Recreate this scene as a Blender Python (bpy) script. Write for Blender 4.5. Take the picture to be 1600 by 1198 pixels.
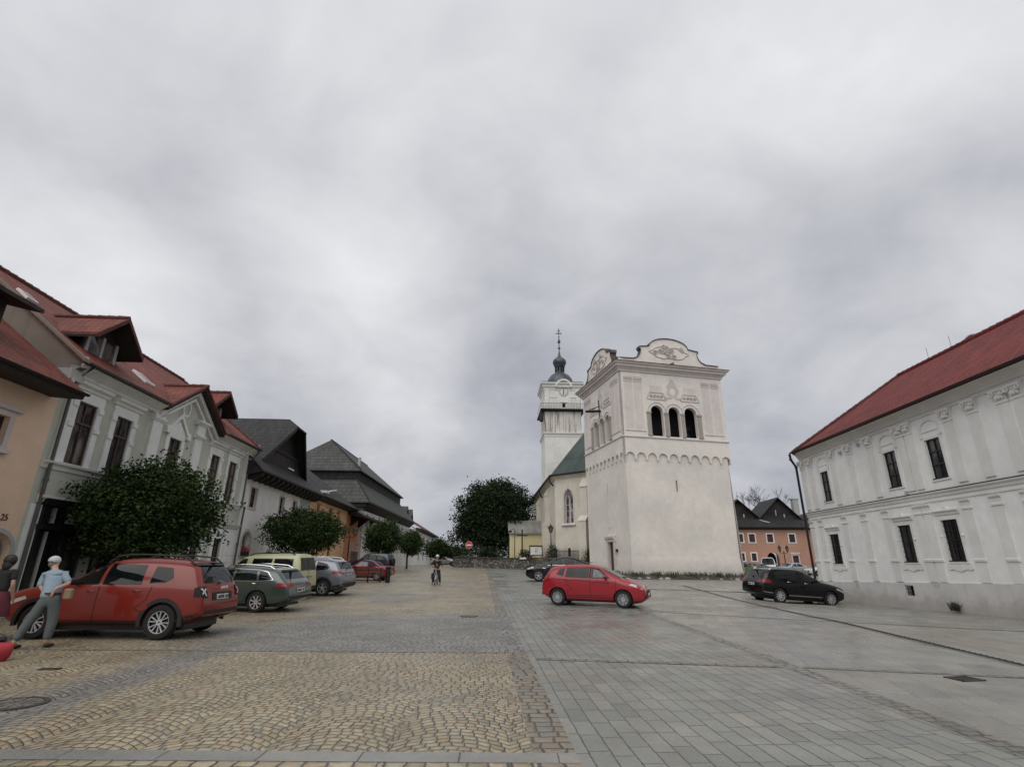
import bpy, bmesh, math, random
import numpy as np
from mathutils import Vector, Matrix
from mathutils.geometry import delaunay_2d_cdt
random.seed(7); rng = np.random.default_rng(11)
R = math.radians
for o in list(bpy.data.objects): bpy.data.objects.remove(o)
S = bpy.context.scene
COL = S.collection
# ------------------------------------------------------------------ camera
PITCH = math.atan(280.0 / 820.0); ROLL = R(0.4)
cam_d = bpy.data.cameras.new('camera'); cam = bpy.data.objects.new('camera', cam_d); COL.objects.link(cam)
cam_d.sensor_fit = 'HORIZONTAL'; cam_d.sensor_width = 36.0; cam_d.lens = 36.0 * 820.0 / 1600.0
cam_d.clip_start = 0.05; cam_d.clip_end = 3000.0
fw = Vector((0, math.cos(PITCH), math.sin(PITCH))); u0 = Vector((0, -math.sin(PITCH), math.cos(PITCH))); r0 = Vector((1, 0, 0))
rt = r0 * math.cos(ROLL) + u0 * math.sin(ROLL); up = u0 * math.cos(ROLL) - r0 * math.sin(ROLL)
cam.matrix_world = Matrix(((rt.x, up.x, -fw.x, 0), (rt.y, up.y, -fw.y, 0), (rt.z, up.z, -fw.z, 1.6), (0, 0, 0, 1)))
S.camera = cam
# ------------------------------------------------------------------ node helpers
def sock(nt, v, inp):
    if isinstance(v, bpy.types.NodeSocket): nt.links.new(v, inp)
    elif v is not None:
        if inp.type == 'RGBA' and len(v) == 3: v = (*v, 1)
        inp.default_value = v
class N:
    def __init__(s, nt): s.nt = nt
    def new(s, t, **k):
        n = s.nt.nodes.new(t)
        for a, b in k.items(): setattr(n, a, b)
        return n
    def m(s, op, a, b=None, c=None):
        n = s.new('ShaderNodeMath', operation=op)
        for i, v in enumerate((a, b, c)):
            if v is not None: sock(s.nt, v, n.inputs[i])
        return n.outputs[0]
    def mix(s, f, a, b, bt='MIX'):
        n = s.new('ShaderNodeMix', data_type='RGBA', blend_type=bt)
        sock(s.nt, f, n.inputs[0]); sock(s.nt, a, n.inputs[6]); sock(s.nt, b, n.inputs[7]); return n.outputs[2]
    def noise(s, vec, scale, detail=3, rough=.55, dist=0, col=False):
        n = s.new('ShaderNodeTexNoise'); sock(s.nt, vec, n.inputs['Vector'])
        n.inputs['Scale'].default_value = scale; n.inputs['Detail'].default_value = detail
        n.inputs['Roughness'].default_value = rough; n.inputs['Distortion'].default_value = dist
        return n.outputs['Color' if col else 'Fac']
    def rng(s, v, a, b, c=0., d=1., smooth=True):
        n = s.new('ShaderNodeMapRange', interpolation_type='SMOOTHSTEP' if smooth else 'LINEAR')
        for i, x in enumerate((v, a, b, c, d)): sock(s.nt, x, n.inputs[i])
        return n.outputs[0]
    def ramp(s, v, stops):
        n = s.new('ShaderNodeValToRGB'); e = n.color_ramp.elements
        while len(e) < len(stops): e.new(.5)
        for x, (p, c) in zip(e, stops): x.position = p; x.color = (*c, 1)
        sock(s.nt, v, n.inputs[0]); return n.outputs[0]
    def xyz(s, x=0., y=0., z=0.):
        n = s.new('ShaderNodeCombineXYZ')
        for i, v in enumerate((x, y, z)): sock(s.nt, v, n.inputs[i])
        return n.outputs[0]
    def sep(s, v):
        n = s.new('ShaderNodeSeparateXYZ'); sock(s.nt, v, n.inputs[0]); return n.outputs
    def scale(s, v, k):
        n = s.new('ShaderNodeVectorMath', operation='MULTIPLY'); sock(s.nt, v, n.inputs[0]); n.inputs[1].default_value = k; return n.outputs[0]
    def vadd(s, a, b):
        n = s.new('ShaderNodeVectorMath', operation='ADD'); sock(s.nt, a, n.inputs[0]); sock(s.nt, b, n.inputs[1]); return n.outputs[0]
    def white(s, v):
        n = s.new('ShaderNodeTexWhiteNoise', noise_dimensions='3D'); sock(s.nt, v, n.inputs['Vector']); return n.outputs
    def pos(s): return s.new('ShaderNodeNewGeometry').outputs['Position']
    def uv(s): return s.new('ShaderNodeUVMap').outputs[0]
    def obj(s): return s.new('ShaderNodeTexCoord').outputs['Object']
    def bump(s, h, strength, dist):
        n = s.new('ShaderNodeBump'); sock(s.nt, h, n.inputs['Height']); n.inputs['Strength'].default_value = strength
        n.inputs['Distance'].default_value = dist; return n.outputs[0]
# ------------------------------------------------------------------ world: overcast sky
SUN_EL, SUN_AZ = R(50), R(200)
W = bpy.data.worlds.new('World'); S.world = W; W.use_nodes = True
wn = N(W.node_tree); W.node_tree.nodes.clear()
d = wn.new('ShaderNodeTexCoord').outputs['Generated']
dx, dy, dz = wn.sep(d)
zc = wn.m('MAXIMUM', dz, 0.0)
k = wn.m('DIVIDE', 1.0, wn.m('ADD', zc, 0.42))
cp = wn.xyz(wn.m('MULTIPLY', dx, k), wn.m('MULTIPLY', dy, k), 0.0)
n1 = wn.noise(wn.vadd(cp, (3.1, 1.7, 0)), 1.3, 5, .5, .5)
n2 = wn.noise(wn.vadd(cp, (7.3, -4.0, 2)), 3.4, 5, .5, .8)
n3 = wn.noise(wn.vadd(cp, (1.3, 9.0, 5)), 9., 4, .55, .5)
def blob(px, py, pz, r):   # soft patch of thinner or thicker cloud about a compass direction
    n = wn.new('ShaderNodeVectorMath', operation='DOT_PRODUCT'); sock(W.node_tree, d, n.inputs[0])
    n.inputs[1].default_value = Vector((px, py, pz)).normalized(); return wn.rng(n.outputs['Value'], math.cos(r), 1.0)
v = wn.m('ADD', wn.m('MULTIPLY', wn.m('SUBTRACT', n1, .5), .95), wn.m('ADD', wn.m('MULTIPLY', wn.m('SUBTRACT', n2, .5), .44), wn.m('MULTIPLY', wn.m('SUBTRACT', n3, .5), .16)))
v = wn.m('ADD', v, wn.rng(zc, .0, .85, .36, .90, smooth=False))
for (bx, by, bz, br, ba) in [(-1.0, 1, .38, .32, .34), (-.30, 1, .46, .26, .16), (.02, 1, .34, .16, -.16), (1.1, 1, .28, .35, .20), (.36, 1, .14, .14, .14), (.5, 1, .50, .34, -.14), (-.35, 1, .22, .16, -.06)]:
    v = wn.m('ADD', v, wn.m('MULTIPLY', blob(bx, by, bz, br), ba))
sky = wn.ramp(v, [(0., (.205, .215, .245)), (.28, (.275, .285, .32)), (.50, (.375, .382, .415)), (.72, (.485, .49, .515)), (1., (.615, .618, .635))])
nis = wn.new('ShaderNodeTexSky', sky_type='NISHITA'); nis.sun_disc = False
nis.sun_elevation = SUN_EL; nis.sun_rotation = SUN_AZ; nis.dust_density = 3.0
nsc = wn.scale(nis.outputs[0], (.06, .06, .06))
tot = wn.mix(.04, sky, nsc)
bg = wn.new('ShaderNodeBackground'); sock(W.node_tree, tot, bg.inputs[0]); bg.inputs[1].default_value = 1.0
wo = wn.new('ShaderNodeOutputWorld'); W.node_tree.links.new(bg.outputs[0], wo.inputs[0])
# ------------------------------------------------------------------ sun through cloud
sd = bpy.data.lights.new('sun', 'SUN'); sd.energy = 1.3; sd.angle = R(70); sd.color = (1, .97, .93)
so = bpy.data.objects.new('sun', sd); COL.objects.link(so)
tosun = Vector((math.sin(SUN_AZ) * math.cos(SUN_EL), math.cos(SUN_AZ) * math.cos(SUN_EL), math.sin(SUN_EL)))
so.rotation_euler = tosun.to_track_quat('Z', 'Y').to_euler()
S.view_settings.view_transform = 'Standard'; S.view_settings.look = 'None'; S.view_settings.gamma = 1; S.view_settings.exposure = 0.45
# ------------------------------------------------------------------ terrain height
def sst(a, b, t):
    t = min(1., max(0., (t - a) / (b - a))); return t * t * (3 - 2 * t)
def gz(x, y):
    z = 0. if y <= 19 else .019 * (min(y, 74) - 19)
    return z - .015 * min(16, max(0, x - 4)) * sst(16, 26, y) - .32 * sst(24, 29, x) * sst(50, 58, y) * (1 - sst(84, 92, y)) - .26 * math.exp(-(x - 15) ** 2 / 7 - (y - 28) ** 2 / 18)
# ------------------------------------------------------------------ mesh helpers
class MB:
    def __init__(s): s.v = []; s.f = []
    def add(s, vs, fs):
        b = len(s.v); s.v += [tuple(p) for p in vs]; s.f += [tuple(b + i for i in f) for f in fs]; return s
    def quad(s, a, b, c, d): return s.add([a, b, c, d], [(0, 1, 2, 3)])
    def hexa(s, p):  # 8 pts: bottom loop 4, top loop 4
        return s.add(p, [(0, 3, 2, 1), (4, 5, 6, 7), (0, 1, 5, 4), (1, 2, 6, 5), (2, 3, 7, 6), (3, 0, 4, 7)])
    def box(s, x0, x1, y0, y1, z0, z1):
        return s.hexa([(x0, y0, z0), (x1, y0, z0), (x1, y1, z0), (x0, y1, z0), (x0, y0, z1), (x1, y0, z1), (x1, y1, z1), (x0, y1, z1)])
    def fbox(s, F, s0, s1, n0, n1, z0, z1):
        P = F.P; return s.hexa([P(s0, n0, z0), P(s1, n0, z0), P(s1, n1, z0), P(s0, n1, z0), P(s0, n0, z1), P(s1, n0, z1), P(s1, n1, z1), P(s0, n1, z1)])
    def loft(s, loops, cap=True, close=True):
        n = len(loops[0]); b = len(s.v)
        for l in loops: s.v += [tuple(p) for p in l]
        m = n if close else n - 1
        for i in range(len(loops) - 1):
            for j in range(m):
                k = (j + 1) % n; s.f.append((b + i * n + j, b + i * n + k, b + (i + 1) * n + k, b + (i + 1) * n + j))
        if cap:
            s.f.append(tuple(b + j for j in reversed(range(n)))); e = b + (len(loops) - 1) * n; s.f.append(tuple(e + j for j in range(n)))
        return s
    def prof(s, F, s0, s1, pts, flat=True):  # closed profile (n,z) along the facade
        return s.loft([[F.P(s0, n, z) for n, z in pts], [F.P(s1, n, z) for n, z in pts]])
    def tube(s, pts, r, n=8):
        if not isinstance(r, (list, tuple)): r = [r] * len(pts)
        loops = []; pts = [Vector(p) for p in pts]
        for i, p in enumerate(pts):
            t = (pts[min(i + 1, len(pts) - 1)] - pts[max(i - 1, 0)]).normalized()
            a = t.cross(Vector((0, 0, 1)) if abs(t.z) < .95 else Vector((1, 0, 0))).normalized(); b = t.cross(a)
            loops.append([p + (a * math.cos(2 * math.pi * j / n) + b * math.sin(2 * math.pi * j / n)) * r[i] for j in range(n)])
        return s.loft(loops)
    def lathe(s, c, prof, n=24, axis='z', cap=True):  # prof: (radius, height)
        loops = []
        for r, h in prof:
            L = []
            for j in range(n):
                a = 2 * math.pi * j / n; x, y = r * math.cos(a), r * math.sin(a)
                L.append((c[0] + x, c[1] + y, c[2] + h) if axis == 'z' else (c[0] + x, c[1] + h, c[2] + y))
            loops.append(L)
        return s.loft(loops, cap=cap)
    def sphere(s, c, r, n=12, m=8, sq=(1, 1, 1)):
        return s.add(*_sph(c, r, n, m, sq))
def _sph(c, r, n, m, sq):
    vs = []; fs = []
    for i in range(m + 1):
        t = math.pi * i / m
        for j in range(n):
            a = 2 * math.pi * j / n; vs.append((c[0] + r * sq[0] * math.sin(t) * math.cos(a), c[1] + r * sq[1] * math.sin(t) * math.sin(a), c[2] + r * sq[2] * math.cos(t)))
    for i in range(m):
        for j in range(n):
            k = (j + 1) % n; fs.append((i * n + j, i * n + k, (i + 1) * n + k, (i + 1) * n + j))
    return vs, fs
class Fr:   # facade frame: s along the wall, n outward, z up
    def __init__(s, o, az, side):
        s.o = Vector((o[0], o[1], 0)); a = R(az); s.es = Vector((math.sin(a), math.cos(a), 0)); s.en = Vector((math.cos(a), -math.sin(a), 0)) * side
    def P(s, t, n, z): return s.o + s.es * t + s.en * n + Vector((0, 0, z))
def inpoly(x, y, P):
    c = False; j = len(P) - 1
    for i in range(len(P)):
        if (P[i][1] > y) != (P[j][1] > y) and x < (P[j][0] - P[i][0]) * (y - P[i][1]) / (P[j][1] - P[i][1]) + P[i][0]: c = not c
        j = i
    return c
def cdt(outline, holes=(), step=None):
    vs = []; es = []
    for L in [outline] + list(holes):
        b = len(vs); L2 = []
        for i, p in enumerate(L):
            q = L[(i + 1) % len(L)]; k = 1
            if step: k = max(1, int(math.hypot(q[0] - p[0], q[1] - p[1]) / step))
            for a in range(k): L2.append((p[0] + (q[0] - p[0]) * a / k, p[1] + (q[1] - p[1]) * a / k))
        vs += L2; es += [(b + i, b + (i + 1) % len(L2)) for i in range(len(L2))]
    if step:
        xs = [p[0] for p in outline]; ys = [p[1] for p in outline]; x = min(xs) + step / 2
        while x < max(xs):
            y = min(ys) + step / 2
            while y < max(ys):
                if inpoly(x, y, outline) and not any(inpoly(x, y, h) for h in holes): vs.append((x, y))
                y += step
            x += step
    ov, oe, of = delaunay_2d_cdt([Vector(p) for p in vs], es, [], 0, 1e-6)[:3]
    fs = []
    for f in of:
        cx = sum(ov[i][0] for i in f) / len(f); cy = sum(ov[i][1] for i in f) / len(f)
        if inpoly(cx, cy, outline) and not any(inpoly(cx, cy, h) for h in holes): fs.append(tuple(f))
    return [(p[0], p[1]) for p in ov], fs
def rect(a, b, c, d): return [(a, c), (b, c), (b, d), (a, d)]
def arch(a, b, z0, zs, n=10, rise=None):   # arched opening: springing zs
    r = (b - a) / 2; rise = r if rise is None else rise; c = (a + b) / 2
    return [(a, z0), (b, z0)] + [(c + r * math.cos(math.pi * i / n), zs + rise * math.sin(math.pi * i / n)) for i in range(n + 1)]
def wall(mb, F, outline, holes=(), n=0., depth=.22):
    vs, fs = cdt(outline, holes); mb.add([F.P(a, n, z) for a, z in vs], fs)
    for h in holes:
        L = [F.P(a, n, z) for a, z in h]; L2 = [F.P(a, n - depth, z) for a, z in h]; m = len(h)
        mb.add(L + L2, [(i, (i + 1) % m, m + (i + 1) % m, m + i) for i in range(m)])
def plate(mb, F, outline, n0, n1, holes=()):  # solid slab shape on the wall between offsets n0<n1
    vs, fs = cdt(outline, holes); mb.add([F.P(a, n1, z) for a, z in vs], fs)
    for h in [outline] + list(holes):
        m = len(h); mb.add([F.P(a, n0, z) for a, z in h] + [F.P(a, n1, z) for a, z in h], [(i, (i + 1) % m, m + (i + 1) % m, m + i) for i in range(m)])
def grow(P, d):   # offset loop outwards (ccw)
    n = len(P); out = []
    ar = sum(P[i][0] * P[(i + 1) % n][1] - P[(i + 1) % n][0] * P[i][1] for i in range(n)); sg = 1 if ar > 0 else -1
    for i in range(n):
        a, b, c = Vector(P[i - 1]), Vector(P[i]), Vector(P[(i + 1) % n])
        e1 = (b - a); e2 = (c - b)
        if e1.length < 1e-6: e1 = e2
        if e2.length < 1e-6: e2 = e1
        n1 = Vector((e1.y, -e1.x)).normalized() * sg; n2 = Vector((e2.y, -e2.x)).normalized() * sg
        m = (n1 + n2); m = m / max(.3, m.length_squared) * 2 if m.length > 1e-6 else n1
        out.append((b.x + m.x * d, b.y + m.y * d))
    return out
def rootof(p):
    while p.parent: p = p.parent
    return p
def smooth(me, ang=35):
    me.polygons.foreach_set('use_smooth', [True] * len(me.polygons)); me.set_sharp_from_angle(angle=R(ang))
def mkmesh(name, vs, fs, uvs=True):
    me = bpy.data.meshes.new(name); me.from_pydata(vs, [], fs); me.update()
    if uvs and len(me.polygons):
        nl = len(me.loops); co = np.empty(len(me.vertices) * 3); me.vertices.foreach_get('co', co); co = co.reshape(-1, 3)
        vi = np.empty(nl, int); me.loops.foreach_get('vertex_index', vi)
        nn = np.empty(len(me.polygons) * 3); me.polygons.foreach_get('normal', nn); nn = nn.reshape(-1, 3)
        lt = np.empty(len(me.polygons), int); me.polygons.foreach_get('loop_total', lt); nn = np.repeat(nn, lt, 0)
        nn[nn[:, 2] < 0] *= -1
        t = np.stack([-nn[:, 1], nn[:, 0], np.zeros(nl)], 1); l = np.linalg.norm(t, axis=1); flat = l < .02
        t[flat] = (1, 0, 0); l[flat] = 1; t /= l[:, None]; b = np.cross(nn, t); p = co[vi]
        # keep one sign for opposite walls so that the texture does not matter
        uv = np.stack([(p * t).sum(1), (p * b).sum(1)], 1)
        me.uv_layers.new(name='UVMap').data.foreach_set('uv', uv.ravel())
    return me
def obj(name, mb, mat, parent=None, sm=None, world=True):
    vs, fs = (mb.v, mb.f) if isinstance(mb, MB) else mb
    loc = Vector((0, 0, 0))
    if parent is not None and world: loc = rootof(parent).location
    vs = [(p[0] - loc[0], p[1] - loc[1], p[2] - loc[2]) for p in vs]
    me = mkmesh(name, vs, fs)
    if mat: me.materials.append(mat)
    if sm: smooth(me, sm)
    o = bpy.data.objects.new(name, me); COL.objects.link(o)
    if parent is not None: o.parent = parent
    return o
def tag(o, label=None, cat=None, group=None, kind=None):
    if label: o['label'] = label
    if cat: o['category'] = cat
    if group: o['group'] = group
    if kind: o['kind'] = kind
    return o
def thing(name, label, cat, loc=(0, 0, 0), rotz=0, group=None):
    o = bpy.data.objects.new(name, None); COL.objects.link(o); o.empty_display_size = .3
    o.location = loc; o.rotation_euler = (0, 0, rotz); return tag(o, label, cat, group)
def solo(name, mb, mat, label, cat, loc, group=None, sm=None):   # a thing that is one mesh, world coordinates given
    o = obj(name, MB().add([(p[0] - loc[0], p[1] - loc[1], p[2] - loc[2]) for p in mb.v], mb.f), mat, None, sm); o.location = loc
    return tag(o, label, cat, group)
def struct(name, mb, mat, sm=None, kind='structure', label=None, cat=None):
    o = obj(name, mb, mat, None, sm); return tag(o, label, cat, None, kind)
def bake(o):   # replace modifiers by their result
    bpy.context.view_layer.update(); dg = bpy.context.evaluated_depsgraph_get()
    me = bpy.data.meshes.new_from_object(o.evaluated_get(dg)); o.modifiers.clear(); o.data = me; return o
# ------------------------------------------------------------------ materials
def mat(name):
    m = bpy.data.materials.new(name); m.use_nodes = True; n = N(m.node_tree); m.node_tree.nodes.clear()
    b = n.new('ShaderNodeBsdfPrincipled'); o = n.new('ShaderNodeOutputMaterial'); m.node_tree.links.new(b.outputs[0], o.inputs[0])
    return m, n, b
def sset(n, b, **k):
    for a, v in k.items(): sock(n.nt, v, b.inputs[a.replace('_', ' ')])
def plain(name, c, rough=.6, metal=0., var=.12, scale=3., spec=.5, bump=0.):
    m, n, b = mat(name); p = n.obj(); f = n.noise(p, scale, 4)
    k = n.rng(f, .25, .75, 1 - var, 1 + var); sset(n, b, Base_Color=n.mix(1., (*c,), n.xyz(k, k, k), 'MULTIPLY'), Roughness=n.rng(f, .2, .8, rough * .9, min(1, rough * 1.1)), Metallic=metal)
    b.inputs['Specular IOR Level'].default_value = spec
    if bump: sset(n, b, Normal=n.bump(n.noise(p, scale * 8, 4), .5, bump))
    return m
def stucco(name, c, dirt=.25, dcol=(.16, .14, .12), streak=.3, zfade=None, bumpd=.006, sr=(.52, .8)):
    c = tuple(min(.80, x * 1.25) for x in c); m, n, b = mat(name); p = n.pos()
    a = n.noise(p, .35, 5, .6); e = n.noise(p, 2.2, 5, .6); st = n.noise(n.scale(p, (3.2, 3.2, .22)), 1., 4, .6)
    k = n.rng(a, .3, .7, .90, 1.05); col = n.mix(1., (*c,), n.xyz(k, k, k), 'MULTIPLY')
    k2 = n.rng(e, .3, .75, .95, 1.04); col = n.mix(1., col, n.xyz(k2, k2, k2), 'MULTIPLY')
    col = n.mix(n.m('MULTIPLY', n.rng(st, sr[0], sr[1]), streak), col, dcol)
    col = n.mix(n.m('MULTIPLY', n.m('MULTIPLY', n.rng(n.noise(p, .8, 6, .65), .55, .75), n.rng(e, .4, .6)), dirt), col, dcol)
    if zfade:   # grime band of a real height at the wall's foot: (z0, z1, amount)
        z = n.sep(p)[2]; w = n.m('ADD', z, n.m('MULTIPLY', n.m('SUBTRACT', n.noise(p, 1.3, 5, .65), .5), 1.3))
        col = n.mix(n.m('MULTIPLY', n.rng(w, zfade[0], zfade[1], 1., 0.), zfade[2]), col, zfade[3] if len(zfade) > 3 else dcol)
    sset(n, b, Base_Color=col, Roughness=.92, Normal=n.bump(n.m('ADD', n.noise(p, 28, 3), n.m('MULTIPLY', e, 2.)), .5, bumpd))
    b.inputs['Specular IOR Level'].default_value = .2
    return m
def tiles(name, c1, c2, rw=.22, rh=.33, dark=.35, rough=.75, moss=None, bumpd=.03, stagger=.5, wavy=True, colk=.8):
    m, n, b = mat(name); u, v, _ = n.sep(n.uv())
    rr = n.m('DIVIDE', v, rh); row = n.m('FLOOR', rr); fy = n.m('FRACT', rr)
    cc = n.m('ADD', n.m('DIVIDE', u, rw), n.m('MULTIPLY', n.m('MODULO', row, 2.), stagger)); colm = n.m('FLOOR', cc); fx = n.m('FRACT', cc)
    wv = n.white(n.xyz(colm, row, 3.))[0]
    col = n.mix(wv, c1, c2); p = n.pos()
    k = n.rng(n.noise(p, .5, 5, .6), .3, .7, .82, 1.12); col = n.mix(1., col, n.xyz(k, k, k), 'MULTIPLY')
    if moss: col = n.mix(n.m('MULTIPLY', n.rng(n.noise(p, 1.1, 6, .7), .5, .75), .6), col, moss)
    edge = n.m('MULTIPLY', n.rng(fy, .0, .22, 1., 0.), n.rng(n.noise(n.xyz(n.m('MULTIPLY', u, .6), row, 0.), 1.7, 2), .2, .6, .55, 1.)); gx = n.rng(n.m('ABSOLUTE', n.m('SUBTRACT', fx, .5)), .42, .5)
    gap = n.m('MAXIMUM', n.m('MULTIPLY', edge, dark), n.m('MULTIPLY', gx, dark * colk))
    col = n.mix(gap, col, tuple(x * .25 for x in c1))
    h = n.m('ADD', n.m('SUBTRACT', 1., fy), n.m('MULTIPLY', wv, .25))
    if wavy: h = n.m('ADD', h, n.m('MULTIPLY', n.m('SINE', n.m('MULTIPLY', fx, math.pi)), .5))
    sset(n, b, Base_Color=col, Roughness=rough, Normal=n.bump(h, 1., bumpd)); b.inputs['Specular IOR Level'].default_value = .35
    return m
def paint(name, c, metal=0., rough=.28, coat=1., spec=.5):
    m, n, b = mat(name); p = n.obj()
    f = n.noise(p, 2.5, 3); z = n.sep(p)[2]
    dirt = n.m('MULTIPLY', n.rng(n.m('ADD', z, n.m('MULTIPLY', f, .35)), .75, .35), .12)
    sset(n, b, Base_Color=n.mix(dirt, (*c,), (.12, .11, .09)), Roughness=n.m('ADD', rough, n.m('MULTIPLY', dirt, .5)), Metallic=metal)
    b.inputs['Specular IOR Level'].default_value = spec; b.inputs['Coat Weight'].default_value = coat; b.inputs['Coat Roughness'].default_value = .06; return m
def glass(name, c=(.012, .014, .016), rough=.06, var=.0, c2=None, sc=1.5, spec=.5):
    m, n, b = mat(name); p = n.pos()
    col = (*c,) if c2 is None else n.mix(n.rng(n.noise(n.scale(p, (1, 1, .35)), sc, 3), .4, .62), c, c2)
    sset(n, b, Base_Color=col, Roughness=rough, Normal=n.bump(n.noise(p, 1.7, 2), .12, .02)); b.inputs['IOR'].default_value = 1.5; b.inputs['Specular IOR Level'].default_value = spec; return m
M = {}
M['sage'] = stucco('sage_plaster', (.37, .38, .325), .08); M['sagewhite'] = stucco('pale_trim_plaster', (.56, .57, .55), .12)
M['peach'] = stucco('peach_plaster', (.56, .42, .31), .06, streak=.12); M['white'] = stucco('white_plaster', (.60, .59, .56), .12, streak=.15)
M['apricot'] = stucco('apricot_plaster', (.62, .39, .23), .08); M['orange'] = stucco('orange_plaster', (.50, .21, .12), .2, dcol=(.30, .12, .07))
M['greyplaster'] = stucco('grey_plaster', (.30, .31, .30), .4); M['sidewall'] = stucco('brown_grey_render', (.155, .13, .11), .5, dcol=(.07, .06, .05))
M['pink'] = stucco('salmon_plaster', (.32, .185, .135), .15, dcol=(.28, .16, .11)); M['zv'] = stucco('rose_white_plaster', (.555, .525, .482), .15, dcol=(.42, .38, .35), streak=.14, zfade=(.6, 2.2, .45, (.36, .33, .29)))
M['zvgrey'] = stucco('sgraffito_grey', (.50, .455, .43), .25, dcol=(.42, .38, .36)); M['zvtrim'] = stucco('rose_stone_trim', (.46, .42, .40), .35, dcol=(.25, .22, .2))
M['colstone'] = stucco('weathered_column_stone', (.27, .245, .22), .3, dcol=(.16, .14, .12))
M['coping'] = plain('brown_metal_coping', (.055, .035, .032), .6); M['greyhair'] = plain('grey_hair', (.16, .15, .14), .8)
M['zvrelief'] = stucco('worn_relief_plaster', (.42, .38, .36), .5, dcol=(.5, .46, .44))
M['church'] = stucco('cream_church_plaster', (.50, .47, .405), .3, dcol=(.33, .29, .24), zfade=(2.2, 3.8, .7, (.30, .25, .2)))
M['churchtower'] = stucco('stained_white_plaster', (.56, .55, .51), .5, dcol=(.30, .28, .25), streak=.4)
M['streaked'] = stucco('rain_streaked_plaster', (.50, .48, .44), 1., dcol=(.15, .115, .09), streak=.85, sr=(.44, .68))
M['yellow'] = stucco('yellow_plaster', (.50, .44, .27), .4, dcol=(.3, .27, .2)); M['stone'] = stucco('grey_stone', (.27, .25, .235), .5, dcol=(.12, .11, .1), bumpd=.02)
M['rb'] = stucco('white_lime_plaster', (.62, .618, .60), .08, dcol=(.45, .43, .40), streak=.06); M['rbtrim'] = stucco('greyish_white_trim', (.55, .545, .52), .2, dcol=(.38, .36, .34), streak=.15)
M['rbplinth'] = stucco('stained_plinth', (.46, .45, .435), .6, dcol=(.28, .26, .24), zfade=(0., .7, .6, (.28, .25, .22)))
M['redtile'] = tiles('red_clay_tiles', (.125, .028, .020), (.20, .050, .033), .24, .34, .95, moss=(.10, .055, .045), bumpd=.05)
M['redtile2'] = tiles('brick_red_tiles', (.13, .020, .018), (.19, .034, .028), .26, .36, .9, bumpd=.05)
M['redtile3'] = tiles('dark_red_tiles', (.075, .024, .020), (.11, .038, .03), .24, .34, .5)
M['shingle'] = tiles('dark_wood_shingles', (.015, .015, .016), (.034, .034, .035), .13, .42, .95, bumpd=.05, wavy=False, colk=.25)
M['shingle2'] = tiles('grey_green_shingles', (.042, .044, .041), (.078, .080, .074), .14, .6, .8, bumpd=.05, wavy=False, colk=.25)
M['plank'] = tiles('black_wood_planks', (.018, .016, .015), (.036, .032, .030), .22, 9., .6, bumpd=.01, stagger=0, wavy=False)
M['copper'] = tiles('green_copper_sheet', (.024, .042, .037), (.042, .064, .055), .55, 7., .5, rough=.45, moss=(.08, .115, .10), stagger=0, wavy=False)
M['zinc'] = tiles('grey_zinc_sheet', (.19, .19, .175), (.25, .245, .225), .5, 9., .4, rough=.5, stagger=0, wavy=False)
M['lead'] = plain('dark_lead_sheet', (.060, .070, .085), .42, .3, .35, 1.2); M['iron'] = plain('black_iron', (.016, .016, .017), .5, .4)
M['wood'] = plain('dark_beam_wood', (.022, .018, .015), .8, 0, .3); M['brownwood'] = plain('brown_window_wood', (.050, .024, .018), .55, 0, .25)
M['doorwood'] = plain('weathered_brown_door', (.065, .038, .026), .7, 0, .35, 6.); M['gutter'] = plain('grey_metal_gutter', (.10, .10, .10), .45, .6)
M['darkgutter'] = plain('black_brown_gutter', (.025, .02, .02), .45, .4); M['whitepaint'] = plain('white_paint', (.62, .62, .60), .5)
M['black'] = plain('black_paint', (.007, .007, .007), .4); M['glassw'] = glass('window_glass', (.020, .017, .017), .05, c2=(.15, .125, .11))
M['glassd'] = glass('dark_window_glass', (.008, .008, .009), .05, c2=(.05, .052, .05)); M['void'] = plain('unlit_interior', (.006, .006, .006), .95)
M['redglass'] = plain('roof_window_blind', (.10, .05, .04), .3)
M['glassbr'] = glass('brown_curtained_glass', (.03, .012, .010), .1, c2=(.07, .025, .02))
M['dirt'] = plain('dark_soil', (.05, .042, .033), .95, 0, .4, 1.5, bump=.03)
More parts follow.
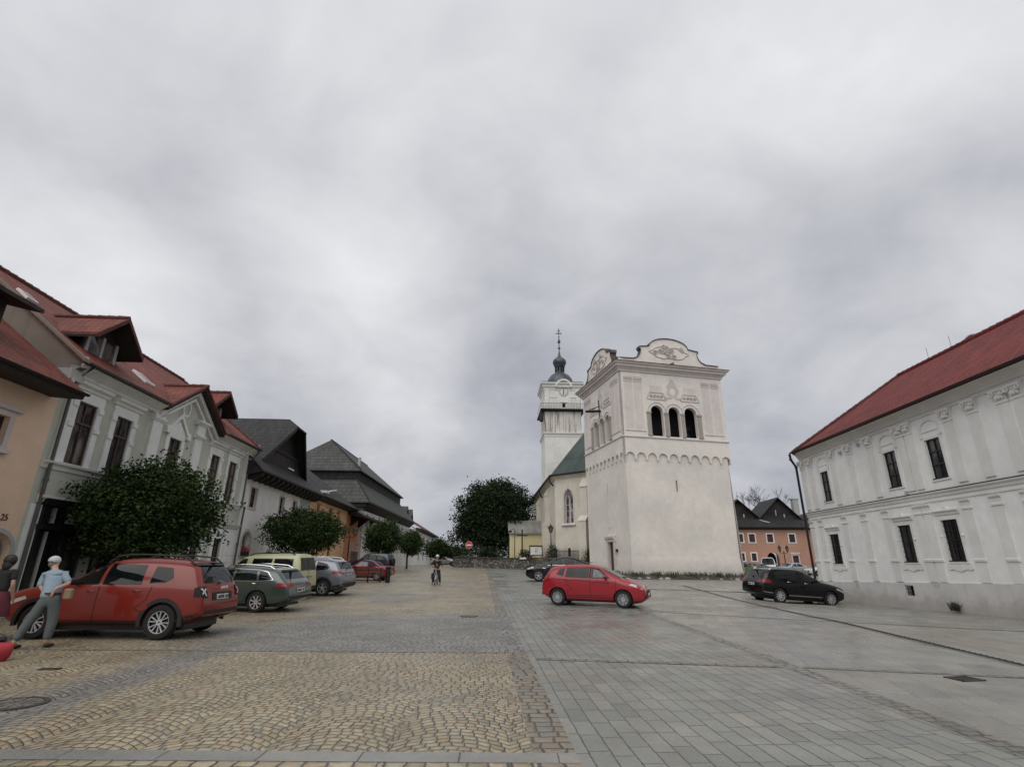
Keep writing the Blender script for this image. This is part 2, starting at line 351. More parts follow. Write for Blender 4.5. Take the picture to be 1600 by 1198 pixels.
# ------------------------------------------------------------------ ground
def sheet(xl, xr, y0, y1, dy, nx, off):
    mb = MB(); ys = list(np.arange(y0, y1 + 1e-6, dy)); L = []
    for y in ys:
        a, c = xl(y), xr(y)
        for i in range(nx + 1):
            x = a + (c - a) * i / nx; L.append((x, y, gz(x, y) + off))
    F = [(j * (nx + 1) + i, j * (nx + 1) + i + 1, (j + 1) * (nx + 1) + i + 1, (j + 1) * (nx + 1) + i) for j in range(len(ys) - 1) for i in range(nx)]
    return mb.add(L, F)
def edge(y): return .90 - .052 * y
def sett_mat(name, size, pal, grey, arcs=1.1, rise=.30, jw=.075, zones=True, rough=.33):
    m, n, b = mat(name); p = n.pos()
    wob = n.new('ShaderNodeVectorMath', operation='SUBTRACT'); sock(n.nt, n.noise(p, 5., 2, .5, 0, True), wob.inputs[0]); wob.inputs[1].default_value = (.5, .5, .5)
    q = n.vadd(p, n.scale(wob.outputs[0], (size * .55,) * 3)); x, y, z = n.sep(q)
    cx = n.m('DIVIDE', x, arcs); c = n.m('FLOOR', cx); f = n.m('SUBTRACT', n.m('FRACT', cx), .5)
    v = n.m('ADD', y, n.m('MULTIPLY', n.m('MULTIPLY', f, f), rise * 4)) if rise else y
    ry = n.m('DIVIDE', v, size); row = n.m('FLOOR', ry); fy = n.m('FRACT', ry)
    off = n.white(n.xyz(row, c, 1.5))[0]
    sx = n.m('ADD', n.m('DIVIDE', x, n.m('MULTIPLY', size, n.m('ADD', 1.0, n.m('MULTIPLY', n.white(n.xyz(row, c, 9.))[0], .35)))), off)
    cl = n.m('FLOOR', sx); fx = n.m('FRACT', sx)
    dd = n.m('MINIMUM', n.m('MINIMUM', fx, n.m('SUBTRACT', 1., fx)), n.m('MINIMUM', fy, n.m('SUBTRACT', 1., fy)))
    dd = n.m('ADD', dd, n.m('MULTIPLY', n.m('SUBTRACT', n.noise(p, 40., 2), .5), .10))
    stone = n.rng(dd, jw * .35, jw * 1.5)
    rnd = n.white(n.xyz(cl, row, c)); big = n.noise(p, .55, 4, .6)
    col = n.ramp(rnd[0], pal)
    if zones:
        wx, wy, wz = n.sep(p)
        wy2 = n.m('ADD', wy, n.m('MULTIPLY', n.m('SUBTRACT', n.noise(p, .45, 4, .6), .5), 3.))
        # a relaid field of grey setts, and the old grey gutter that runs through the yellow ones
        A = n.m('MULTIPLY', n.m('MULTIPLY', n.rng(wy, 10.95, 11.05), n.rng(wy2, 19., 16.)), n.rng(wx, -8.5, -4.5))
        gx = n.m('ADD', n.m('ADD', wx, 5.6), n.m('MULTIPLY', n.m('SUBTRACT', n.noise(p, .5, 3), .5), 1.2))
        B = n.m('MULTIPLY', n.rng(n.m('ABSOLUTE', gx), .75, .25), n.rng(wy, 13., 10.))
        Cc = n.rng(n.noise(n.vadd(p, (20, 5, 0)), .25, 4, .6), .46, .62)
        far = n.m('MULTIPLY', n.m('MULTIPLY', Cc, .75), n.rng(wy, 11.5, 15.))
        g = n.m('MINIMUM', 1., n.m('ADD', n.m('ADD', A, B), far))
        col = n.mix(n.m('MULTIPLY', g, .8), col, n.ramp(rnd[0], grey))
    k = n.rng(big, .28, .72, .80, 1.12); col = n.mix(1., col, n.xyz(k, k, k), 'MULTIPLY')
    mot = n.rng(n.noise(p, 22., 4, .7), .3, .7, .86, 1.10); col = n.mix(1., col, n.xyz(mot, mot, mot), 'MULTIPLY')
    stn = n.m('MULTIPLY', n.rng(n.noise(p, .9, 6, .72), .56, .72), .35); col = n.mix(stn, col, (.07, .065, .055))
    jc = n.mix(n.rng(n.noise(p, 1.3, 4), .4, .62), (.022, .018, .014), (.065, .058, .045))
    col = n.mix(stone, jc, col)
    wet = n.rng(n.noise(p, .42, 5, .65), .38, .62)
    sset(n, b, Base_Color=col, Roughness=n.m('ADD', rough, n.m('MULTIPLY', wet, .22)), Normal=n.bump(n.m('ADD', n.rng(dd, 0., .34), n.m('MULTIPLY', rnd[0], .35)), .8, .016))
    b.inputs['Specular IOR Level'].default_value = .45
    return m
def slab_mat(name, w, l, cols, az=-3., contrast=1., rough=.24, tan=.3):
    m, n, b = mat(name); p = n.pos()
    rot = n.new('ShaderNodeVectorRotate', rotation_type='Z_AXIS'); sock(n.nt, p, rot.inputs[0]); rot.inputs['Angle'].default_value = R(az)
    x, y, z = n.sep(rot.outputs[0])
    wn_ = n.m('MULTIPLY', n.m('SUBTRACT', n.noise(p, 3., 2), .5), .03)
    cx = n.m('DIVIDE', n.m('ADD', x, wn_), w); c = n.m('FLOOR', cx); fx = n.m('FRACT', cx)
    r0_ = n.white(n.xyz(c, 4., 1.5)); ll = n.m('MULTIPLY', l, n.m('ADD', .8, n.m('MULTIPLY', r0_[0], .5)))
    cy = n.m('ADD', n.m('DIVIDE', n.m('ADD', y, wn_), ll), n.m('MULTIPLY', r0_[0], 7.3)); r = n.m('FLOOR', cy); fy = n.m('FRACT', cy)
    dx_ = n.m('MULTIPLY', n.m('MINIMUM', fx, n.m('SUBTRACT', 1., fx)), w); dy_ = n.m('MULTIPLY', n.m('MINIMUM', fy, n.m('SUBTRACT', 1., fy)), l)
    d_ = n.m('ADD', n.m('MINIMUM', dx_, dy_), n.m('MULTIPLY', n.m('SUBTRACT', n.noise(p, 18., 3), .5), .012))
    stone = n.m('MAXIMUM', n.rng(d_, .001, .010), n.m('MULTIPLY', n.rng(n.noise(p, 1.6, 4, .7), .5, .75), .45)); rnd = n.white(n.xyz(c, r, 2.))
    col = n.ramp(rnd[0], cols)
    t = n.m('MULTIPLY', n.rng(n.noise(p, .33, 4, .6), .46, .60), tan); col = n.mix(t, col, (.195, .155, .125))
    k = n.rng(n.noise(p, 1.1, 5, .65), .28, .72, .84, 1.14); col = n.mix(1., col, n.xyz(k, k, k), 'MULTIPLY')
    mot = n.rng(n.noise(p, 25., 4, .7), .3, .7, .88, 1.10); col = n.mix(1., col, n.xyz(mot, mot, mot), 'MULTIPLY')
    col = n.mix(n.m('MULTIPLY', n.m('SUBTRACT', 1., stone), contrast), col, (.035, .032, .028))
    wet = n.rng(n.noise(p, .5, 5, .65), .38, .62); stn = n.m('MULTIPLY', n.rng(n.noise(p, .7, 6, .72), .55, .72), .38); col = n.mix(stn, col, (.075, .07, .06))
    sset(n, b, Base_Color=col, Roughness=n.m('ADD', rough, n.m('MULTIPLY', wet, .25)), Normal=n.bump(n.m('ADD', n.m('MULTIPLY', stone, contrast), n.m('MULTIPLY', rnd[0], .4)), .7, .008))
    return m
YEL = [(0, (.23, .19, .115)), (.3, (.37, .31, .20)), (.6, (.30, .27, .19)), (.8, (.34, .255, .16)), (1, (.21, .195, .15))]
GRY = [(0, (.125, .13, .135)), (.4, (.19, .193, .188)), (.7, (.245, .24, .22)), (1, (.155, .155, .148))]
M['setts'] = sett_mat('yellow_granite_setts', .105, YEL, GRY)
M['settsnear'] = sett_mat('near_granite_setts', .15, YEL, GRY, rise=0, zones=False)
M['settsedge'] = sett_mat('edge_setts', .17, [(0, (.19, .155, .11)), (.5, (.225, .19, .14)), (1, (.18, .17, .145))], GRY, arcs=50, rise=0, zones=True)
SLB = [(0, (.155, .163, .148)), (.35, (.205, .212, .19)), (.7, (.18, .184, .165)), (1, (.235, .232, .20))]
M['slabs'] = slab_mat('grey_stone_slabs', .20, .46, SLB)
M['slabs2'] = slab_mat('smooth_stone_slabs', .42, .95, [(0, (.18, .182, .165)), (.5, (.215, .213, .19)), (1, (.235, .228, .20))], az=16., contrast=.45, tan=.45)
M['granite'] = slab_mat('granite_strip', 3.0, .9, [(0, (.19, .19, .175)), (1, (.235, .225, .20))], az=88, contrast=.9, tan=.1)
M['earth'] = plain('street_ground', (.23, .215, .19), .8, 0, .2, .4)
def grass_mat():
    m, n, b = mat('mown_grass'); p = n.pos(); k = n.noise(p, 14., 4, .7); q = n.noise(p, .5, 3)
    sset(n, b, Base_Color=n.mix(q, n.mix(k, (.030, .055, .012), (.085, .125, .030)), (.075, .095, .03)), Roughness=.95, Normal=n.bump(k, 1., .05)); return m
M['grass'] = grass_mat()
xs = [-900, -400, -150, -80] + list(range(-44, 70, 3)) + [80, 120, 200, 400, 900]; ys = [-60, -20, -8] + list(range(-4, 120, 3)) + [130, 160, 220, 400, 900, 1600]
gm = MB(); gm.add([(x, y, gz(x, y) - .05) for y in ys for x in xs], [(j * len(xs) + i, j * len(xs) + i + 1, (j + 1) * len(xs) + i + 1, (j + 1) * len(xs) + i) for j in range(len(ys) - 1) for i in range(len(xs) - 1)])
struct('ground', gm, M['earth'])
struct('cobblestone_road', sheet(lambda y: -14. - .052 * y, lambda y: edge(y) - .40, 5.49, 100, .5, 10, 0.), M['setts'])
struct('cobblestone_strip', sheet(lambda y: -14. - .052 * y, lambda y: edge(y) - .40, -5.76, 5.24, .5, 10, 0.), M['settsnear'])
struct('stone_crossing_strip', sheet(lambda y: -14. - .052 * y, lambda y: edge(y) - .02, 5.24, 5.49, .125, 10, .002), M['granite'])
struct('sett_edging', sheet(lambda y: edge(y) - .40, lambda y: edge(y) - .02, 5.49, 100, .5, 2, .001), M['settsedge'])
struct('sett_edging_near', sheet(lambda y: edge(y) - .40, lambda y: edge(y) - .02, -5.76, 5.24, .5, 2, .001), M['settsedge'])
struct('slab_paving', sheet(lambda y: edge(y) - .02, lambda y: 4.55, -6, 100, .5, 8, 0.), M['slabs'])
M['settsgrey'] = sett_mat('grey_edge_setts', .16, [(0, (.15, .145, .125)), (.5, (.19, .18, .155)), (1, (.21, .185, .15))], GRY, arcs=50, rise=0, zones=False)
struct('slab_border', sheet(lambda y: 4.55, lambda y: 4.82, -6, 60, .5, 2, .002), M['settsgrey'])
struct('square_paving', sheet(lambda y: 4.82 if y < 60 else 4.55, lambda y: 17.6 + .026 * y if y < 33 else 60, -6, 32.9, .7, 12, 0.), M['slabs2'])
struct('upper_square_paving', sheet(lambda y: 4.82 if y < 60 else 4.55, lambda y: 90, 32.9, 100, .9, 26, 0.), M['slabs2'])
# cross joint of small setts on the slabs
def band(name, pts, w, off, m):
    mb = MB(); L = []
    for i, (x, y) in enumerate(pts):
        a = Vector(pts[max(0, i - 1)]); c = Vector(pts[min(len(pts) - 1, i + 1)]); t = (c - a).normalized(); nn = Vector((-t.y, t.x)) * w / 2
        L += [(x + nn.x, y + nn.y, gz(x + nn.x, y + nn.y) + off), (x - nn.x, y - nn.y, gz(x - nn.x, y - nn.y) + off)]
    mb.add(L, [(2 * i, 2 * i + 1, 2 * i + 3, 2 * i + 2) for i in range(len(pts) - 1)]); return struct(name, mb, m)
def line(a, b, n=24): return [(a[0] + (b[0] - a[0]) * i / n, a[1] + (b[1] - a[1]) * i / n) for i in range(n + 1)]
band('sett_cross_band', line((.45, 10.35), (4.5, 9.75)), .2, .006, M['settsgrey'])
band('sett_cross_band', line((4.85, 9.7), (17.0, 6.8)), .16, .006, M['settsgrey'])
band('sett_cross_band', line((4.85, 20.2), (17.2, 12.6)), .16, .006, M['settsgrey'])
band('grey_channel_border', line((-14.3, 10.98), (.32 - .4, 10.98)), .10, .006, M['settsedge'])
M['drain'] = plain('rusty_drain_channel', (.035, .030, .028), .6, .2, .4, 4.)
dl = [(7.6, 2.), (8.2, 6.), (8.77, 10.01), (9.3, 13.8), (9.84, 17.5), (10.4, 24.), (11.06, 32.2), (11.4, 37.)]
dl2 = [(a[0] + (b[0] - a[0]) * k / 6, a[1] + (b[1] - a[1]) * k / 6) for a, b in zip(dl, dl[1:]) for k in range(6)] + [dl[-1]]
band('drainage_channel_kerb', dl2, .26, .006, M['granite'])
db = MB(); L = []
for i, (x, y) in enumerate(dl2):
    L += [(x - .065, y, gz(x, y) + .012), (x + .065, y, gz(x, y) + .012)]
db.add(L, [(2 * i, 2 * i + 1, 2 * i + 3, 2 * i + 2) for i in range(len(dl2) - 1)])
for i in range(len(dl2) - 1):   # grating bars
    for k in range(4):
        x = dl2[i][0] + (dl2[i + 1][0] - dl2[i][0]) * k / 4; y = dl2[i][1] + (dl2[i + 1][1] - dl2[i][1]) * k / 4; z = gz(x, y)
        db.box(x - .06, x + .06, y - .02, y + .02, z + .012, z + .02)
tag(obj('drain_channel', db, M['drain'], None), 'long dark drainage channel crossing the slabs diagonally on the right', 'drain')
# manholes and covers
def disc(name, label, x, y, rx, ry, rim=.05, rot=0.):
    z = gz(x, y); t = thing(name, label, 'manhole cover', (x, y, z))
    mb = MB(); mb.lathe((x, y, z), [(rx + rim, -.04), (rx + rim, .012), (rx, .016), (rx, -.04)], 40); obj('frame', mb, M['drain'], t)
    c = MB(); c.lathe((x, y, z), [(0.001, -.02), (rx - .008, -.02), (rx - .008, .011), (0.001, .012)], 40)
    for k in range(10):
        a = k * math.pi / 5
        for r_ in (.3, .55, .8): c.box(x + math.cos(a) * r_ * rx - .025, x + math.cos(a) * r_ * rx + .025, y + math.sin(a) * r_ * rx - .025, y + math.sin(a) * r_ * rx + .025, z + .010, z + .018)
    obj('cover', c, M['lid'], t)
M['lid'] = plain('brown_grey_lid', (.13, .115, .10), .55, .2, .3, 5.)
disc('manhole_cover', 'round manhole cover with dark rim in the cobbles at the lower left', -5.78, 7.02, .27, .27, .06)
disc('manhole_cover', 'small round manhole cover in the cobbles below the cyclist', -1.3, 17.95, .24, .24, .04)
def grate(name, label, x, y, w, l, az):
    z = gz(x, y); t = thing(name, label, 'drain cover', (x, y, z), R(az)); mb = MB()
    for a, c_, e, f in ((-w, w, -l, -l + .03), (-w, w, l - .03, l), (-w, -w + .03, -l, l), (w - .03, w, -l, l)): mb.box(a, c_, e, f, -.03, .014)
    obj('frame', mb, M['drain'], t, world=False); g = MB()
    k = -l + .05
    while k < l - .04: g.box(-w + .03, w - .03, k, k + .025, -.02, .012); k += .05
    obj('grating', g, M['drain'], t, world=False)
grate('drain_cover', 'square iron grate in the smooth slabs at the right', 6.8, 8.84, .2, .16, 10)
grate('drain_cover', 'flat iron cover in the road in front of the stone wall', -1.1, 45.5, .5, .22, 0)
grate('drain_cover', 'rusty cover in the cobbles near the man in the cap', -7.1, 9.1, .14, .07, 5)
# grass patch behind the bell tower
def lawnz(x, y): return gz(x, y) + .05 + .85 * sst(52.3, 56.5, y) * (1 - .8 * sst(57.5, 61.5, y)) * (1 - .8 * sst(25.6, 27.4, x))
mb = MB(); n_ = 18; LP_ = [(19.5 + 9 * i / n_, 52.3 + 10 * j / n_) for j in range(n_ + 1) for i in range(n_ + 1)]
mb.add([(x, y, lawnz(x, y)) for x, y in LP_], [(j * (n_ + 1) + i, j * (n_ + 1) + i + 1, (j + 1) * (n_ + 1) + i + 1, (j + 1) * (n_ + 1) + i) for j in range(n_) for i in range(n_)])
struct('lawn', mb, M['grass'], 60)
# ------------------------------------------------------------------ left row of houses: facade line
FL = Fr((-14, 0), -3, 1); P = FL.P
def window(root, F, a, b, z0, z1, n=0., rec=.09, fm='brownwood', gm='glassw', mull=1, trans=(.66,), fw_=.06, loop=None, surround=None, sm_='sagewhite', name='window'):
    """frame at the back of the reveal (a part) > pane, surround (sub-parts)"""
    L = loop or rect(a, b, z0, z1); nn = n - rec
    f = MB(); plate(f, F, grow(L, .02), nn - .05, nn, [grow(L, -fw_)])
    for k in range(mull):
        c = a + (b - a) * (k + 1) / (mull + 1); f.fbox(F, c - fw_ * .4, c + fw_ * .4, nn - .04, nn + .012, z0 + fw_ * .5, z1 - fw_ * .5)
    for t in trans:
        c = z0 + (z1 - z0) * t; f.fbox(F, a + fw_ * .5, b - fw_ * .5, nn - .04, nn + .02, c - fw_ * .6, c + fw_ * .6)
    o = obj(name, f, M[fm], root); p = MB(); plate(p, F, grow(L, -fw_ * .6), nn - .045, nn - .035); obj('pane', p, M[gm], o)
    if surround:
        s = MB(); surround(s); obj('surround', s, M[sm_], o)
    return o
def roofslab(mb, pts, th=.12):   # pts: 3+ corner points of a roof plane (top face), thickened downwards
    mb.loft([[(p[0], p[1], p[2] - th) for p in pts], [tuple(p) for p in pts]])
def ridge_tiles(mb, a, b, r=.11, step=.36):
    a = Vector(a); b = Vector(b); L = (b - a).length; n = max(1, int(L / step)); t = (b - a) / n
    for i in range(n): mb.tube([a + t * i, a + t * (i + 1.08)], [r * .82, r * 1.06], 8)
def downpipe(root, pts, m='gutter', r=.055, name='downpipe'):
    mb = MB(); mb.tube(pts, r, 8)
    for p in pts[1:-1]: mb.tube([(p[0], p[1], p[2] - .05), (p[0], p[1], p[2] + .05)], r * 1.35, 8)
    obj(name, mb, M[m], root, 40)
def gutter(root, F, s0, s1, n, z, m='gutter', r=.075):
    mb = MB(); pr = [(n + r * math.cos(a), z + r * math.sin(a)) for a in [math.pi + math.pi * i / 8 for i in range(9)]] + [(n + (r - .015) * math.cos(a), z + (r - .015) * math.sin(a)) for a in [2 * math.pi - math.pi * i / 8 for i in range(9)]]
    mb.prof(F, s0, s1, pr); obj('gutter', mb, M[m], root)
def text_mb(txt, h, font_w=.62, ext=.01):   # letters from blender's own font, as a mesh
    cu = bpy.data.curves.new('t', 'FONT'); cu.body = txt; cu.size = h; cu.extrude = ext; cu.resolution_u = 3; o = bpy.data.objects.new('t', cu); COL.objects.link(o)
    bpy.context.view_layer.update(); me = bpy.data.meshes.new_from_object(o.evaluated_get(bpy.context.evaluated_depsgraph_get()))
    vs = [tuple(v.co) for v in me.vertices]; fs = [tuple(p.vertices) for p in me.polygons]; bpy.data.objects.remove(o); bpy.data.curves.remove(cu); bpy.data.meshes.remove(me); return vs, fs
def facade_text(root, F, txt, s, n, z, h, m, name='lettering', sx=1.):
    vs, fs = text_mb(txt, h); mb = MB(); mb.add([F.P(s + x * sx, n + .01 + zz, z + y) for x, y, zz in vs], fs); return obj(name, mb, M[m], root)
# ---- L1 peach house (only its right end is in the picture)
t = thing('peach_house', 'peach house number 25 with red tiled roof, at the left edge', 'house', tuple(P(13, 0, 0)))
mb = MB(); win = rect(14.0, 15.0, 4.72, 5.56); door = arch(15.05, 16.38, 0., 1.85, 10, .5)
wall(mb, FL, rect(6, 16.5, -.1, 7.0), [rect(10.6, 11.6, 4.72, 5.56), win, door]); mb.quad(P(6, 0, -.1), P(6, -9, -.1), P(6, -9, 7), P(6, 0, 7)); obj('wall', mb, M['peach'], t)
for a in (14.0, 10.6):
    window(t, FL, a, a + 1., 4.72, 5.56, rec=.14, surround=lambda s, a=a: (plate(s, FL, rect(a - .16, a + 1.16, 4.6, 5.74), 0, .035, [rect(a, a + 1., 4.72, 5.56)]), s.fbox(FL, a - .26, a + 1.34, 0, .12, 5.74, 5.86), s.fbox(FL, a - .2, a + 1.24, 0, .14, 4.5, 4.6)), sm_='zvrelief')
d = MB(); plate(d, FL, grow(door, .02), -.4, -.3); dr = obj('door', d, M['black'], t)
s = MB(); plate(s, FL, grow(door, .12), 0, .03, [door]); obj('surround', s, M['greyplaster'], dr)
s = MB(); plate(s, FL, rect(15.5, 16.2, .9, 2.1), -.28, -.24); bd = obj('notice_board', s, M['whitepaint'], t)
for i in range(7): s = MB(); s.fbox(FL, 15.58, 15.8 + .3 * random.random(), -.24, -.233, 1.95 - i * .14, 1.99 - i * .14); obj('printed_line', s, M['black'], bd)
facade_text(t, FL, '25', 15.72, .0, 2.68, .26, 'brownwood', 'house_number')
s = MB()
eo, ei = P(17.2, 1.0, 7.05), 0
roofslab(s, [P(5, 1.05, 6.70), P(16.2, 1.05, 6.70), P(16.5, -4.6, 10.9), P(5, -4.6, 10.9)], .1); obj('roof', s, M['redtile'], t)
s = MB(); s.prof(FL, 5, 16.2, [(0, 6.55), (1.0, 6.48), (1.05, 6.62), (1.0, 6.66), (0, 6.95)]); obj('soffit', s, M['wood'], t); gutter(t, FL, 5, 16.22, 1.12, 6.66, 'darkgutter')
s = MB()   # dormer at the left edge
s.fbox(FL, 12.3, 14.5, -2.4, -.7, 7.6, 9.1); dm = obj('dormer', s, M['wood'], t)
s = MB(); s.fbox(FL, 12.6, 14.2, -.7, -.66, 8.1, 8.9); obj('window', s, M['glassw'], dm)
s = MB(); roofslab(s, [P(12.0, .1, 9.0), P(14.9, .1, 9.0), P(14.9, -3.2, 9.75), P(12.0, -3.2, 9.75)], .12); obj('dormer_roof', s, M['plank'], dm)
# ---- L2 sage green house
A0, A1 = 16.5, 31.1
t = thing('green_house', 'sage green house with white pilasters, small gable and red tiled roof', 'house', tuple(P(A0, 0, 0)))
WX = [17.35, 19.33, 22.9, 26.72, 28.72]; WW = .93; ZB, ZT = 4.66, 6.79
gw = [rect(22.6, 23.6, .9, 2.7), rect(26.3, 27.2, .9, 2.7), rect(28.55, 29.4, .3, 2.7)]
wins = [rect(a, a + WW, ZB, ZT) for a in WX]
shop = rect(17.06, 21.0, .0, 3.45)
mb = MB(); out = [(A0, -.1), (A1, -.1), (A1, 7.72), (26.35, 7.72), (24.12, 9.25), (21.9, 7.72), (A0, 7.72)]
wall(mb, FL, out, wins + gw + [shop], depth=.09)
mb.quad(P(A1, 0, 0), P(A1, -9, 0), P(A1, -9, 7.7), P(A1, 0, 7.7)); obj('wall', mb, M['sage'], t)
# gable side wall towards the peach house and the far one
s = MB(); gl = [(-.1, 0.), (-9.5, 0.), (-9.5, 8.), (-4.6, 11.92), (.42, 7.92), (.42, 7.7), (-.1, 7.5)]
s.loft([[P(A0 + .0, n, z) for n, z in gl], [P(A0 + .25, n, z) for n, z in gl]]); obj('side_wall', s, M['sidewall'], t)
def surr(a, last=True):
    def f(s):
        plate(s, FL, rect(a - .27, a + WW + .27, ZB - .02, ZT + .02), 0, .05, [rect(a, a + WW, ZB, ZT)])
        for q in (a - .27, a + WW + .05): s.fbox(FL, q - .02, q + .24, .05, .085, ZB + 1.2, ZB + 1.36); s.fbox(FL, q - .02, q + .24, .05, .085, ZT - .22, ZT - .04)
        s.fbox(FL, a - .25, a + WW + .25, 0, .06, ZT + .02, 7.16)
        s.prof(FL, a - .36, a + WW + .36, [(0, 7.16), (.10, 7.18), (.14, 7.27), (.24, 7.32), (.28, 7.42), (0, 7.45)])
    return f
for i, a in enumerate(WX):
    if i == 2:
        def f3(s, a=a):
            plate(s, FL, rect(a - .27, a + WW + .27, ZB - .02, ZT + .02), 0, .05, [rect(a, a + WW, ZB, ZT)]); c = a + WW / 2
            plate(s, FL, [(a - .2, ZT + .02), (a + WW + .2, ZT + .02), (a + WW + .2, 7.1), (c, 7.62), (a - .2, 7.1)], 0, .06)
            for g in (-1, 1):
                plate(s, FL, [(c + g * .98, 7.06), (c + g * .98, 7.22), (c + g * .75, 7.25), (c, 7.98), (c, 7.78), (c + g * .68, 7.1)], 0, .13)
                s.fbox(FL, c + g * .83 - .14, c + g * .83 + .14, .0, .16, 6.92, 7.08)
        window(t, FL, a, a + WW, ZB, ZT, rec=.035, surround=f3)
    else: window(t, FL, a, a + WW, ZB, ZT, rec=.035, surround=surr(a))
for h in gw:
    a, b_ = h[0][0], h[1][0]; z0, z1 = h[0][1], h[2][1]
    window(t, FL, a, b_, z0, z1, gm='glassd', surround=lambda s, a=a, b_=b_, z0=z0, z1=z1: (plate(s, FL, rect(a - .25, b_ + .3, z0 - .05, z1 + .28), 0, .045, [rect(a, b_, z0, z1)]), s.fbox(FL, a - .3, b_ + .35, 0, .1, z1 + .28, z1 + .36)))
s = MB()   # pilasters with capitals
for a in (21.35, 24.75): # flank the gable
    s.fbox(FL, a + .08, a + .75, 0, .09, 4.6, 7.2); s.prof(FL, a, a + .84, [(0, 7.2), (.12, 7.2), (.2, 7.3), (.2, 7.36), (0, 7.36)]); s.fbox(FL, a + .06, a + .78, 0, .13, 7.36, 7.84); s.prof(FL, a - .1, a + .94, [(0, 7.84), (.16, 7.84), (.3, 7.96), (.3, 8.04), (0, 8.04)])
for a in (16.78, 30.62):
    s.fbox(FL, a, a + .42, 0, .06, 4.6, 7.5)
for a in (16.62, 29.75): s.fbox(FL, a, a + .42 if a < 20 else 31.0, 0, .05, 0., 3.25)
for a in (21.6, 24.6): s.fbox(FL, a, a + .8, 0, .05, 0, 3.25)
obj('pilasters', s, M['sagewhite'], t)
s = MB()
s.prof(FL, A0 + .05, A1, [(0, 4.36), (.05, 4.38), (.08, 4.5), (.18, 4.54), (.2, 4.6), (0, 4.63)])
s.prof(FL, A0 + .3, A1, [(0, 3.3), (.05, 3.32), (.10, 3.42), (.18, 3.46), (.2, 3.53), (0, 3.56)]); s.fbox(FL, 21.2, A1, 0, .03, 3.0, 3.2)
obj('string_course', s, M['sagewhite'], t)
s = MB(); pr = [(0, 7.5), (.10, 7.52), (.14, 7.6), (.34, 7.72), (.5, 7.80), (.52, 7.86), (0, 7.86)]
s.prof(FL, A0, 21.6, pr); s.prof(FL, 26.65, A1 + .2, pr)
for g in (-1, 1):   # raking mouldings of the gable
    c = 24.12
    for (o0, o1, w) in ((.0, .20, .24), (.34, .46, .13)):
        L = [(c + g * 2.5, 7.68 - o0 * 1.0), (c, 9.36 - o0 * 1.2), (c, 9.36 - o1 * 1.2), (c + g * 2.5, 7.68 - o1 * 1.0)]
        plate(s, FL, L if g > 0 else L[::-1], 0, w)
obj('cornice', s, M['sagewhite'], t)
s = MB(); c8 = [(23.72 + .24 * math.cos(a), 8.3 + .3 * math.sin(a)) for a in [2 * math.pi * i / 16 for i in range(16)]]; plate(s, FL, grow(c8, .09), 0, .06, [c8]); obj('oval_vent', s, M['sagewhite'], t)
# shopfront
s = MB(); s.fbox(FL, 17.06, 17.3, -.1, .12, 0, 3.3); s.fbox(FL, 20.75, 21.0, -.1, .12, 0, 3.3); s.fbox(FL, 17.0, 21.06, -.1, .2, 3.25, 3.45); s.fbox(FL, 17.0, 21.06, -.1, .26, 2.5, 2.66)
for q in (18.0, 19.1, 19.9): s.fbox(FL, q, q + .12, -.1, .06, 0, 3.3)
s.fbox(FL, 17.3, 20.75, -.1, .04, 0, .55); sf = obj('shopfront', s, M['black'], t)
s = MB(); s.fbox(FL, 17.25, 20.8, -.2, -.12, 0, 3.3); obj('glass', s, M['glassd'], sf)
s = MB(); s.fbox(FL, 17.42, 17.5, -.1, .1, .3, 2.45); s.fbox(FL, 17.66, 17.72, -.1, .02, 2.72, 3.2); obj('pipe', s, M['greyplaster'], sf)
s = MB(); s.fbox(FL, 18.14, 19.08, -.1, .03, 2.74, 3.2); ps = obj('shop_sign', s, M['whitepaint'], t)
facade_text(ps.parent, FL, 'TPNC', 18.42, .03, 3.0, .19, 'black', 'lettering', .95); facade_text(ps.parent, FL, '- & B', 18.42, .03, 2.79, .19, 'black', 'lettering', .95)
s = MB(); s.fbox(FL, 19.3, 19.85, -.1, -.02, .95, 1.75); s.fbox(FL, 19.35, 19.8, -.1, -.02, 1.85, 1.9); obj('poster', s, M['greyplaster'], sf)
# roof: front plane eave (n .55,z 7.9) to ridge, hipped/verge ends
s = MB(); er, rr_ = (.56, 7.93), (-4.6, 12.05); ra = P(A0, *rr_); 
roofslab(s, [P(A0 - .12, *er), P(21.35, *er), P(24.1, -1.45, 9.55), P(26.75, *er), P(A1 + .05, *er), P(A1 - .4, *rr_), P(A0 - .12, *rr_)]); roofslab(s, [P(A0 - .12, -9.8, 7.93), P(A0 - .12, *rr_), P(A1 - .4, *rr_), P(A1 + .05, -9.8, 7.93)])
rf = obj('roof', s, M['redtile'], t); s = MB(); ridge_tiles(s, P(A0 - .2, -4.6, 12.07), P(A1 - .4, -4.6, 12.07), .12); ridge_tiles(s, P(A1 - .4, -4.6, 12.07), P(A1 + .05, .56, 7.97), .09); obj('ridge_tiles', s, M['redtile3'], rf)
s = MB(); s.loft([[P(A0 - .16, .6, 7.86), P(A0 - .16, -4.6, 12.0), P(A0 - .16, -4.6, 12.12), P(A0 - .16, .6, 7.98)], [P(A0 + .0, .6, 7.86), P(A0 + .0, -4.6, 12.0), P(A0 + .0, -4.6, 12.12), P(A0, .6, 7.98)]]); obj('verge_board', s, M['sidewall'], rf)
gutter(t, FL, A0, 21.5, .64, 7.9); gutter(t, FL, 26.8, A1 + .1, .64, 7.9)
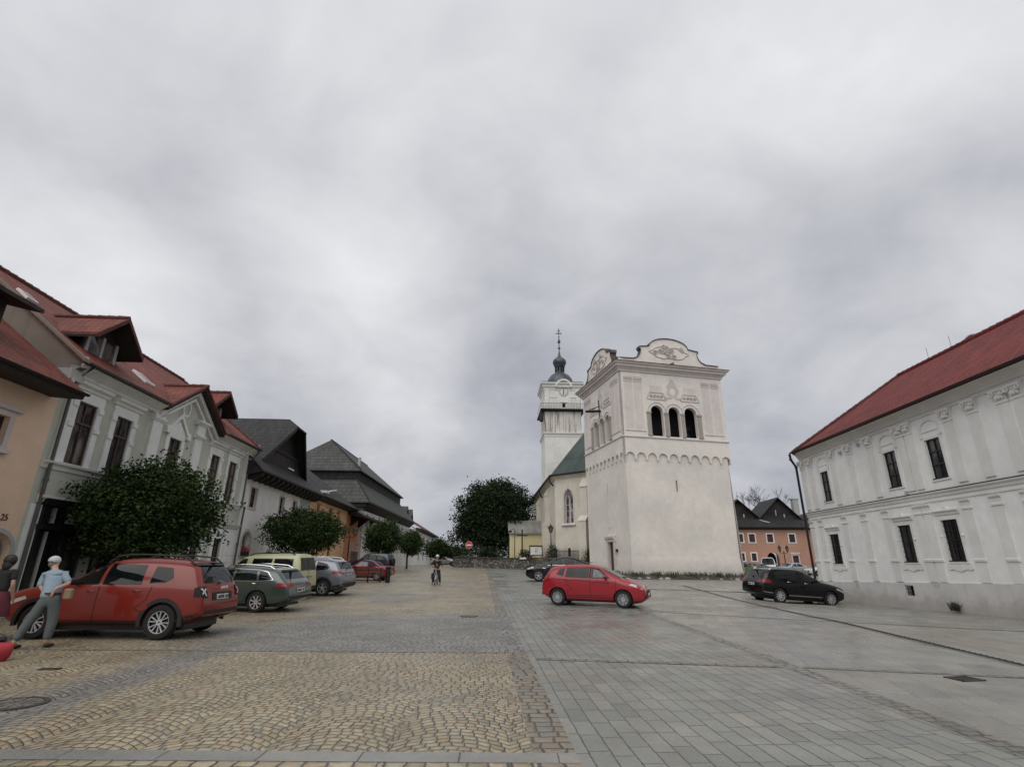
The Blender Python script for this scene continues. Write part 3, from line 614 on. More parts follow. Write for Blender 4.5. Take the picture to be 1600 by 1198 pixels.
# little gable roof over the pediment
s = MB(); zr, zi = 9.55, 8.02
for g in (-1, 1):
    L = [P(24.12 + g * 2.6, .52, zi - .2), P(24.12, .52, zr), P(24.12, -1.6, zr), P(24.12 + g * 2.6, .3, zi - .2)]; roofslab(s, L if g < 0 else L[::-1], .1)
g1 = obj('gable_roof', s, M['redtile'], t); s = MB()
for g in (-1, 1):
    L = [P(24.12 + g * 2.58, .5, zi - .33), P(24.12, .5, zr - .13), P(24.12, -.0, zr - .13), P(24.12 + g * 2.58, -.0, zi - .33)]; roofslab(s, L if g < 0 else L[::-1], .04)
obj('soffit', s, M['wood'], g1); s = MB(); ridge_tiles(s, P(24.12, .6, zr + .02), P(24.12, -1.6, zr + .02), .11); 
for g in (-1, 1): ridge_tiles(s, P(24.12 + g * 2.6, .52, zi - .18), P(24.12, .52, zr + .02), .07, .3)
obj('ridge_tiles', s, M['redtile3'], g1)
def dormer(a, b_, zb, zt, zr, n0, nb, over=.75):
    s = MB(); s.fbox(FL, a, b_, nb, n0, zb, zt); c = (a + b_) / 2; plate(s, FL, [(a, zt), (b_, zt), (c, zr - .15)], n0 - .1, n0); dm = obj('dormer', s, M['plank'], t)
    s = MB(); s.fbox(FL, a + .25, c - .08, n0, n0 + .03, zb + .35, zt - .1); s.fbox(FL, c + .08, b_ - .25, n0, n0 + .03, zb + .35, zt - .1); obj('pane', s, M['glassw'], dm)
    s = MB()
    for q in (a + .1, c - .06, b_ - .22): s.fbox(FL, q, q + .13, n0, n0 + .06, zb + .2, zt)
    s.fbox(FL, a + .1, b_ - .1, n0, n0 + .06, zb + .2, zb + .32); obj('window_frame', s, M['greyplaster'], dm)
    s = MB()
    for g in (-1, 1):
        h = (b_ - a) / 2 + .4; L = [P(c + g * h, n0 + over, zt - .28), P(c, n0 + over, zr), P(c, nb - 1.6, zr), P(c + g * h, nb + .2, zt - .28)]; roofslab(s, L if g < 0 else L[::-1], .12)
    df = obj('dormer_roof', s, M['redtile'], dm); s = MB()
    for g in (-1, 1):
        h = (b_ - a) / 2 + .38; L = [P(c + g * h, n0 + over - .02, zt - .42), P(c, n0 + over - .02, zr - .13), P(c, nb, zr - .13), P(c + g * h, nb + .2, zt - .42)]; roofslab(s, L if g < 0 else L[::-1], .04)
    obj('dormer_soffit', s, M['wood'], dm); s = MB(); ridge_tiles(s, P(c, n0 + over, zr + .02), P(c, nb - 1.6, zr + .02), .1)
    for g in (-1, 1): s.loft([[P(c + g * h, n0 + over + q, zt - .30 + w) for q, w in ((0, -.16), (.04, -.16), (.04, .02), (0, .02))], [P(c, n0 + over + q, zr + w) for q, w in ((0, -.16), (.04, -.16), (.04, .02), (0, .02))]])
    obj('ridge_tiles', s, M['redtile3'], dm)
DORM = [(17.5, 19.3, 8.3, 9.55, 10.4, -.55, -2.3), (26.75, 28.5, 8.5, 9.65, 10.35, -.8, -2.6)]
for D_ in DORM: dormer(*D_)
s = MB()   # roof windows (skylights) lie on the slope
def sky_(a, b_, f0, f1):
    q = lambda a, f, h: P(a, er[0] + (rr_[0] - er[0]) * f + h * .65, er[1] + (rr_[1] - er[1]) * f + h * .76)
    m1 = MB(); m1.loft([[q(a, f0, 0), q(b_, f0, 0), q(b_, f1, 0), q(a, f1, 0)], [q(a, f0, .09), q(b_, f0, .09), q(b_, f1, .09), q(a, f1, .09)]]); o = obj('roof_window', m1, M['sagewhite'], t)
    m2 = MB(); m2.loft([[q(a + .08, f0 + .015, .08), q(b_ - .08, f0 + .015, .08), q(b_ - .08, f1 - .015, .08), q(a + .08, f1 - .015, .08)], [q(a + .08, f0 + .015, .1), q(b_ - .08, f0 + .015, .1), q(b_ - .08, f1 - .015, .1), q(a + .08, f1 - .015, .1)]]); obj('pane', m2, M['redglass'], o)
sky_(21.0, 21.65, .18, .31); sky_(17.1, 17.6, .62, .71); sky_(20.9, 21.3, .42, .48)
downpipe(t, [P(A0 + .32, .62, 7.85), P(A0 + .32, .1, 7.3), P(A0 + .32, .1, 4.0), P(A0 + .32, .12, .1)]); downpipe(t, [P(A1 - .12, .6, 7.8), P(A1 - .12, .09, 7.0), P(A1 - .12, .09, 4.7), P(A1 + .03, .2, 4.5), P(A1 + .0, .16, 2.5), P(A1 + .0, .14, .1)])
s = MB(); s.fbox(FL, 16.32, 16.9, -.3, .3, 7.25, 7.62); s.tube([P(16.6, .42, 7.7), P(16.6, .42, 8.1)], .1, 10); s.tube([P(16.42, .35, 7.05), P(16.42, .35, 7.3)], .06, 10); obj('corner_corbel', s, M['greyplaster'], t)
s = MB(); s.tube([P(A1 + .35, .3, 7.9), P(A1 + .35, .3, 8.25)], .07, 10); obj('vent_pipe', s, M['whitepaint'], t)
s = MB(); s.fbox(FL, 29.3, 30.5, -5.3, -4.7, 10.3, 11.7); obj('chimney', s, M['greyplaster'], t)
# ---- L3 white house with black shingled gable
B0, B1 = 31.12, 43.5
t = thing('white_house', 'white house with black shingled roof and tall boarded gable', 'house', tuple(P(B0, 0, 0)))
nich = arch(31.95, 33.0, 1.9, 2.75, 12, .5); ws = [(32.1, 33.0), (36.9, 37.7), (39.5, 40.3)]
mb = MB(); wall(mb, FL, rect(B0, 41.0, -.1, 6.9), [nich] + [rect(a, b_, 4.66, 5.82) for a, b_ in ws] + [arch(35.6, 36.6, .6, 1.7, 8)], depth=.25); obj('wall', mb, M['white'], t)
mb = MB(); mb.fbox(FL, 41.0, B1, -1, .0, 0, 6.9); obj('side_bay', mb, M['greyplaster'], t)
for a, b_ in ws: window(t, FL, a, b_, 4.66, 5.82, rec=.12, surround=lambda s, a=a, b_=b_: plate(s, FL, rect(a - .13, b_ + .13, 4.52, 5.92), 0, .03, [rect(a, b_, 4.66, 5.82)]), sm_='zvrelief', trans=(.3, .7), gm='glassd')
window(t, FL, 35.6, 36.6, .6, 2.2, loop=arch(35.6, 36.6, .6, 1.7, 8), rec=.25, gm='glassd', surround=lambda s: plate(s, FL, grow(arch(35.6, 36.6, .6, 1.7, 8), .15), 0, .03, [arch(35.6, 36.6, .6, 1.7, 8)]), sm_='zvrelief')
window(t, FL, 31.95, 33.0, 1.9, 3.25, loop=nich, rec=.25, fm='greyplaster', trans=(.45,), surround=lambda s: plate(s, FL, grow(nich, .17), 0, .035, [nich]), sm_='zvrelief', gm='glassw')
s = MB(); s.fbox(FL, 31.98, 32.95, -.1, .12, 1.9, 2.12); fb = obj('flower_box', s, M['wood'], t)
fl = MB(); lf = MB()
for i in range(260):
    a, n_, z = random.uniform(31.98, 32.95), random.uniform(-.12, .18), 2.12 + abs(random.gauss(0, .16)); q = P(a, n_, z); e = random.uniform(.02, .04); v1 = Vector([random.gauss(0, 1) for _ in range(3)]).normalized(); v2 = v1.orthogonal().normalized()
    (fl if random.random() < .6 else lf).quad(q - v1 * e, q - v2 * e, q + v1 * e, q + v2 * e)
M['petal'] = plain('red_petals', (.42, .03, .05), .6); M['leafd'] = plain('dark_leaves', (.022, .038, .015), .6)
tag(obj('flowers', fl, M['petal'], fb), kind='stuff'); tag(obj('leaves', lf, M['leafd'], fb), kind='stuff')
s = MB(); s.fbox(FL, 35.35, 35.7, .0, .3, 4.05, 4.3); s.tube([P(35.5, 0, 4.4), P(35.5, .25, 4.4), P(35.5, .25, 4.25)], .02); obj('wall_lantern', s, M['black'], t)
# skirt roof with rafter ends
s = MB(); roofslab(s, [P(B0 - .25, 1.0, 6.72), P(B1 + .4, 1.0, 6.72), P(B1 + .4, -.35, 7.95), P(B0 - .25, -.35, 7.95)], .1); obj('eave_roof', s, M['shingle'], t)
s = MB(); s.prof(FL, B0 - .2, B1 + .35, [(0, 6.45), (.1, 6.4), (.9, 6.62), (.95, 6.7), (0, 7.3)]); sf = obj('soffit', s, M['wood'], t)
s = MB(); a = B0 + .1
while a < B1 + .2:
    s.loft([[P(a + w, n_, z) for n_, z in ((0, 6.2), (.42, 6.16), (.52, 6.24), (.85, 6.42), (.88, 6.6), (0, 6.5))] for w in (0, .3)]); a += .86
obj('rafter_end', s, M['wood'], sf)
c = 37.2; s = MB(); zr = 11.4; hh = 10.65; sl = .84
wz = [(c - 4.15, 7.9), (c + 4.15, 7.9), (c + .8, hh + .05), (c - .8, hh + .05)]; plate(s, FL, wz, -.5, -.28); obj('gable', s, M['plank'], t)
s = MB(); s.fbox(FL, c - 2.9, c + 2.9, -.28, -.2, 8.75, 8.9); obj('gable_beam', s, M['wood'], t)
s = MB()
for g in (-1, 1):
    e = B0 if g < 0 else B1 + .3; ze = zr - abs(e - c) * sl; k = (zr - hh) / sl
    L = [P(e, -.3, ze), P(c + g * 4.3, .12, zr - 4.3 * sl), P(c + g * k, .75, hh - .02), P(c + g * .02, -.25, zr), P(c + g * .02, -16, zr), P(e, -16, ze)]
    roofslab(s, L if g < 0 else L[::-1], .13)
L = [P(c - (zr - hh) / sl - .05, .78, hh - .04), P(c + (zr - hh) / sl + .05, .78, hh - .04), P(c, -.28, zr + .01)]; roofslab(s, L, .1)
obj('roof', s, M['shingle'], t)
s = MB()
for g in (-1, 1): s.loft([[P(c + g * 4.35, .02 + q, zr - 4.35 * sl - .1 + w) for q, w in ((0, -.2), (.1, -.2), (.1, 0), (0, 0))], [P(c + g * .9, .62 + q, hh - .12 + w) for q, w in ((0, -.2), (.1, -.2), (.1, 0), (0, 0))]])
obj('verge_board', s, M['wood'], t)
s = MB(); s.fbox(FL, 38.2, 39.3, -.26, -.16, 7.95, 8.05); obj('ledge', s, M['white'], t)
# ---- L4 apricot house, hipped
C0, C1 = 43.5, 55.6
t = thing('apricot_house', 'apricot house with small brown windows under a black hipped roof', 'house', tuple(P(C0, 0, 0)))
ws = [(45.4, 46.2), (49.3, 50.2), (52.1, 52.9)]; gh = [(46.5, 47.5), (50, 51)]
mb = MB(); wall(mb, FL, rect(C0, C1, -.1, 6.9), [rect(a, b_, 5.35, 6.2) for a, b_ in ws] + [rect(a, b_, 1.8, 3.2) for a, b_ in gh], depth=.2); mb.quad(P(C1, 0, 0), P(C1, -10, 0), P(C1, -10, 6.9), P(C1, 0, 6.9)); obj('wall', mb, M['apricot'], t)
for a, b_ in ws: window(t, FL, a, b_, 5.35, 6.2, rec=.15, trans=(), surround=lambda s, a=a, b_=b_: s.fbox(FL, a - .15, b_ + .15, 0, .08, 6.2, 6.3), sm_='greyplaster', gm='glassd')
for a, b_ in gh: window(t, FL, a, b_, 1.8, 3.2, rec=.15, gm='glassd')
s = MB(); ap = P(49.4, -3.6, 10.6); e0, e1 = (43.9, .85, 6.78), (57.0, .85, 6.78)
roofslab(s, [P(*e0), P(*e1), ap], .1); roofslab(s, [P(*e0), ap, P(49.4, -16, 10.6), P(43.9, -16, 6.78)], .1); roofslab(s, [P(*e1), P(57.0, -16, 6.78), P(49.4, -16, 10.6), ap], .1); obj('roof', s, M['shingle'], t)
s = MB(); s.prof(FL, C0 + .4, 56.9, [(0, 6.5), (.8, 6.62), (.82, 6.72), (0, 6.85)]); obj('soffit', s, M['wood'], t); gutter(t, FL, 44, 57.0, .93, 6.76)
s = MB(); s.tube([P(44.6, .95, 7.15), P(50.3, .1, 7.95)], .07, 6); s.fbox(FL, 44.2, 45., .4, 1.0, 7.0, 7.2); obj('flashing', s, M['whitepaint'], t)
# ---- orange house set behind with a deep canopy roof
t = thing('orange_house', 'deep orange house with arched doorway under a jutting black canopy roof', 'house', tuple(P(C1, 0, 0)))
dr = arch(61.6, 63.6, 1., 3.0, 10, .75); mb = MB(); wall(mb, FL, rect(C1, 64.25, -.1, 6.45), [dr], depth=.5); mb.quad(P(64.25, 0, 0), P(64.25, -10, 0), P(64.25, -10, 6.4), P(64.25, 0, 6.4)); obj('wall', mb, M['orange'], t)
s = MB(); plate(s, FL, grow(dr, .03), -.55, -.45); o = obj('door', s, M['doorwood'], t); s = MB(); plate(s, FL, grow(dr, .3), 0, .04, [dr]); obj('surround', s, M['zvrelief'], o)
s = MB(); roofslab(s, [P(C1 + .3, 1.85, 6.1), P(65.6, 1.85, 6.1), P(65.6, -.2, 7.05), P(C1 + .3, -.2, 7.05)], .12); roofslab(s, [P(C1 + .3, -.2, 7.05), P(65.6, -.2, 7.05), P(65.6, -12, 7.6), P(C1 + .3, -12, 7.6)], .12); obj('roof', s, M['shingle'], t)
s = MB(); s.prof(FL, C1 + .4, 65.5, [(0, 6.25), (1.7, 6.0), (1.75, 6.08), (0, 6.5)])
for a in (57.5, 61., 64.4): s.loft([[P(a + w, n_, z) for n_, z in ((0, 5.2), (.1, 5.2), (1.2, 6.1), (0, 6.3))] for w in (0, .14)])
obj('canopy_bracket', s, M['wood'], t)
s = MB()
for a in (58.2, 59.0, 59.8, 60.6): s.fbox(FL, a, a + .28, .0, .06, 1.2, 3.6)
obj('shutter', s, M['zvrelief'], t); s = MB()
for i in range(14): s.tube([P(57.8 + i * .24, .3, 1.0), P(57.8 + i * .24, .3, 2.6)], .02, 5)
s.tube([P(57.7, .3, 2.6), P(61.1, .3, 2.6)], .03, 5); obj('railing', s, M['brownwood'], t)
downpipe(t, [P(64.9, .5, 6.1), P(64.9, .2, 5.5), P(64.9, .2, .6)], 'darkgutter', .09)
# ---- L5 large white house with double hipped roof
t = thing('great_house', 'large white house with huge two-tier grey shingled hipped roof', 'house', (-16.6, 62, .8))
F5 = Fr((-16.7, 61.2), -1, 1); mb = MB(); L5 = 30.8
ws = [1.2 + i * 3.3 for i in range(9)]; hol = [rect(a, a + .8, 5.45, 6.85) for a in ws] + [rect(a, a + .8, 2.4, 3.6) for a in ws[1:]]
wall(mb, F5, rect(0, L5, .5, 7.6), hol, depth=.3); q = F5.P
for a, b_ in (((0, 0), (0, -13)), ((L5, 0), (L5, -13)), ((0, -13), (L5, -13))): mb.quad(q(*a, .5), q(*b_, .5), q(*b_, 7.6), q(*a, 7.6))
obj('wall', mb, M['white'], t)
for h in hol: window(t, F5, h[0][0], h[1][0], h[0][1], h[2][1], rec=.2, gm='glassd', trans=(.6,))
def hiproof(F, s0, s1, n0, n1, z0, i, z1, mb, top=None):   # skirt ring from eave rect to inset rect
    a = [F.P(s0, n0, z0), F.P(s1, n0, z0), F.P(s1, n1, z0), F.P(s0, n1, z0)]; b_ = [F.P(s0 + i, n0 - i, z1), F.P(s1 - i, n0 - i, z1), F.P(s1 - i, n1 + i, z1), F.P(s0 + i, n1 + i, z1)]
    for k in range(4): roofslab(mb, [a[k], a[(k + 1) % 4], b_[(k + 1) % 4], b_[k]], .15)
s = MB(); hiproof(F5, -.95, L5 + .95, .75, -13.75, 8.05, 2.25, 10.75, s)
b_ = [F5.P(1.1, -1.15, 11.95), F5.P(L5 - 1.1, -1.15, 11.95), F5.P(L5 - 1.1, -11.85, 11.95), F5.P(1.1, -11.85, 11.95)]; r1, r2 = F5.P(5.6, -6.5, 16.5), F5.P(L5 - 6.1, -6.5, 16.5)
roofslab(s, [b_[0], b_[1], r2, r1], .15); roofslab(s, [b_[2], b_[3], r1, r2], .15); roofslab(s, [b_[3], b_[0], r1], .15); roofslab(s, [b_[1], b_[2], r2], .15)
obj('roof', s, M['shingle2'], t)
s = MB(); s.fbox(F5, 1.5, L5 - 1.5, -11.4, -1.55, 10.5, 11.9); obj('roof_band', s, M['shingle'], t)
s = MB(); s.prof(F5, -.5, L5 + .5, [(0, 7.1), (.6, 7.75), (.72, 7.95), (0, 8.1)]); s.fbox(F5, -.7, .0, -13, .3, 7.5, 7.95); obj('soffit', s, M['wood'], t)
s = MB(); s.fbox(F5, -.03, .02, -3.6, 0.02, 6.4, 7.6); obj('cornice', s, M['greyplaster'], t)
s = MB(); ridge_tiles(s, b_[0] + Vector((0, 0, .05)), r1, .1, .6); ridge_tiles(s, F5.P(-.9, .7, 8.1), F5.P(1.3, -1.5, 10.8), .09, .45); ridge_tiles(s, r1, r2, .1, .6); obj('ridge_tiles', s, M['shingle'], t)
s = MB(); q1 = b_[0] + Vector((-.6, 1.2, .9)); s.box(q1.x - .14, q1.x + .14, q1.y - .14, q1.y + .14, q1.z - .3, q1.z + .75); obj('chimney', s, M['greyplaster'], t)
s = MB(); q1 = F5.P(.4, -7., 10.); s.box(q1.x - .15, q1.x + .15, q1.y - .15, q1.y + .15, 8.8, 10.7); obj('vent', s, M['black'], t)
# ---- far end of the row
F6 = Fr((-18.2, 93.5), -2.5, 1)
t = thing('far_dark_house', 'narrow dark-roofed house with two pointed dormers beyond the great house', 'house', tuple(F6.P(0, 0, 1)))
s = MB(); wall(s, F6, rect(0, 14, .5, 7.4), [rect(a, a + .9, 5, 6.4) for a in (2, 5.5, 9, 12)]); s.quad(F6.P(0, 0, .5), F6.P(0, -9, .5), F6.P(0, -9, 7.4), F6.P(0, 0, 7.4)); obj('wall', s, M['white'], t)
for a in (2, 5.5, 9, 12): window(t, F6, a, a + .9, 5, 6.4, gm='glassd')
s = MB(); roofslab(s, [F6.P(-.3, 1, 7.5), F6.P(14.4, 1, 7.5), F6.P(14.4, -5, 10.2), F6.P(-.3, -5, 10.2)]); obj('roof', s, M['shingle'], t)
for a in (4., 10.):
    s = MB(); s.fbox(F6, a - 1.2, a + 1.2, -4, -.8, 8.3, 9.6); dm = obj('dormer', s, M['plank'], t); s = MB()
    for g in (-1, 1):
        L = [F6.P(a + g * 1.7, -.3, 9.3), F6.P(a, -.3, 11.2), F6.P(a, -5, 11.2), F6.P(a + g * 1.7, -5, 9.3)]; roofslab(s, L if g < 0 else L[::-1])
    obj('dormer_roof', s, M['shingle2'], dm)
F7 = Fr((-19.0, 110), -2.2, 1)
t = thing('far_red_roofed_house', 'white house with long red roof at the far end of the left row', 'house', tuple(F7.P(0, 0, 1)))
fw7 = [4, 12, 20, 28]; hol = [rect(a, a + 1.5, 5.2, 6.9) for a in fw7] + [rect(a, a + 1.5, 2, 3.4) for a in fw7]
s = MB(); wall(s, F7, rect(0, 34, .5, 8.0), hol); s.quad(F7.P(0, 0, .5), F7.P(0, -9, .5), F7.P(0, -9, 8), F7.P(0, 0, 8)); obj('wall', s, M['white'], t)
for h in hol: window(t, F7, h[0][0], h[1][0], h[0][1], h[2][1], gm='glassd', trans=(.6,))
s = MB(); roofslab(s, [F7.P(-1.5, 1.2, 8.0), F7.P(35, 1.2, 8.0), F7.P(35, -5, 11.6), F7.P(-1.5, -5, 11.6)]); roofslab(s, [F7.P(-1.5, -5, 11.6), F7.P(35, -5, 11.6), F7.P(35, -11, 8.), F7.P(-1.5, -11, 8.)]); obj('roof', s, M['redtile3'], t)
s = MB(); s.prof(F7, -1.4, 35, [(0, 7.6), (1.1, 7.8), (1.1, 7.95), (0, 8.2)]); obj('soffit', s, M['wood'], t)
F8 = Fr((-20.4, 146), -2.2, 1)
t = thing('far_low_house', 'low dark-roofed house last in the left row', 'house', tuple(F8.P(0, 0, 1)))
s = MB(); wall(s, F8, rect(0, 22, .5, 6.6), [rect(4, 5.2, 3, 4.6), rect(12, 13.2, 3, 4.6)]); obj('wall', s, M['greyplaster'], t)
for a in (4, 12): window(t, F8, a, a + 1.2, 3, 4.6, gm='glassd')
s = MB(); roofslab(s, [F8.P(-1, 1.6, 7.), F8.P(24, 1.6, 7.), F8.P(22, -4, 9.8), F8.P(1, -4, 9.8)]); obj('roof', s, M['shingle'], t)
# ------------------------------------------------------------------ bell tower
ZF = Fr((10.19, 47), 77, 1); ZL = Fr((10.19, 47), -13, -1); WF, WL = 10.88, 9.75; GB = .25
t = thing('bell_tower', 'square rose-white bell tower with triple arches and curved gables', 'tower', (10.19, 47, GB))
fo = [(3.0, 4.28), (4.83, 6.03), (6.5, 7.8)]; lo = [(2.85, 3.95), (4.3, 5.45), (5.85, 7.05)]
ops = [arch(a, b, 12.86, 15.2, 14, (b - a) / 2) for a, b in fo]; opl = [arch(a, b, 12.86, 15.0, 14, (b - a) / 2) for a, b in lo]
def scallop(Wd, n):
    out = []; p = Wd / n
    for i in range(n):
        a = i * p; out += [(a, 10.62), (a + .09, 10.50), (a + .17, 10.62)] if i else [(0, 10.45), (.12, 10.5), (.17, 10.62)]
        out += [(a + .17 + (p - .17) * (.5 - .5 * math.cos(math.pi * k / 8)), 10.72 + .52 * math.sin(math.pi * k / 8)) for k in range(9)]
    return out[:-1] + [(Wd, 10.5)]
up_ = MB()
for F, Wd, n, oo in ((ZF, WF, 10, ops), (ZL, WL, 10, opl)):
    o = scallop(Wd, n) + [(Wd, 19.2), (0, 19.2)]; wall(up_, F, o, oo, depth=.45)
    m = len(o); up_.add([F.P(a, 0, z) for a, z in o] + [F.P(a, -.18, z) for a, z in o], [(i, (i + 1) % m, m + (i + 1) % m, m + i) for i in range(m)])
bk = ZF.P(WF, 0, 0) - ZF.o; c1, c2, c3 = ZF.P(WF, 0, 0), ZF.P(WF, -WL, 0), ZL.P(WL, 0, 0)
up_.quad(c1 + Vector((0, 0, 10.5)), c2 + Vector((0, 0, 10.5)), c2 + Vector((0, 0, 19.2)), c1 + Vector((0, 0, 19.2))); up_.quad(c2 + Vector((0, 0, 10.5)), c3 + Vector((0, 0, 10.5)), c3 + Vector((0, 0, 19.2)), c2 + Vector((0, 0, 19.2)))
obj('wall', up_, M['zv'], t)
lw = MB(); i_ = .18; bt = .12   # shaft with a slight batter at its foot
slf = rect(5.02, 5.18, 7.8, 8.85); wall(lw, ZF, [(i_, 2.2), (WF - i_, 2.2), (WF - i_, 11.3), (i_, 11.3)], [slf], n=-i_, depth=.4)
dl_ = rect(3.45, 4.75, .3, 3.5); wall(lw, ZL, [(i_, 2.2), (3.45, 2.2), (3.45, 3.5), (4.75, 3.5), (4.75, 2.2), (WL - i_, 2.2), (WL - i_, 11.3), (i_, 11.3)], [rect(4.5, 4.66, 7.75, 8.95), rect(4.5, 4.66, 4.35, 4.85)], n=-i_, depth=.4)
q = lambda F, s, n, z: F.P(s, n, z)
lw.quad(q(ZF, i_ - bt, -i_ + bt, GB - .3), q(ZF, WF - i_ + .25, -i_ + bt, GB - .3), q(ZF, WF - i_, -i_, 2.2), q(ZF, i_, -i_, 2.2))
for a, b in ((i_ - bt, 3.45), (4.75, WL - i_)): lw.quad(q(ZL, a, -i_ + bt, GB - .3), q(ZL, b, -i_ + bt, GB - .3), q(ZL, b if b > 5 else 3.45, -i_, 2.2), q(ZL, a + (bt if a < 1 else 0), -i_, 2.2))
for (a, b) in ((3.45, 3.45), (4.75, 4.75)): lw.quad(q(ZL, a, -i_ + bt, GB), q(ZL, a, -.7, GB), q(ZL, a, -.7, 3.5), q(ZL, a, -i_, 3.5))
lw.quad(q(ZF, WF - i_ + .25, -i_ + bt, GB - .3), q(ZF, WF - i_ + .25, -WL, GB - .3), q(ZF, WF - i_, -WL, 11.3), q(ZF, WF - i_, -i_, 11.3)); lw.quad(q(ZF, 0, -WL + .2, 0), q(ZF, WF, -WL + .2, 0), q(ZF, WF, -WL + .2, 11), q(ZF, 0, -WL + .2, 11))
obj('shaft', lw, M['zv'], t)
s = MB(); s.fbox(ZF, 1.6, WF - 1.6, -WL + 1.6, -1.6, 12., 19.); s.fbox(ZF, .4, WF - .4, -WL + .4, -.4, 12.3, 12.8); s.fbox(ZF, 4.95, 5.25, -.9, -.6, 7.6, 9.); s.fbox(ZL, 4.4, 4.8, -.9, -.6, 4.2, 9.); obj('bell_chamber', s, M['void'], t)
s = MB(); b0 = ZF.P(7.1, -1.15, 0); s.lathe((b0.x, b0.y, 13.1), [(.5, 0), (.46, .06), (.34, .3), (.27, .6), (.24, .75), (.1, .85)], 20); s.fbox(ZF, 6.6, 7.6, -1.25, -1.05, 13.95, 14.15); s.tube([ZF.P(6.75, -1.0, 12.9), ZF.P(7.05, -1., 13.9), ZF.P(7.5, -1., 12.9)], .05, 6); obj('bell', s, M['iron'], t, 40)
s = MB()   # stone columns and caps
for F, oo in ((ZF, fo), (ZL, lo)):
    pos = [(oo[0][0] - .44, oo[0][0] - .04), (oo[0][1] + .1, oo[1][0] - .1), (oo[1][1] + .08, oo[2][0] - .08), (oo[2][1] + .04, oo[2][1] + .44)]
    for a, b in pos: s.fbox(F, a, b, 0, .07, 12.86, 15.0); s.fbox(F, a - .05, b + .05, 0, .12, 15.0, 15.16); s.fbox(F, a - .03, b + .03, 0, .1, 12.86, 13.02)
obj('column', s, M['colstone'], t)
s = MB()   # archivolts and sills
for F, oo in ((ZF, fo), (ZL, lo)):
    for a, b in oo:
        c, r = (a + b) / 2, (b - a) / 2; zs = 15.2 if F is ZF else 15.0; m = 14; o = [(c + (r + .34) * math.cos(math.pi * i / m), zs + (r + .34) * math.sin(math.pi * i / m)) for i in range(m + 1)] + [(c + (r + .24) * math.cos(math.pi * i / m), zs + (r + .24) * math.sin(math.pi * i / m)) for i in range(m, -1, -1)]; plate(s, F, o, 0, .05)
    Wd = WF if F is ZF else WL
    s.prof(F, -.08, Wd + .08, [(0, 12.58), (.08, 12.62), (.1, 12.7), (0, 12.76)])
    for a, b in ((.3, 2.4), (Wd - 2.4, Wd - .3)): s.prof(F, a, b, [(0, 13.2), (.06, 13.22), (.07, 13.28), (0, 13.3)])
obj('string_course', s, M['zvtrim'], t)
s = MB(); k = MB(); rl = MB()
def spiral(mb, F, cs, cz, r, turns=1.6, sg=1, th=.045):
    pts = []
    for i in range(20):
        a = i / 19 * turns * 2 * math.pi; rr = r * (1 - i / 22); pts.append(F.P(cs + sg * rr * math.cos(a), .03, cz + rr * math.sin(a)))
    mb.tube(pts, th, 5)
for F, Wd, c in ((ZF, WF, 5.45), (ZL, WL, 4.95)):
    for a, b in ((.42, 1.25), (1.42, 2.25), (Wd - 2.25, Wd - 1.42), (Wd - 1.25, Wd - .42)):
        plate(s, F, rect(a, b, 13.42, 17.95), 0, .012); plate(k, F, rect(a - .04, b + .04, 18.0, 18.55), 0, .03)
        for i in range(4): spiral(k, F, a + .12 + i * .2, 18.27, .13, 1.2, 1 if i % 2 else -1, .03)
    for g in (-1, 1):
        x = c + g * 1.75; plate(s, F, rect(x - .62, x + .62, 17.1, 17.8), 0, .012)
        fr_ = [(x - .7, 17.1), (x - 1.0, 16.55), (x - .98, 16.42), (x + .98, 16.42), (x + 1.0, 16.55), (x + .7, 17.1)]; fr_ = fr_; k.tube([F.P(a, .02, z) for a, z in fr_ + fr_[:1]], .045, 5)
        for i in range(4): spiral(k, F, x - .55 + i * .36, 16.72, .17, 1.5, 1 if i % 2 else -1, .04)
    rg = [(c + .62 * math.cos(a) * (1 + .12 * math.cos(5 * a)), 17.45 + .78 * math.sin(a) * (1 + .1 * math.cos(6 * a))) for a in [2 * math.pi * i / 36 for i in range(36)]]
    hole = [(c + .3 * math.cos(a), 17.35 + .38 * math.sin(a)) for a in [2 * math.pi * i / 18 for i in range(18)]]; plate(rl, F, rg, 0, .03, [hole]); plate(rl, F, [(c - .3, 18.1), (c + .3, 18.1), (c + .18, 18.5), (c, 18.6), (c - .18, 18.5)], 0, .028)
    for g in (-1, 1): plate(rl, F, [(c + g * .1, 16.6), (c + g * .95, 16.5), (c + g * .9, 16.7), (c + g * .2, 16.78)][::g], 0, .028)
obj('painted_panel', s, M['zvgrey'], t); obj('scrollwork', k, M['zvrelief'], t); obj('cartouche', rl, M['zvrelief'], t)
s = MB()   # main cornice, mitred round the corner
def cornice_ring(mb, prof):
    L = []
    for n, z in prof:
        L.append([ZF.P(WF + n, n, z), ZF.P(-n, n, z), ZF.P(-n, -WL - n, z), ZF.P(WF + n, -WL - n, z)])
    for i in range(len(L) - 1):
        for j in range(4): mb.quad(L[i][j], L[i][(j + 1) % 4], L[i + 1][(j + 1) % 4], L[i + 1][j])
cornice_ring(s, [(0, 19.0), (.1, 19.02), (.14, 19.2), (.22, 19.24), (.24, 19.36), (.42, 19.42), (.46, 19.6), (.62, 19.7), (.66, 19.82), (0, 19.9)]); obj('cornice', s, M['zvtrim'], t)
s = MB(); cornice_ring(s, [(.66, 19.825), (.7, 19.83), (.7, 19.88), (0, 20.05)]); obj('cornice_flashing', s, M['coping'], t)
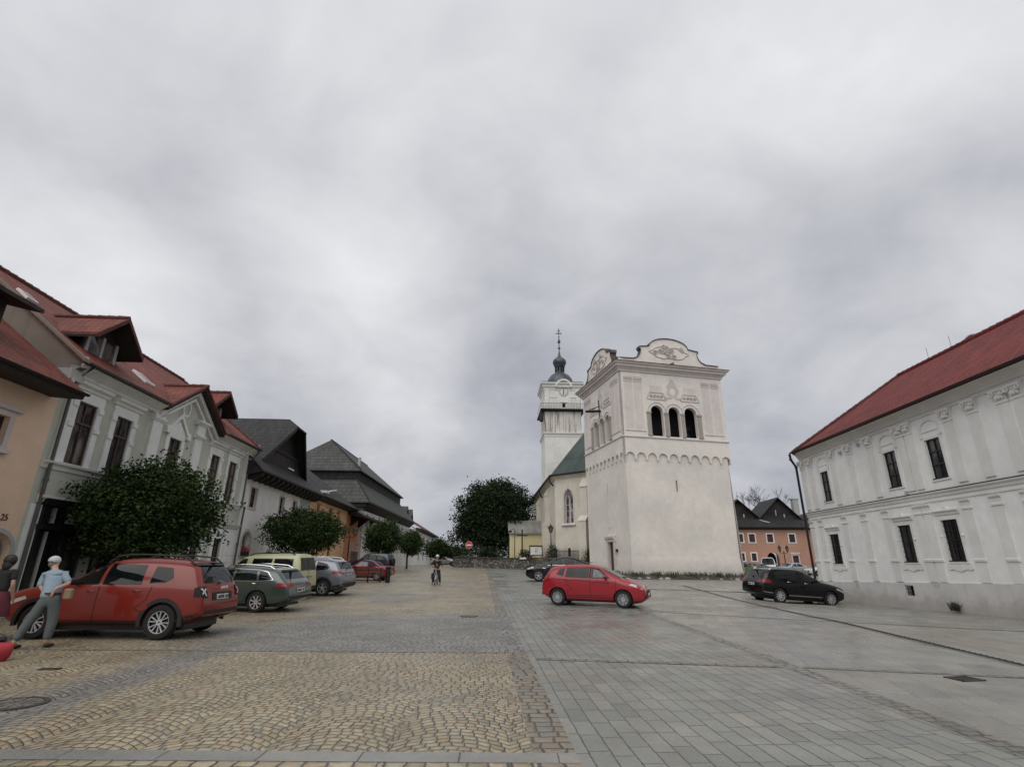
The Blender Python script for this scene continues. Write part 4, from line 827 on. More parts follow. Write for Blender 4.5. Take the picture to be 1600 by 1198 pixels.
def gable(c, hw, F, W_):
    st = [(c - hw - .02, 20.0), (c - hw, 20.38), (c - hw * .72, 20.42)]
    L = [(c - hw * .70, 20.5)] + [(c - 3.05 - .75 * (1 - math.sin(a)), 20.5 + 1.0 * (1 - math.cos(a))) for a in [math.pi / 2 * i / 6 for i in range(7)]]
    L += [(c - 3.2, 21.55), (c - 3.2, 21.75), (c - 2.1, 21.9)] + [(c - 2.1 * math.cos(a), 21.9 + .95 * math.sin(a)) for a in [math.pi * i / 18 for i in range(1, 10)]]
    Rt = [(2 * c - x, z) for x, z in (st + L)[:-1][::-1]]; return st + L + Rt
s = MB(); cp = MB(); rv = MB()
for F, Wd, c in ((ZF, WF, 5.5), (ZL, WL, 4.75)):
    o = gable(c, Wd / 2 - .12, F, Wd); plate(s, F, o, -.55, -.02); plate(s, F, o, -.55, -.56)
    cpL = o[1:-1]; L = []
    for i, (a, z) in enumerate(cpL): L.append([F.P(a, -.62, z + .0), F.P(a, .08, z + .0), F.P(a, .08, z + .065), F.P(a, -.62, z + .09)])
    cp.loft(L)
    ov = [(c + 2.0 * math.cos(a) * (1 + .08 * math.cos(8 * a)), 21.35 + .62 * math.sin(a) * (1 + .12 * math.cos(6 * a))) for a in [2 * math.pi * i / 40 for i in range(40)]]; rv.tube([F.P(a, .0, z) for a, z in ov + ov[:1]], .05, 5)
    for i in range(14): spiral(rv, F, c + random.uniform(-1.6, 1.6), 21.35 + random.uniform(-.4, .75), random.uniform(.16, .3), 1.5, random.choice((-1, 1)), .05)
obj('gable', s, M['zv'], t); obj('gable_coping', cp, M['coping'], t); obj('gable_relief', rv, M['zvrelief'], t)
s = MB(); s.add([ZF.P(-.3, .3, 20.06), ZF.P(WF + .3, .3, 20.06), ZF.P(WF + .3, -WL - .3, 20.06), ZF.P(-.3, -WL - .3, 20.06), ZF.P(WF / 2, -WL / 2, 20.9)], [(0, 1, 4), (1, 2, 4), (2, 3, 4), (3, 0, 4)]); obj('roof', s, M['redtile3'], t)
s = MB(); s.fbox(ZL, 5.1, 5.35, -.2, .03, 15.8, 17.6); s.tube([ZL.P(4.9, 0, 16.35), ZL.P(4.9, 1.6, 16.2)], .13, 8); s.tube([ZL.P(4.9, 0, 16.9), ZL.P(4.9, 1.2, 16.4)], .05, 6); obj('water_spout', s, M['iron'], t)
s = MB(); s.fbox(ZL, 3.48, 4.74, -.30, -.25, .3, 3.5); dr = obj('door', s, M['doorwood'], t)
s = MB(); s.fbox(ZL, 3.2, 3.5, -.3, .02, .3, 3.5); s.fbox(ZL, 4.7, 5.0, -.3, .02, .3, 3.5); s.prof(ZL, 3.15, 5.1, [(-.2, 3.5), (.04, 3.5), (.06, 3.7), (.16, 3.8), (.2, 3.98), (-.2, 4.05)]); obj('surround', s, M['zvtrim'], dr)
s = MB(); s.tube([ZL.P(3.65, -.26, 1.9), ZL.P(3.65, -.18, 1.9)], .05, 8); obj('handle', s, M['iron'], dr)
s = MB(); s.fbox(ZL, 2.85, 3.05, -.2, -.02, 2.6, 2.85); obj('plaque', s, M['black'], t)
# bird on the cornice
bp = ZF.P(5.45, .45, 19.9); s = MB(); s.sphere((bp.x, bp.y, bp.z + .14), .10, 10, 8, (1.7, 1, .95)); s.sphere((bp.x + .13, bp.y, bp.z + .28), .06, 10, 8); s.tube([(bp.x - .12, bp.y, bp.z + .13), (bp.x - .32, bp.y, bp.z + .09)], [.05, .02], 6); s.tube([(bp.x + .08, bp.y, bp.z + .16), (bp.x + .13, bp.y, bp.z + .27)], [.06, .045], 8); s.tube([(bp.x + .17, bp.y, bp.z + .28), (bp.x + .23, bp.y, bp.z + .27)], [.015, .004], 5)
for e in (-.03, .03): s.tube([(bp.x, bp.y + e, bp.z + .08), (bp.x, bp.y + e, bp.z + .0)], .01, 5)
solo('pigeon', s, M['lead'], 'dark pigeon perched on the bell tower cornice below the front gable', 'bird', tuple(bp), sm=60)
# rough bank of earth and stones at the foot of the tower
s = MB(); L = []
for i in range(61):
    u = -3.5 + i * (WF + 4.4) / 60; r_ = random.uniform(-.1, .1)
    for n_, h in ((1.5 + r_, -.05), (1.15 + r_, .12 + random.uniform(0, .08)), (.5, .28 + random.uniform(0, .12)), (-.2, .34)):
        p = ZF.P(u, n_, 0); L.append((p.x, p.y, gz(p.x, p.y) + h))
s.add(L, [(i * 4 + j, i * 4 + j + 1, (i + 1) * 4 + j + 1, (i + 1) * 4 + j) for i in range(60) for j in range(3)]); struct('stone_bank', s, M['dirt'])
s = MB()
for i in range(16):
    u = -3 + i * .95 + random.uniform(-.3, .3); p = ZF.P(u, 1.2 + random.uniform(-.1, .25), 0); s.sphere((p.x, p.y, gz(p.x, p.y) + .04), random.uniform(.08, .2), 7, 5, (1.5, 1, .8))
tag(obj('stones', s, M['stone'], None), 'loose grey stones edging the bank below the bell tower', 'stones', kind='stuff')
def blades(mb, cx, cy, cz, r, n, h):
    for _ in range(n):
        a = random.uniform(0, 6.28); d_ = r * math.sqrt(random.random()); x, y = cx + d_ * math.cos(a), cy + d_ * math.sin(a); hh = h * random.uniform(.5, 1.1); b = random.uniform(0, 6.28); w = random.uniform(.012, .03); lx, ly = random.gauss(0, .35) * hh, random.gauss(0, .35) * hh
        mb.add([(x - w * math.cos(b), y - w * math.sin(b), cz), (x + w * math.cos(b), y + w * math.sin(b), cz), (x + lx * .6 + w * math.cos(b), y + ly * .6 + w * math.sin(b), cz + hh * .6), (x + lx, y + ly, cz + hh)], [(0, 1, 2, 3)])
M['weed'] = plain('weeds', (.050, .055, .030), .8, 0, .5, 6.)
s = MB()
for i in range(90):
    p = ZF.P(random.uniform(-2.5, WF), random.uniform(.05, 1.2), 0); blades(s, p.x, p.y, gz(p.x, p.y) + .2, .25, 16, .32 + .25 * random.random())
tag(obj('weeds', s, M['weed'], None), 'weeds growing on the bank around the foot of the bell tower', 'weeds', kind='stuff')
# ------------------------------------------------------------------ church
A = (5.08, 62.); CS = Fr(A, -3, -1); C1_ = Fr(A, 132, 1); C2_ = Fr(tuple(C1_.P(5, 0, 0))[:2], 87, 1); C3_ = Fr(tuple(C2_.P(5, 0, 0))[:2], 42, 1); CR = Fr(tuple(C3_.P(5, 0, 0))[:2], -3, 1)
t = thing('church', 'cream gothic church with green copper roof and baroque clock tower', 'church', (8, 66, .8))
wn1 = [(1.28, 5.8), (2.56, 5.8), (2.56, 8.5)] + [(2.56 - .05 * i - .02 * i * i, 8.5 + .95 * math.sin(i * .26)) for i in range(1, 6)] ; wn1 = [(1.28, 5.8), (2.56, 5.8), (2.56, 8.5), (2.5, 8.95), (2.32, 9.35), (1.92, 9.7), (1.52, 9.35), (1.34, 8.95), (1.28, 8.5)]
HT = 11.3
s = MB(); wall(s, C1_, rect(0, 5, .5, HT), [wn1], depth=.5); wall(s, CS, rect(0, 30, .5, HT)); wall(s, C2_, rect(0, 5, .5, HT), [[(a + .55, z) for a, z in wn1]], depth=.5); wall(s, C3_, rect(0, 5, .5, HT)); wall(s, CR, rect(0, 30, .5, HT)); obj('wall', s, M['church'], t)
def gothic(F, L, off=0):
    L = [(a + off, z) for a, z in L]; f = MB(); plate(f, F, grow(L, .03), -.4, -.32, [grow(L, -.09)]); c = 1.92 + off
    f.fbox(F, c - .05, c + .05, -.4, -.3, 5.85, 8.6); f.tube([F.P(c, -.34, 8.5), F.P(c - .28, -.34, 8.9), F.P(c - .2, -.34, 9.25), F.P(c, -.34, 9.4), F.P(c + .2, -.34, 9.25), F.P(c + .28, -.34, 8.9), F.P(c, -.34, 8.5)], .045, 6)
    for z in (6.5, 7.2, 7.9): f.fbox(F, c - .6, c + .6, -.4, -.35, z - .02, z + .02)
    w = obj('window', f, M['zvtrim'], t); f = MB(); plate(f, F, grow(L, -.04), -.38, -.37); obj('pane', f, M['stain'], w)
    f = MB(); plate(f, F, grow(L, .2), 0, .03, [L]); f.prof(F, c - .95, c + .95, [(0, 5.55), (.22, 5.6), (.22, 5.68), (0, 5.85)]); obj('surround', f, M['zvtrim'], w)
M['stain'] = glass('leaded_window_glass', (.035, .022, .022), .25, c2=(.30, .30, .34), sc=2.2)
gothic(C1_, wn1); gothic(C2_, wn1, .55)
s = MB()   # buttresses: stepped
def buttress(F, s0, w=1.0, k=1.):
    s.fbox(F, s0, s0 + w, -.3, 1.25 * k, .5, 5.9); s.loft([[F.P(s0 + a, n_, z) for n_, z in ((-.2, 5.9), (1.3 * k, 5.9), (1.25 * k, 6.05), (.75 * k, 6.5), (-.2, 6.5))] for a in (-.05, w + .05)]); s.fbox(F, s0 + .05, s0 + w - .05, -.3, .75 * k, 6.4, 9.6)
    s.loft([[F.P(s0 + a, n_, z) for n_, z in ((-.2, 9.6), (.85 * k, 9.6), (.8 * k, 9.75), (.0, 10.9), (-.2, 10.9))] for a in (0, w)])
buttress(C1_, 4.0, 1.); buttress(CS, 5.2, .9, .75); buttress(CS, 16., .9, .75); buttress(C2_, 4.4, .9)
obj('buttress', s, M['church'], t)
s = MB()
for F, a, b in ((C1_, -.2, 5.2), (CS, -.1, 30), (C2_, -.2, 5.2)): s.prof(F, a, b, [(0, 10.85), (.1, 10.9), (.18, 11.1), (.38, 11.2), (.42, 11.3), (0, 11.35)])
obj('cornice', s, M['church'], t)
s = MB(); ap = Vector((11.1, 65.3, 19.6)); bkp = Vector((9.6, 92., 19.6)); ez = 11.35
pe = [C1_.P(-.2, .5, ez), C1_.P(5.2, .5, ez), C2_.P(5.2, .5, ez), C3_.P(5.2, .5, ez)]
for i in range(3): roofslab(s, [pe[i], pe[i + 1], ap], .12)
roofslab(s, [CS.P(30, .5, ez), pe[0], ap, bkp], .12); roofslab(s, [pe[3], CR.P(30, .5, ez), bkp, ap], .12); obj('roof', s, M['copper'], t)
s = MB(); s.tube([pe[0] + Vector((0, 0, -.03)), pe[1] + Vector((0, 0, -.03))], .12, 8); s.tube([CS.P(0, .55, ez - .03), CS.P(30, .55, ez - .03)], .12, 8); obj('gutter', s, M['darkgutter'], t)
s = MB(); s.tube([CS.P(.3, .6, ez - .1), CS.P(.3, .55, 10.7), CS.P(.45, .12, 10.2)], .09, 8); s.tube([CS.P(12., .6, ez - .1), CS.P(12, .5, 10.7), CS.P(12.2, .12, 10.2)], .09, 8); obj('downpipe', s, M['darkgutter'], t)
# tower: X 6.0..13.1, front at Y 95
TF = Fr((6.1, 95.), 88, 1); TW = 7.0; TL = Fr((6.1, 95.), -2, -1); TR = Fr(tuple(TF.P(TW, 0, 0))[:2], -2, 1)
def ring(mb, prof, o=0.):
    L = [[TF.P(-n + o, n, z), TF.P(TW + n - o, n, z), TF.P(TW + n - o, -TW - n, z), TF.P(-n + o, -TW - n, z)] for n, z in prof]
    for i in range(len(L) - 1):
        for j in range(4): mb.quad(L[i][j], L[i][(j + 1) % 4], L[i + 1][(j + 1) % 4], L[i + 1][j])
s = MB(); ring(s, [(0, .5), (0, 24.2)]); obj('tower_shaft', s, M['churchtower'], t)
s = MB(); ring(s, [(-.05, 24.3), (-.05, 28.9)]); obj('tower_stage', s, M['streaked'], t)
s = MB(); wall(s, TF, rect(.05, TW - .05, 28.9, 33.8), [rect(3.45, 4.0, 29.4, 30.2)], depth=.5); 
for F in (TL, TR): wall(s, F, rect(.05, TW - .05, 28.9, 33.8))
obj('clock_stage', s, M['churchtower'], t); s = MB(); s.fbox(TF, 3.3, 4.2, -.7, -.5, 29., 30.6); obj('opening', s, M['void'], t)
s = MB(); ring(s, [(0, 23.6), (.05, 23.7), (.12, 24.1), (.3, 24.3), (.32, 24.5), (-.05, 24.55)]); ring(s, [(0, 32.7), (.06, 32.8), (.1, 33.2), (.3, 33.4), (.34, 33.7), (.62, 33.95), (.66, 34.2), (-.5, 34.4)])
m = 14; cx_ = 3.7   # raised arch of the cornice over the dial
for r0_, r1_, n_ in ((1.25, 1.6, .68), (1.1, 1.25, .4)):
    o = [(cx_ + r1_ * math.cos(math.pi * i / m), 33.3 + r1_ * math.sin(math.pi * i / m)) for i in range(m + 1)] + [(cx_ + r0_ * math.cos(math.pi * i / m), 33.3 + r0_ * math.sin(math.pi * i / m)) for i in range(m, -1, -1)]; plate(s, TF, o, -.6, n_)
plate(s, TF, [(cx_ + 1.3 * math.cos(a), 33.3 + 1.3 * math.sin(a)) for a in [math.pi * i / m for i in range(m + 1)]], -1.6, .38)
s.fbox(TF, 3.1, 4.35, 0, .1, 30.35, 30.55); s.fbox(TF, 1.0, 2.4, 0, .08, 31.3, 31.5); s.fbox(TF, 5.0, 6.4, 0, .08, 31.3, 31.5); s.fbox(TF, .3, 1.0, 0, .1, 29., 32.8); s.fbox(TF, 6.1, 6.8, 0, .1, 29, 32.8)
obj('tower_cornice', s, M['churchtower'], t)
s = MB(); ring(s, [(0, 28.55), (.35, 28.75), (.75, 28.8), (.75, 28.95), (0, 28.95)]); gl_ = obj('gallery', s, M['wood'], t)
s = MB()
for i in range(30): a = -.7 + i * (TW + 1.4) / 29; s.tube([TF.P(a, .7, 28.95), TF.P(a, .7, 30.0)], .025, 4)
s.tube([TF.P(-.7, .7, 30), TF.P(TW + .7, .7, 30)], .035, 5); s.tube([TL.P(-.7, .7, 30), TL.P(TW, .7, 30)], .035, 5); obj('railing', s, M['iron'], gl_)
s = MB(); s.fbox(TL, -.2, 1.2, .2, .8, 26.8, 28.8); obj('bracket', s, M['wood'], gl_)
s = MB(); c = TF.P(cx_ + .05, .12, 32.55); dsc = [(cx_ + .05 + .95 * math.cos(a), 32.55 + .95 * math.sin(a)) for a in [2 * math.pi * i / 32 for i in range(32)]]; plate(s, TF, dsc, .0, .1); ck = obj('clock_face', s, M['whitepaint'], t)
s = MB()
for i in range(12):
    a = 2 * math.pi * i / 12; p0 = (cx_ + .05 +   .68 * math.sin(a), 32.55 + .68 * math.cos(a)); p1 = (cx_ + .05 +   .88 * math.sin(a), 32.55 + .88 * math.cos(a)); s.tube([TF.P(p0[0], .12, p0[1]), TF.P(p1[0], .12, p1[1])], .055, 5)
obj('numerals', s, M['black'], ck); s = MB(); s.tube([TF.P(cx_ + .05, .15, 32.3), TF.P(cx_ + .07, .15, 33.25)], .05, 5); s.tube([TF.P(cx_ + .05, .15, 32.9), TF.P(cx_ + .0, .15, 31.9)], .06, 5); obj('hands', s, M['black'], ck)
cc = TF.P(TW / 2 + .05, -TW / 2, 0)
s = MB(); s.fbox(TF, -.4, TW + .4, -TW - .4, .4, 34.3, 34.42); obj('tower_roof', s, M['lead'], t)
s = MB(); s.lathe((cc.x, cc.y, 0), [(2.75, 34.3), (2.7, 35.2), (2.4, 36.1), (1.9, 36.8), (1.3, 37.25), (.9, 37.4)], 16); dm = obj('dome', s, M['lead'], t, 30)
s = MB(); s.lathe((cc.x, cc.y, 0), [(1.05, 37.2), (1.1, 37.4), (.9, 37.5), (.85, 38.7), (1.1, 38.8), (1.15, 39.0), (1.0, 39.1)], 8); ln = obj('lantern', s, M['lead'], t)
s = MB()
for i in range(8):
    a = 2 * math.pi * (i + .5) / 8; x, y = cc.x + .84 * math.cos(a), cc.y + .84 * math.sin(a); s.box(x - .15, x + .15, y - .08, y + .08, 37.7, 38.6)
obj('opening', s, M['void'], ln)
s = MB(); s.lathe((cc.x, cc.y, 0), [(1.0, 39.0), (1.28, 39.35), (1.38, 39.8), (1.25, 40.25), (.9, 40.6), (.5, 40.9), (.28, 41.3), (.12, 42.1), (.10, 42.7), (.28, 42.85), (.28, 42.95), (.1, 43.1), (.08, 43.9), (.26, 44.1), (.33, 44.35), (.2, 44.65), (.1, 45.0), (.05, 45.3)], 16); on = obj('onion_spire', s, M['lead'], t, 40)
s = MB(); s.box(cc.x - .06, cc.x + .06, cc.y - .06, cc.y + .06, 45.2, 47.3); s.box(cc.x - .6, cc.x + .6, cc.y - .06, cc.y + .06, 46.1, 46.25); s.box(cc.x - .3, cc.x + .3, cc.y - .05, cc.y + .05, 46.7, 46.8); s.sphere((cc.x, cc.y, 45.35), .14); obj('cross', s, M['iron'], on)
# yellow side chapel
CH = Fr((-.15, 74.), 87, 1)
t = thing('side_chapel', 'small yellow chapel with grey sheet-metal lean-to roof beside the church', 'chapel', (0, 74, .9))
s = MB(); wall(s, CH, rect(0, 4.6, .8, 5.45)); s.fbox(CH, .02, 4.5, -6, -.02, .8, 5.4); obj('wall', s, M['yellow'], t)
s = MB(); roofslab(s, [CH.P(-.2, .35, 5.45), CH.P(4.6, .35, 5.45), CH.P(4.6, -3, 7.3), CH.P(-.2, -3, 7.3)], .1); s.quad(CH.P(-.2, -3, 7.3), CH.P(4.6, -3, 7.3), CH.P(4.6, -6, 5.5), CH.P(-.2, -6, 5.5)); obj('roof', s, M['zinc'], t)
s = MB(); s.prof(CH, -.1, 4.5, [(0, 5.2), (.3, 5.3), (.3, 5.42), (0, 5.5)]); s.fbox(CH, 0, .35, 0, .06, .8, 5.2); obj('cornice', s, M['yellow'], t)
# crucifix and flag pole in front of it
s = MB(); s.box(1.37, 1.55, 70.9, 71.1, .9, 5.75); s.box(.75, 2.15, 70.92, 71.08, 4.9, 5.05); s2 = s
solo('crucifix', s, M['wood'], 'tall dark wooden crucifix in front of the yellow chapel', 'crucifix', (1.46, 71, .9))
s = MB(); s.tube([(.5, 71, .9), (.5, 71, 5.6)], [.06, .045], 8); s.tube([(.5, 71, 5.6), (.3, 71, 5.8), (-.1, 71, 5.65)], .04, 6); s.lathe((-.1, 71, 5.35), [(.02, .3), (.22, .18), (.2, 0), (.02, -.02)], 10)
solo('lamp_pole', s, M['iron'], 'thin dark pole with bent top left of the crucifix, by the yellow chapel', 'lamp post', (.5, 71, .9))
# churchyard wall of rubble
def rubble():
    m, n, b = mat('rubble_wall'); p = n.pos(); v = n.new('ShaderNodeTexVoronoi', feature='DISTANCE_TO_EDGE'); sock(n.nt, n.scale(n.vadd(p, n.scale(n.noise(p, 2., 3, .5, 0, True), (.2,) * 3)), (1.3, 1.3, 2.6)), v.inputs['Vector']); v.inputs['Scale'].default_value = 1.9
    v2 = n.new('ShaderNodeTexVoronoi'); sock(n.nt, n.scale(n.vadd(p, n.scale(n.noise(p, 2., 3, .5, 0, True), (.2,) * 3)), (1.3, 1.3, 2.6)), v2.inputs['Vector']); v2.inputs['Scale'].default_value = 1.9
    k = n.rng(v.outputs[0], .02, .12); col = n.mix(n.white(v2.outputs['Color'])[0], (.075, .07, .06), (.23, .215, .19)); col = n.mix(k, (.02, .018, .015), col)
    col = n.mix(n.rng(n.noise(p, .9, 5, .7), .5, .7), col, (.035, .04, .022)); sset(n, b, Base_Color=col, Roughness=.9, Normal=n.bump(k, 1., .05)); return m
M['rubble'] = rubble()
s = MB(); WP = [(-7.6, 75.0), (-7.0, 72.0), (-3., 69.5), (1.5, 65.8), (4.4, 62.3), (8.2, 57.6), (9.2, 57.2)]
def wallrun(mb, pts, h, th, base=-.2, rag=.0, step=.6):
    L = []; P2 = []
    for a, b in zip(pts, pts[1:]):
        k = max(1, int(math.hypot(b[0] - a[0], b[1] - a[1]) / step)); P2 += [(a[0] + (b[0] - a[0]) * i / k, a[1] + (b[1] - a[1]) * i / k) for i in range(k)]
    P2.append(pts[-1])
    for i, (x, y) in enumerate(P2):
        a = Vector(P2[max(0, i - 1)]); c = Vector(P2[min(len(P2) - 1, i + 1)]); tt = (c - a).normalized(); nn = Vector((-tt.y, tt.x)) * th / 2; g = gz(x, y); zz = g + h + random.uniform(-rag, rag)
        L.append([(x + nn.x, y + nn.y, g + base), (x - nn.x, y - nn.y, g + base), (x - nn.x, y - nn.y, zz), (x + nn.x, y + nn.y, zz)])
    mb.loft(L)
wallrun(s, WP, 1.15, .55, rag=.05); s2 = MB()
t = thing('churchyard_wall', 'low rubble stone wall enclosing the churchyard', 'wall', (0, 68, .9)); obj('masonry', s, M['rubble'], t)
s = MB(); wallrun(s, [(x, y) for x, y in WP], .12, .7, base=0., rag=.03); s.v = [(x, y, z + 1.16) for x, y, z in s.v]; obj('coping', s, M['dirt'], t)
s = MB(); s.box(-6.6, -5.9, 71.0, 71.7, .8, 2.3); s.box(-6.7, -5.8, 70.9, 71.8, 2.3, 2.42); obj('pillar', s, M['rubble'], t)
# iron fence on the wall near the tower
t = thing('iron_fence', 'dark iron fence on the churchyard wall beside the bell tower', 'fence', (6.5, 60, 1.9)); s = MB(); f0 = Vector((5.0, 61.2, 0)); f1 = Vector((9.1, 57.0, 0))
for i in range(34):
    p = f0 + (f1 - f0) * i / 33; z = gz(p.x, p.y) + 1.2; s.tube([(p.x, p.y, z), (p.x, p.y, z + 1.05)], .02, 4)
obj('bar', s, M['iron'], t); s = MB(); p = f0; z = gz(7, 59) + 1.2
for k in (.15, .9): s.tube([(f0.x, f0.y, z + k), (f1.x, f1.y, z + k)], .03, 5)
obj('rail', s, M['iron'], t); s = MB()
for i in (0, 11, 22, 33): p = f0 + (f1 - f0) * i / 33; s.box(p.x - .12, p.x + .12, p.y - .12, p.y + .12, z - .1, z + 1.25)
obj('post', s, M['iron'], t)
# notice board
t = thing('notice_board', 'white notice board in dark frame standing on the churchyard wall', 'notice board', (2.9, 63.9, 1.2)); NBF = Fr((2.15, 64.), 87, 1)
s = MB(); plate(s, NBF, rect(0, 1.55, 2.4, 3.55), -.08, .04, [rect(.1, 1.45, 2.5, 3.42)]); 
for a in (.02, 1.42): s.fbox(NBF, a, a + .1, -.05, .03, .9, 2.4)
obj('frame', s, M['wood'], t); s = MB(); s.fbox(NBF, .08, 1.47, -.04, 0, 2.48, 3.44); bd = obj('board', s, M['whitepaint'], t)
s = MB(); o = [(.78 + .15 * math.cos(a), 2.98 + .3 * math.sin(a)) for a in [2 * math.pi * i / 20 for i in range(20)]]; plate(s, NBF, o, 0, .01, [grow(o, -.05)]); s.fbox(NBF, .7, .86, 0, .008, 2.85, 3.1); obj('emblem', s, M['greyplaster'], bd)
s = MB(); s.box(1.05, 1.85, 64.9, 64.96, 2.02, 2.2); solo('small_sign', s, M['whitepaint'], 'small blank white sign on the churchyard wall left of the notice board', 'sign', (1.45, 64.93, 1.3))
# no entry sign
t = thing('no_entry_sign', 'round red no entry sign on a grey pole before the churchyard wall', 'road sign', (-5.37, 70.4, 1.0)); z = 3.72
s = MB(); s.tube([(-5.37, 70.4, .9), (-5.37, 70.4, 4.15)], .035, 8); obj('pole', s, M['gutter'], t)
M['signred'] = plain('sign_red', (.42, .02, .04), .45, 0, .04); s = MB(); s.lathe((-5.37, 70.33, z), [(.001, 0), (.46, 0), (.46, .03), (.001, .03)], 32, 'y'); sg = obj('sign_plate', s, M['whitepaint'], t)
s = MB(); s.lathe((-5.37, 70.325, z), [(.001, -.004), (.43, -.004), (.43, .004), (.001, .004)], 32, 'y'); obj('red_disc', s, M['signred'], sg); s = MB(); s.box(-5.37 - .34, -5.37 + .34, 70.31, 70.32, z - .075, z + .075); obj('white_bar', s, M['whitepaint'], sg)
# street lanterns
def lantern(name, label, x, y, z0, z1, w=.28, arms=False):
    t = thing(name, label, 'street lamp', (x, y, z0)); s = MB(); s.lathe((x, y, z0), [(.16, 0), (.17, .3), (.10, .45), (.07, .6), (.055, (z1 - z0) * .6), (.04, z1 - z0 - 1.05), (.09, z1 - z0 - 1.0), (.03, z1 - z0 - .9)], 12); obj('post', s, M['iron'], t, 40)
    def head(hx, hz):
        s = MB(); s.lathe((hx, y, hz), [(w * .4, 0), (w * .45, .03), (w * .3, .03)], 6); s.lathe((hx, y, hz + .55), [(w * 1.15, -.03), (w * 1.2, .0), (w * .5, .2), (w * .2, .3), (w * .1, .42), (.01, .5)], 6)
        for i in range(6): a = 2 * math.pi * i / 6; s.tube([(hx + w * .42 * math.cos(a), y + w * .42 * math.sin(a), hz), (hx + w * math.cos(a), y + w * math.sin(a), hz + .55)], .018, 4)
        h = obj('lamp_head', s, M['iron'], t); g = MB(); g.lathe((hx, y, hz), [(w * .38, .02), (w * .95, .52)], 6); obj('lamp_glass', g, M['lampglass'], h)
    if arms:
        s = MB()
        for g_ in (-1, 1): s.tube([(x, y, z1 - 1.1), (x + g_ * .35, y, z1 - 1.2), (x + g_ * .5, y, z1 - 1.0)], .03, 6)
        obj('arm', s, M['iron'], t)
        for g_ in (-1, 1): head(x + g_ * .5, z1 - 1.0)
    else: head(x, z1 - .95)
M['lampglass'] = glass('lamp_glass', (.16, .14, .10), .2)
lantern('street_lamp', 'black single lantern on a post in front of the church apse', 4.55, 62.2, .9, 5.85, .3)
lantern('street_lamp', 'dark ornate lantern in front of the orange house', -15.35, 52., .7, 4.95, .26, True)
lantern('street_lamp', 'ornate lamp post with side arms before the salmon pink house', 36.2, 73., .8, 4.2, .22, True)
# small stone steps and wooden bench by the tower door
s = MB(); s.fbox(ZL, 3.0, 5.2, .0, 1.1, .2, .72); s.fbox(ZL, 2.8, 5.4, 1.0, 1.7, .1, .5); tag(solo('stone_steps', s, M['stone'], 'rough stone steps below the bell tower door', 'steps', tuple(ZL.P(4, .5, .4))))
s = MB(); s.tube([ZL.P(5.9, .6, .5), ZL.P(5.9, .6, 1.4), ZL.P(5.3, .9, 1.4), ZL.P(5.3, .9, .5)], .04, 6); s.tube([ZL.P(5.9, .6, 1.1), ZL.P(5.3, .9, 1.1)], .03, 6); solo('handrail', s, M['iron'], 'short dark handrail left of the bell tower door', 'handrail', tuple(ZL.P(5.6, .7, .5)))
# little gabled house at the end of the street
t = thing('distant_cottage', 'distant small white house with dark gable behind the big tree', 'house', (-10, 128, 1)); CF = Fr((-11.6, 128), 92, 1)
s = MB(); wall(s, CF, [(0, .5), (9, .5), (9, 5.2), (5.2, 8.8), (1.4, 5.2), (0, 5.2)], [rect(4.4, 5.4, 2.5, 4.)]); obj('wall', s, M['greyplaster'], t)
window(t, CF, 4.4, 5.4, 2.5, 4., gm='glassd')
s = MB()
for g in (-1, 1): L = [CF.P(5.2 + g * 5., .6, 4.4), CF.P(5.2, .6, 9.1), CF.P(5.2, -9, 9.1), CF.P(5.2 + g * 5., -9, 4.4)]; roofslab(s, L if g < 0 else L[::-1])
obj('roof', s, M['shingle'], t)
# ------------------------------------------------------------------ white building on the right
RB = Fr((16.6, 0), 1.5, -1); P = RB.P; S0, S1 = 4.0, 31.6
t = thing('white_building', 'long white two-storey building with pilasters and red hipped roof', 'building', tuple(P(20, 0, 0)))
uw = [(20.56, 21.37), (23.23, 24.06), (28.75, 29.55), (15.3, 16.05), (11.8, 12.55), (7.4, 8.2)]; lw_ = [(20.74, 21.57), (23.34, 24.16), (28.85, 29.75), (15.4, 16.2), (11.9, 12.6), (7.4, 8.2)]
hol = [rect(a, b, 4.92, 6.5) for a, b in uw] + [rect(a, b, 1.8 - (a - 20) * .012, 3.33 - (a - 20) * .018) for a, b in lw_]; vt = rect(23.95, 24.5, .38, .8)
s = MB(); wall(s, RB, [(S0, 1.05), (19, 1.02), (26.8, .84), (S1, .72), (S1, 8.0), (S0, 8.0)], hol, depth=.1); s.quad(P(S1, 0, -.3), P(S1, -10, -.3), P(S1, -10, 8), P(S1, 0, 8)); s.quad(P(S0, 0, -.3), P(S0, -10, -.3), P(S0, -10, 8), P(S0, 0, 8)); obj('wall', s, M['rb'], t)
s = MB(); o = [(S0, -.3), (S1 + .05, -.3), (S1 + .05, .72), (26.8, .85), (19, 1.03), (S0, 1.06)]; plate(s, RB, o, -.02, .05, [vt]); obj('plinth', s, M['rbplinth'], t)
s = MB(); plate(s, RB, vt, -.25, -.2); vo = obj('cellar_opening', s, M['void'], t); s = MB()
for i in range(5): a = 23.98 + i * .12; s.tube([P(a, -.05, .38), P(a, -.05, .8)], .012, 5)
for z in (.5, .65): s.tube([P(23.95, -.05, z), P(24.5, -.05, z)], .012, 5)
obj('grille', s, M['iron'], vo)
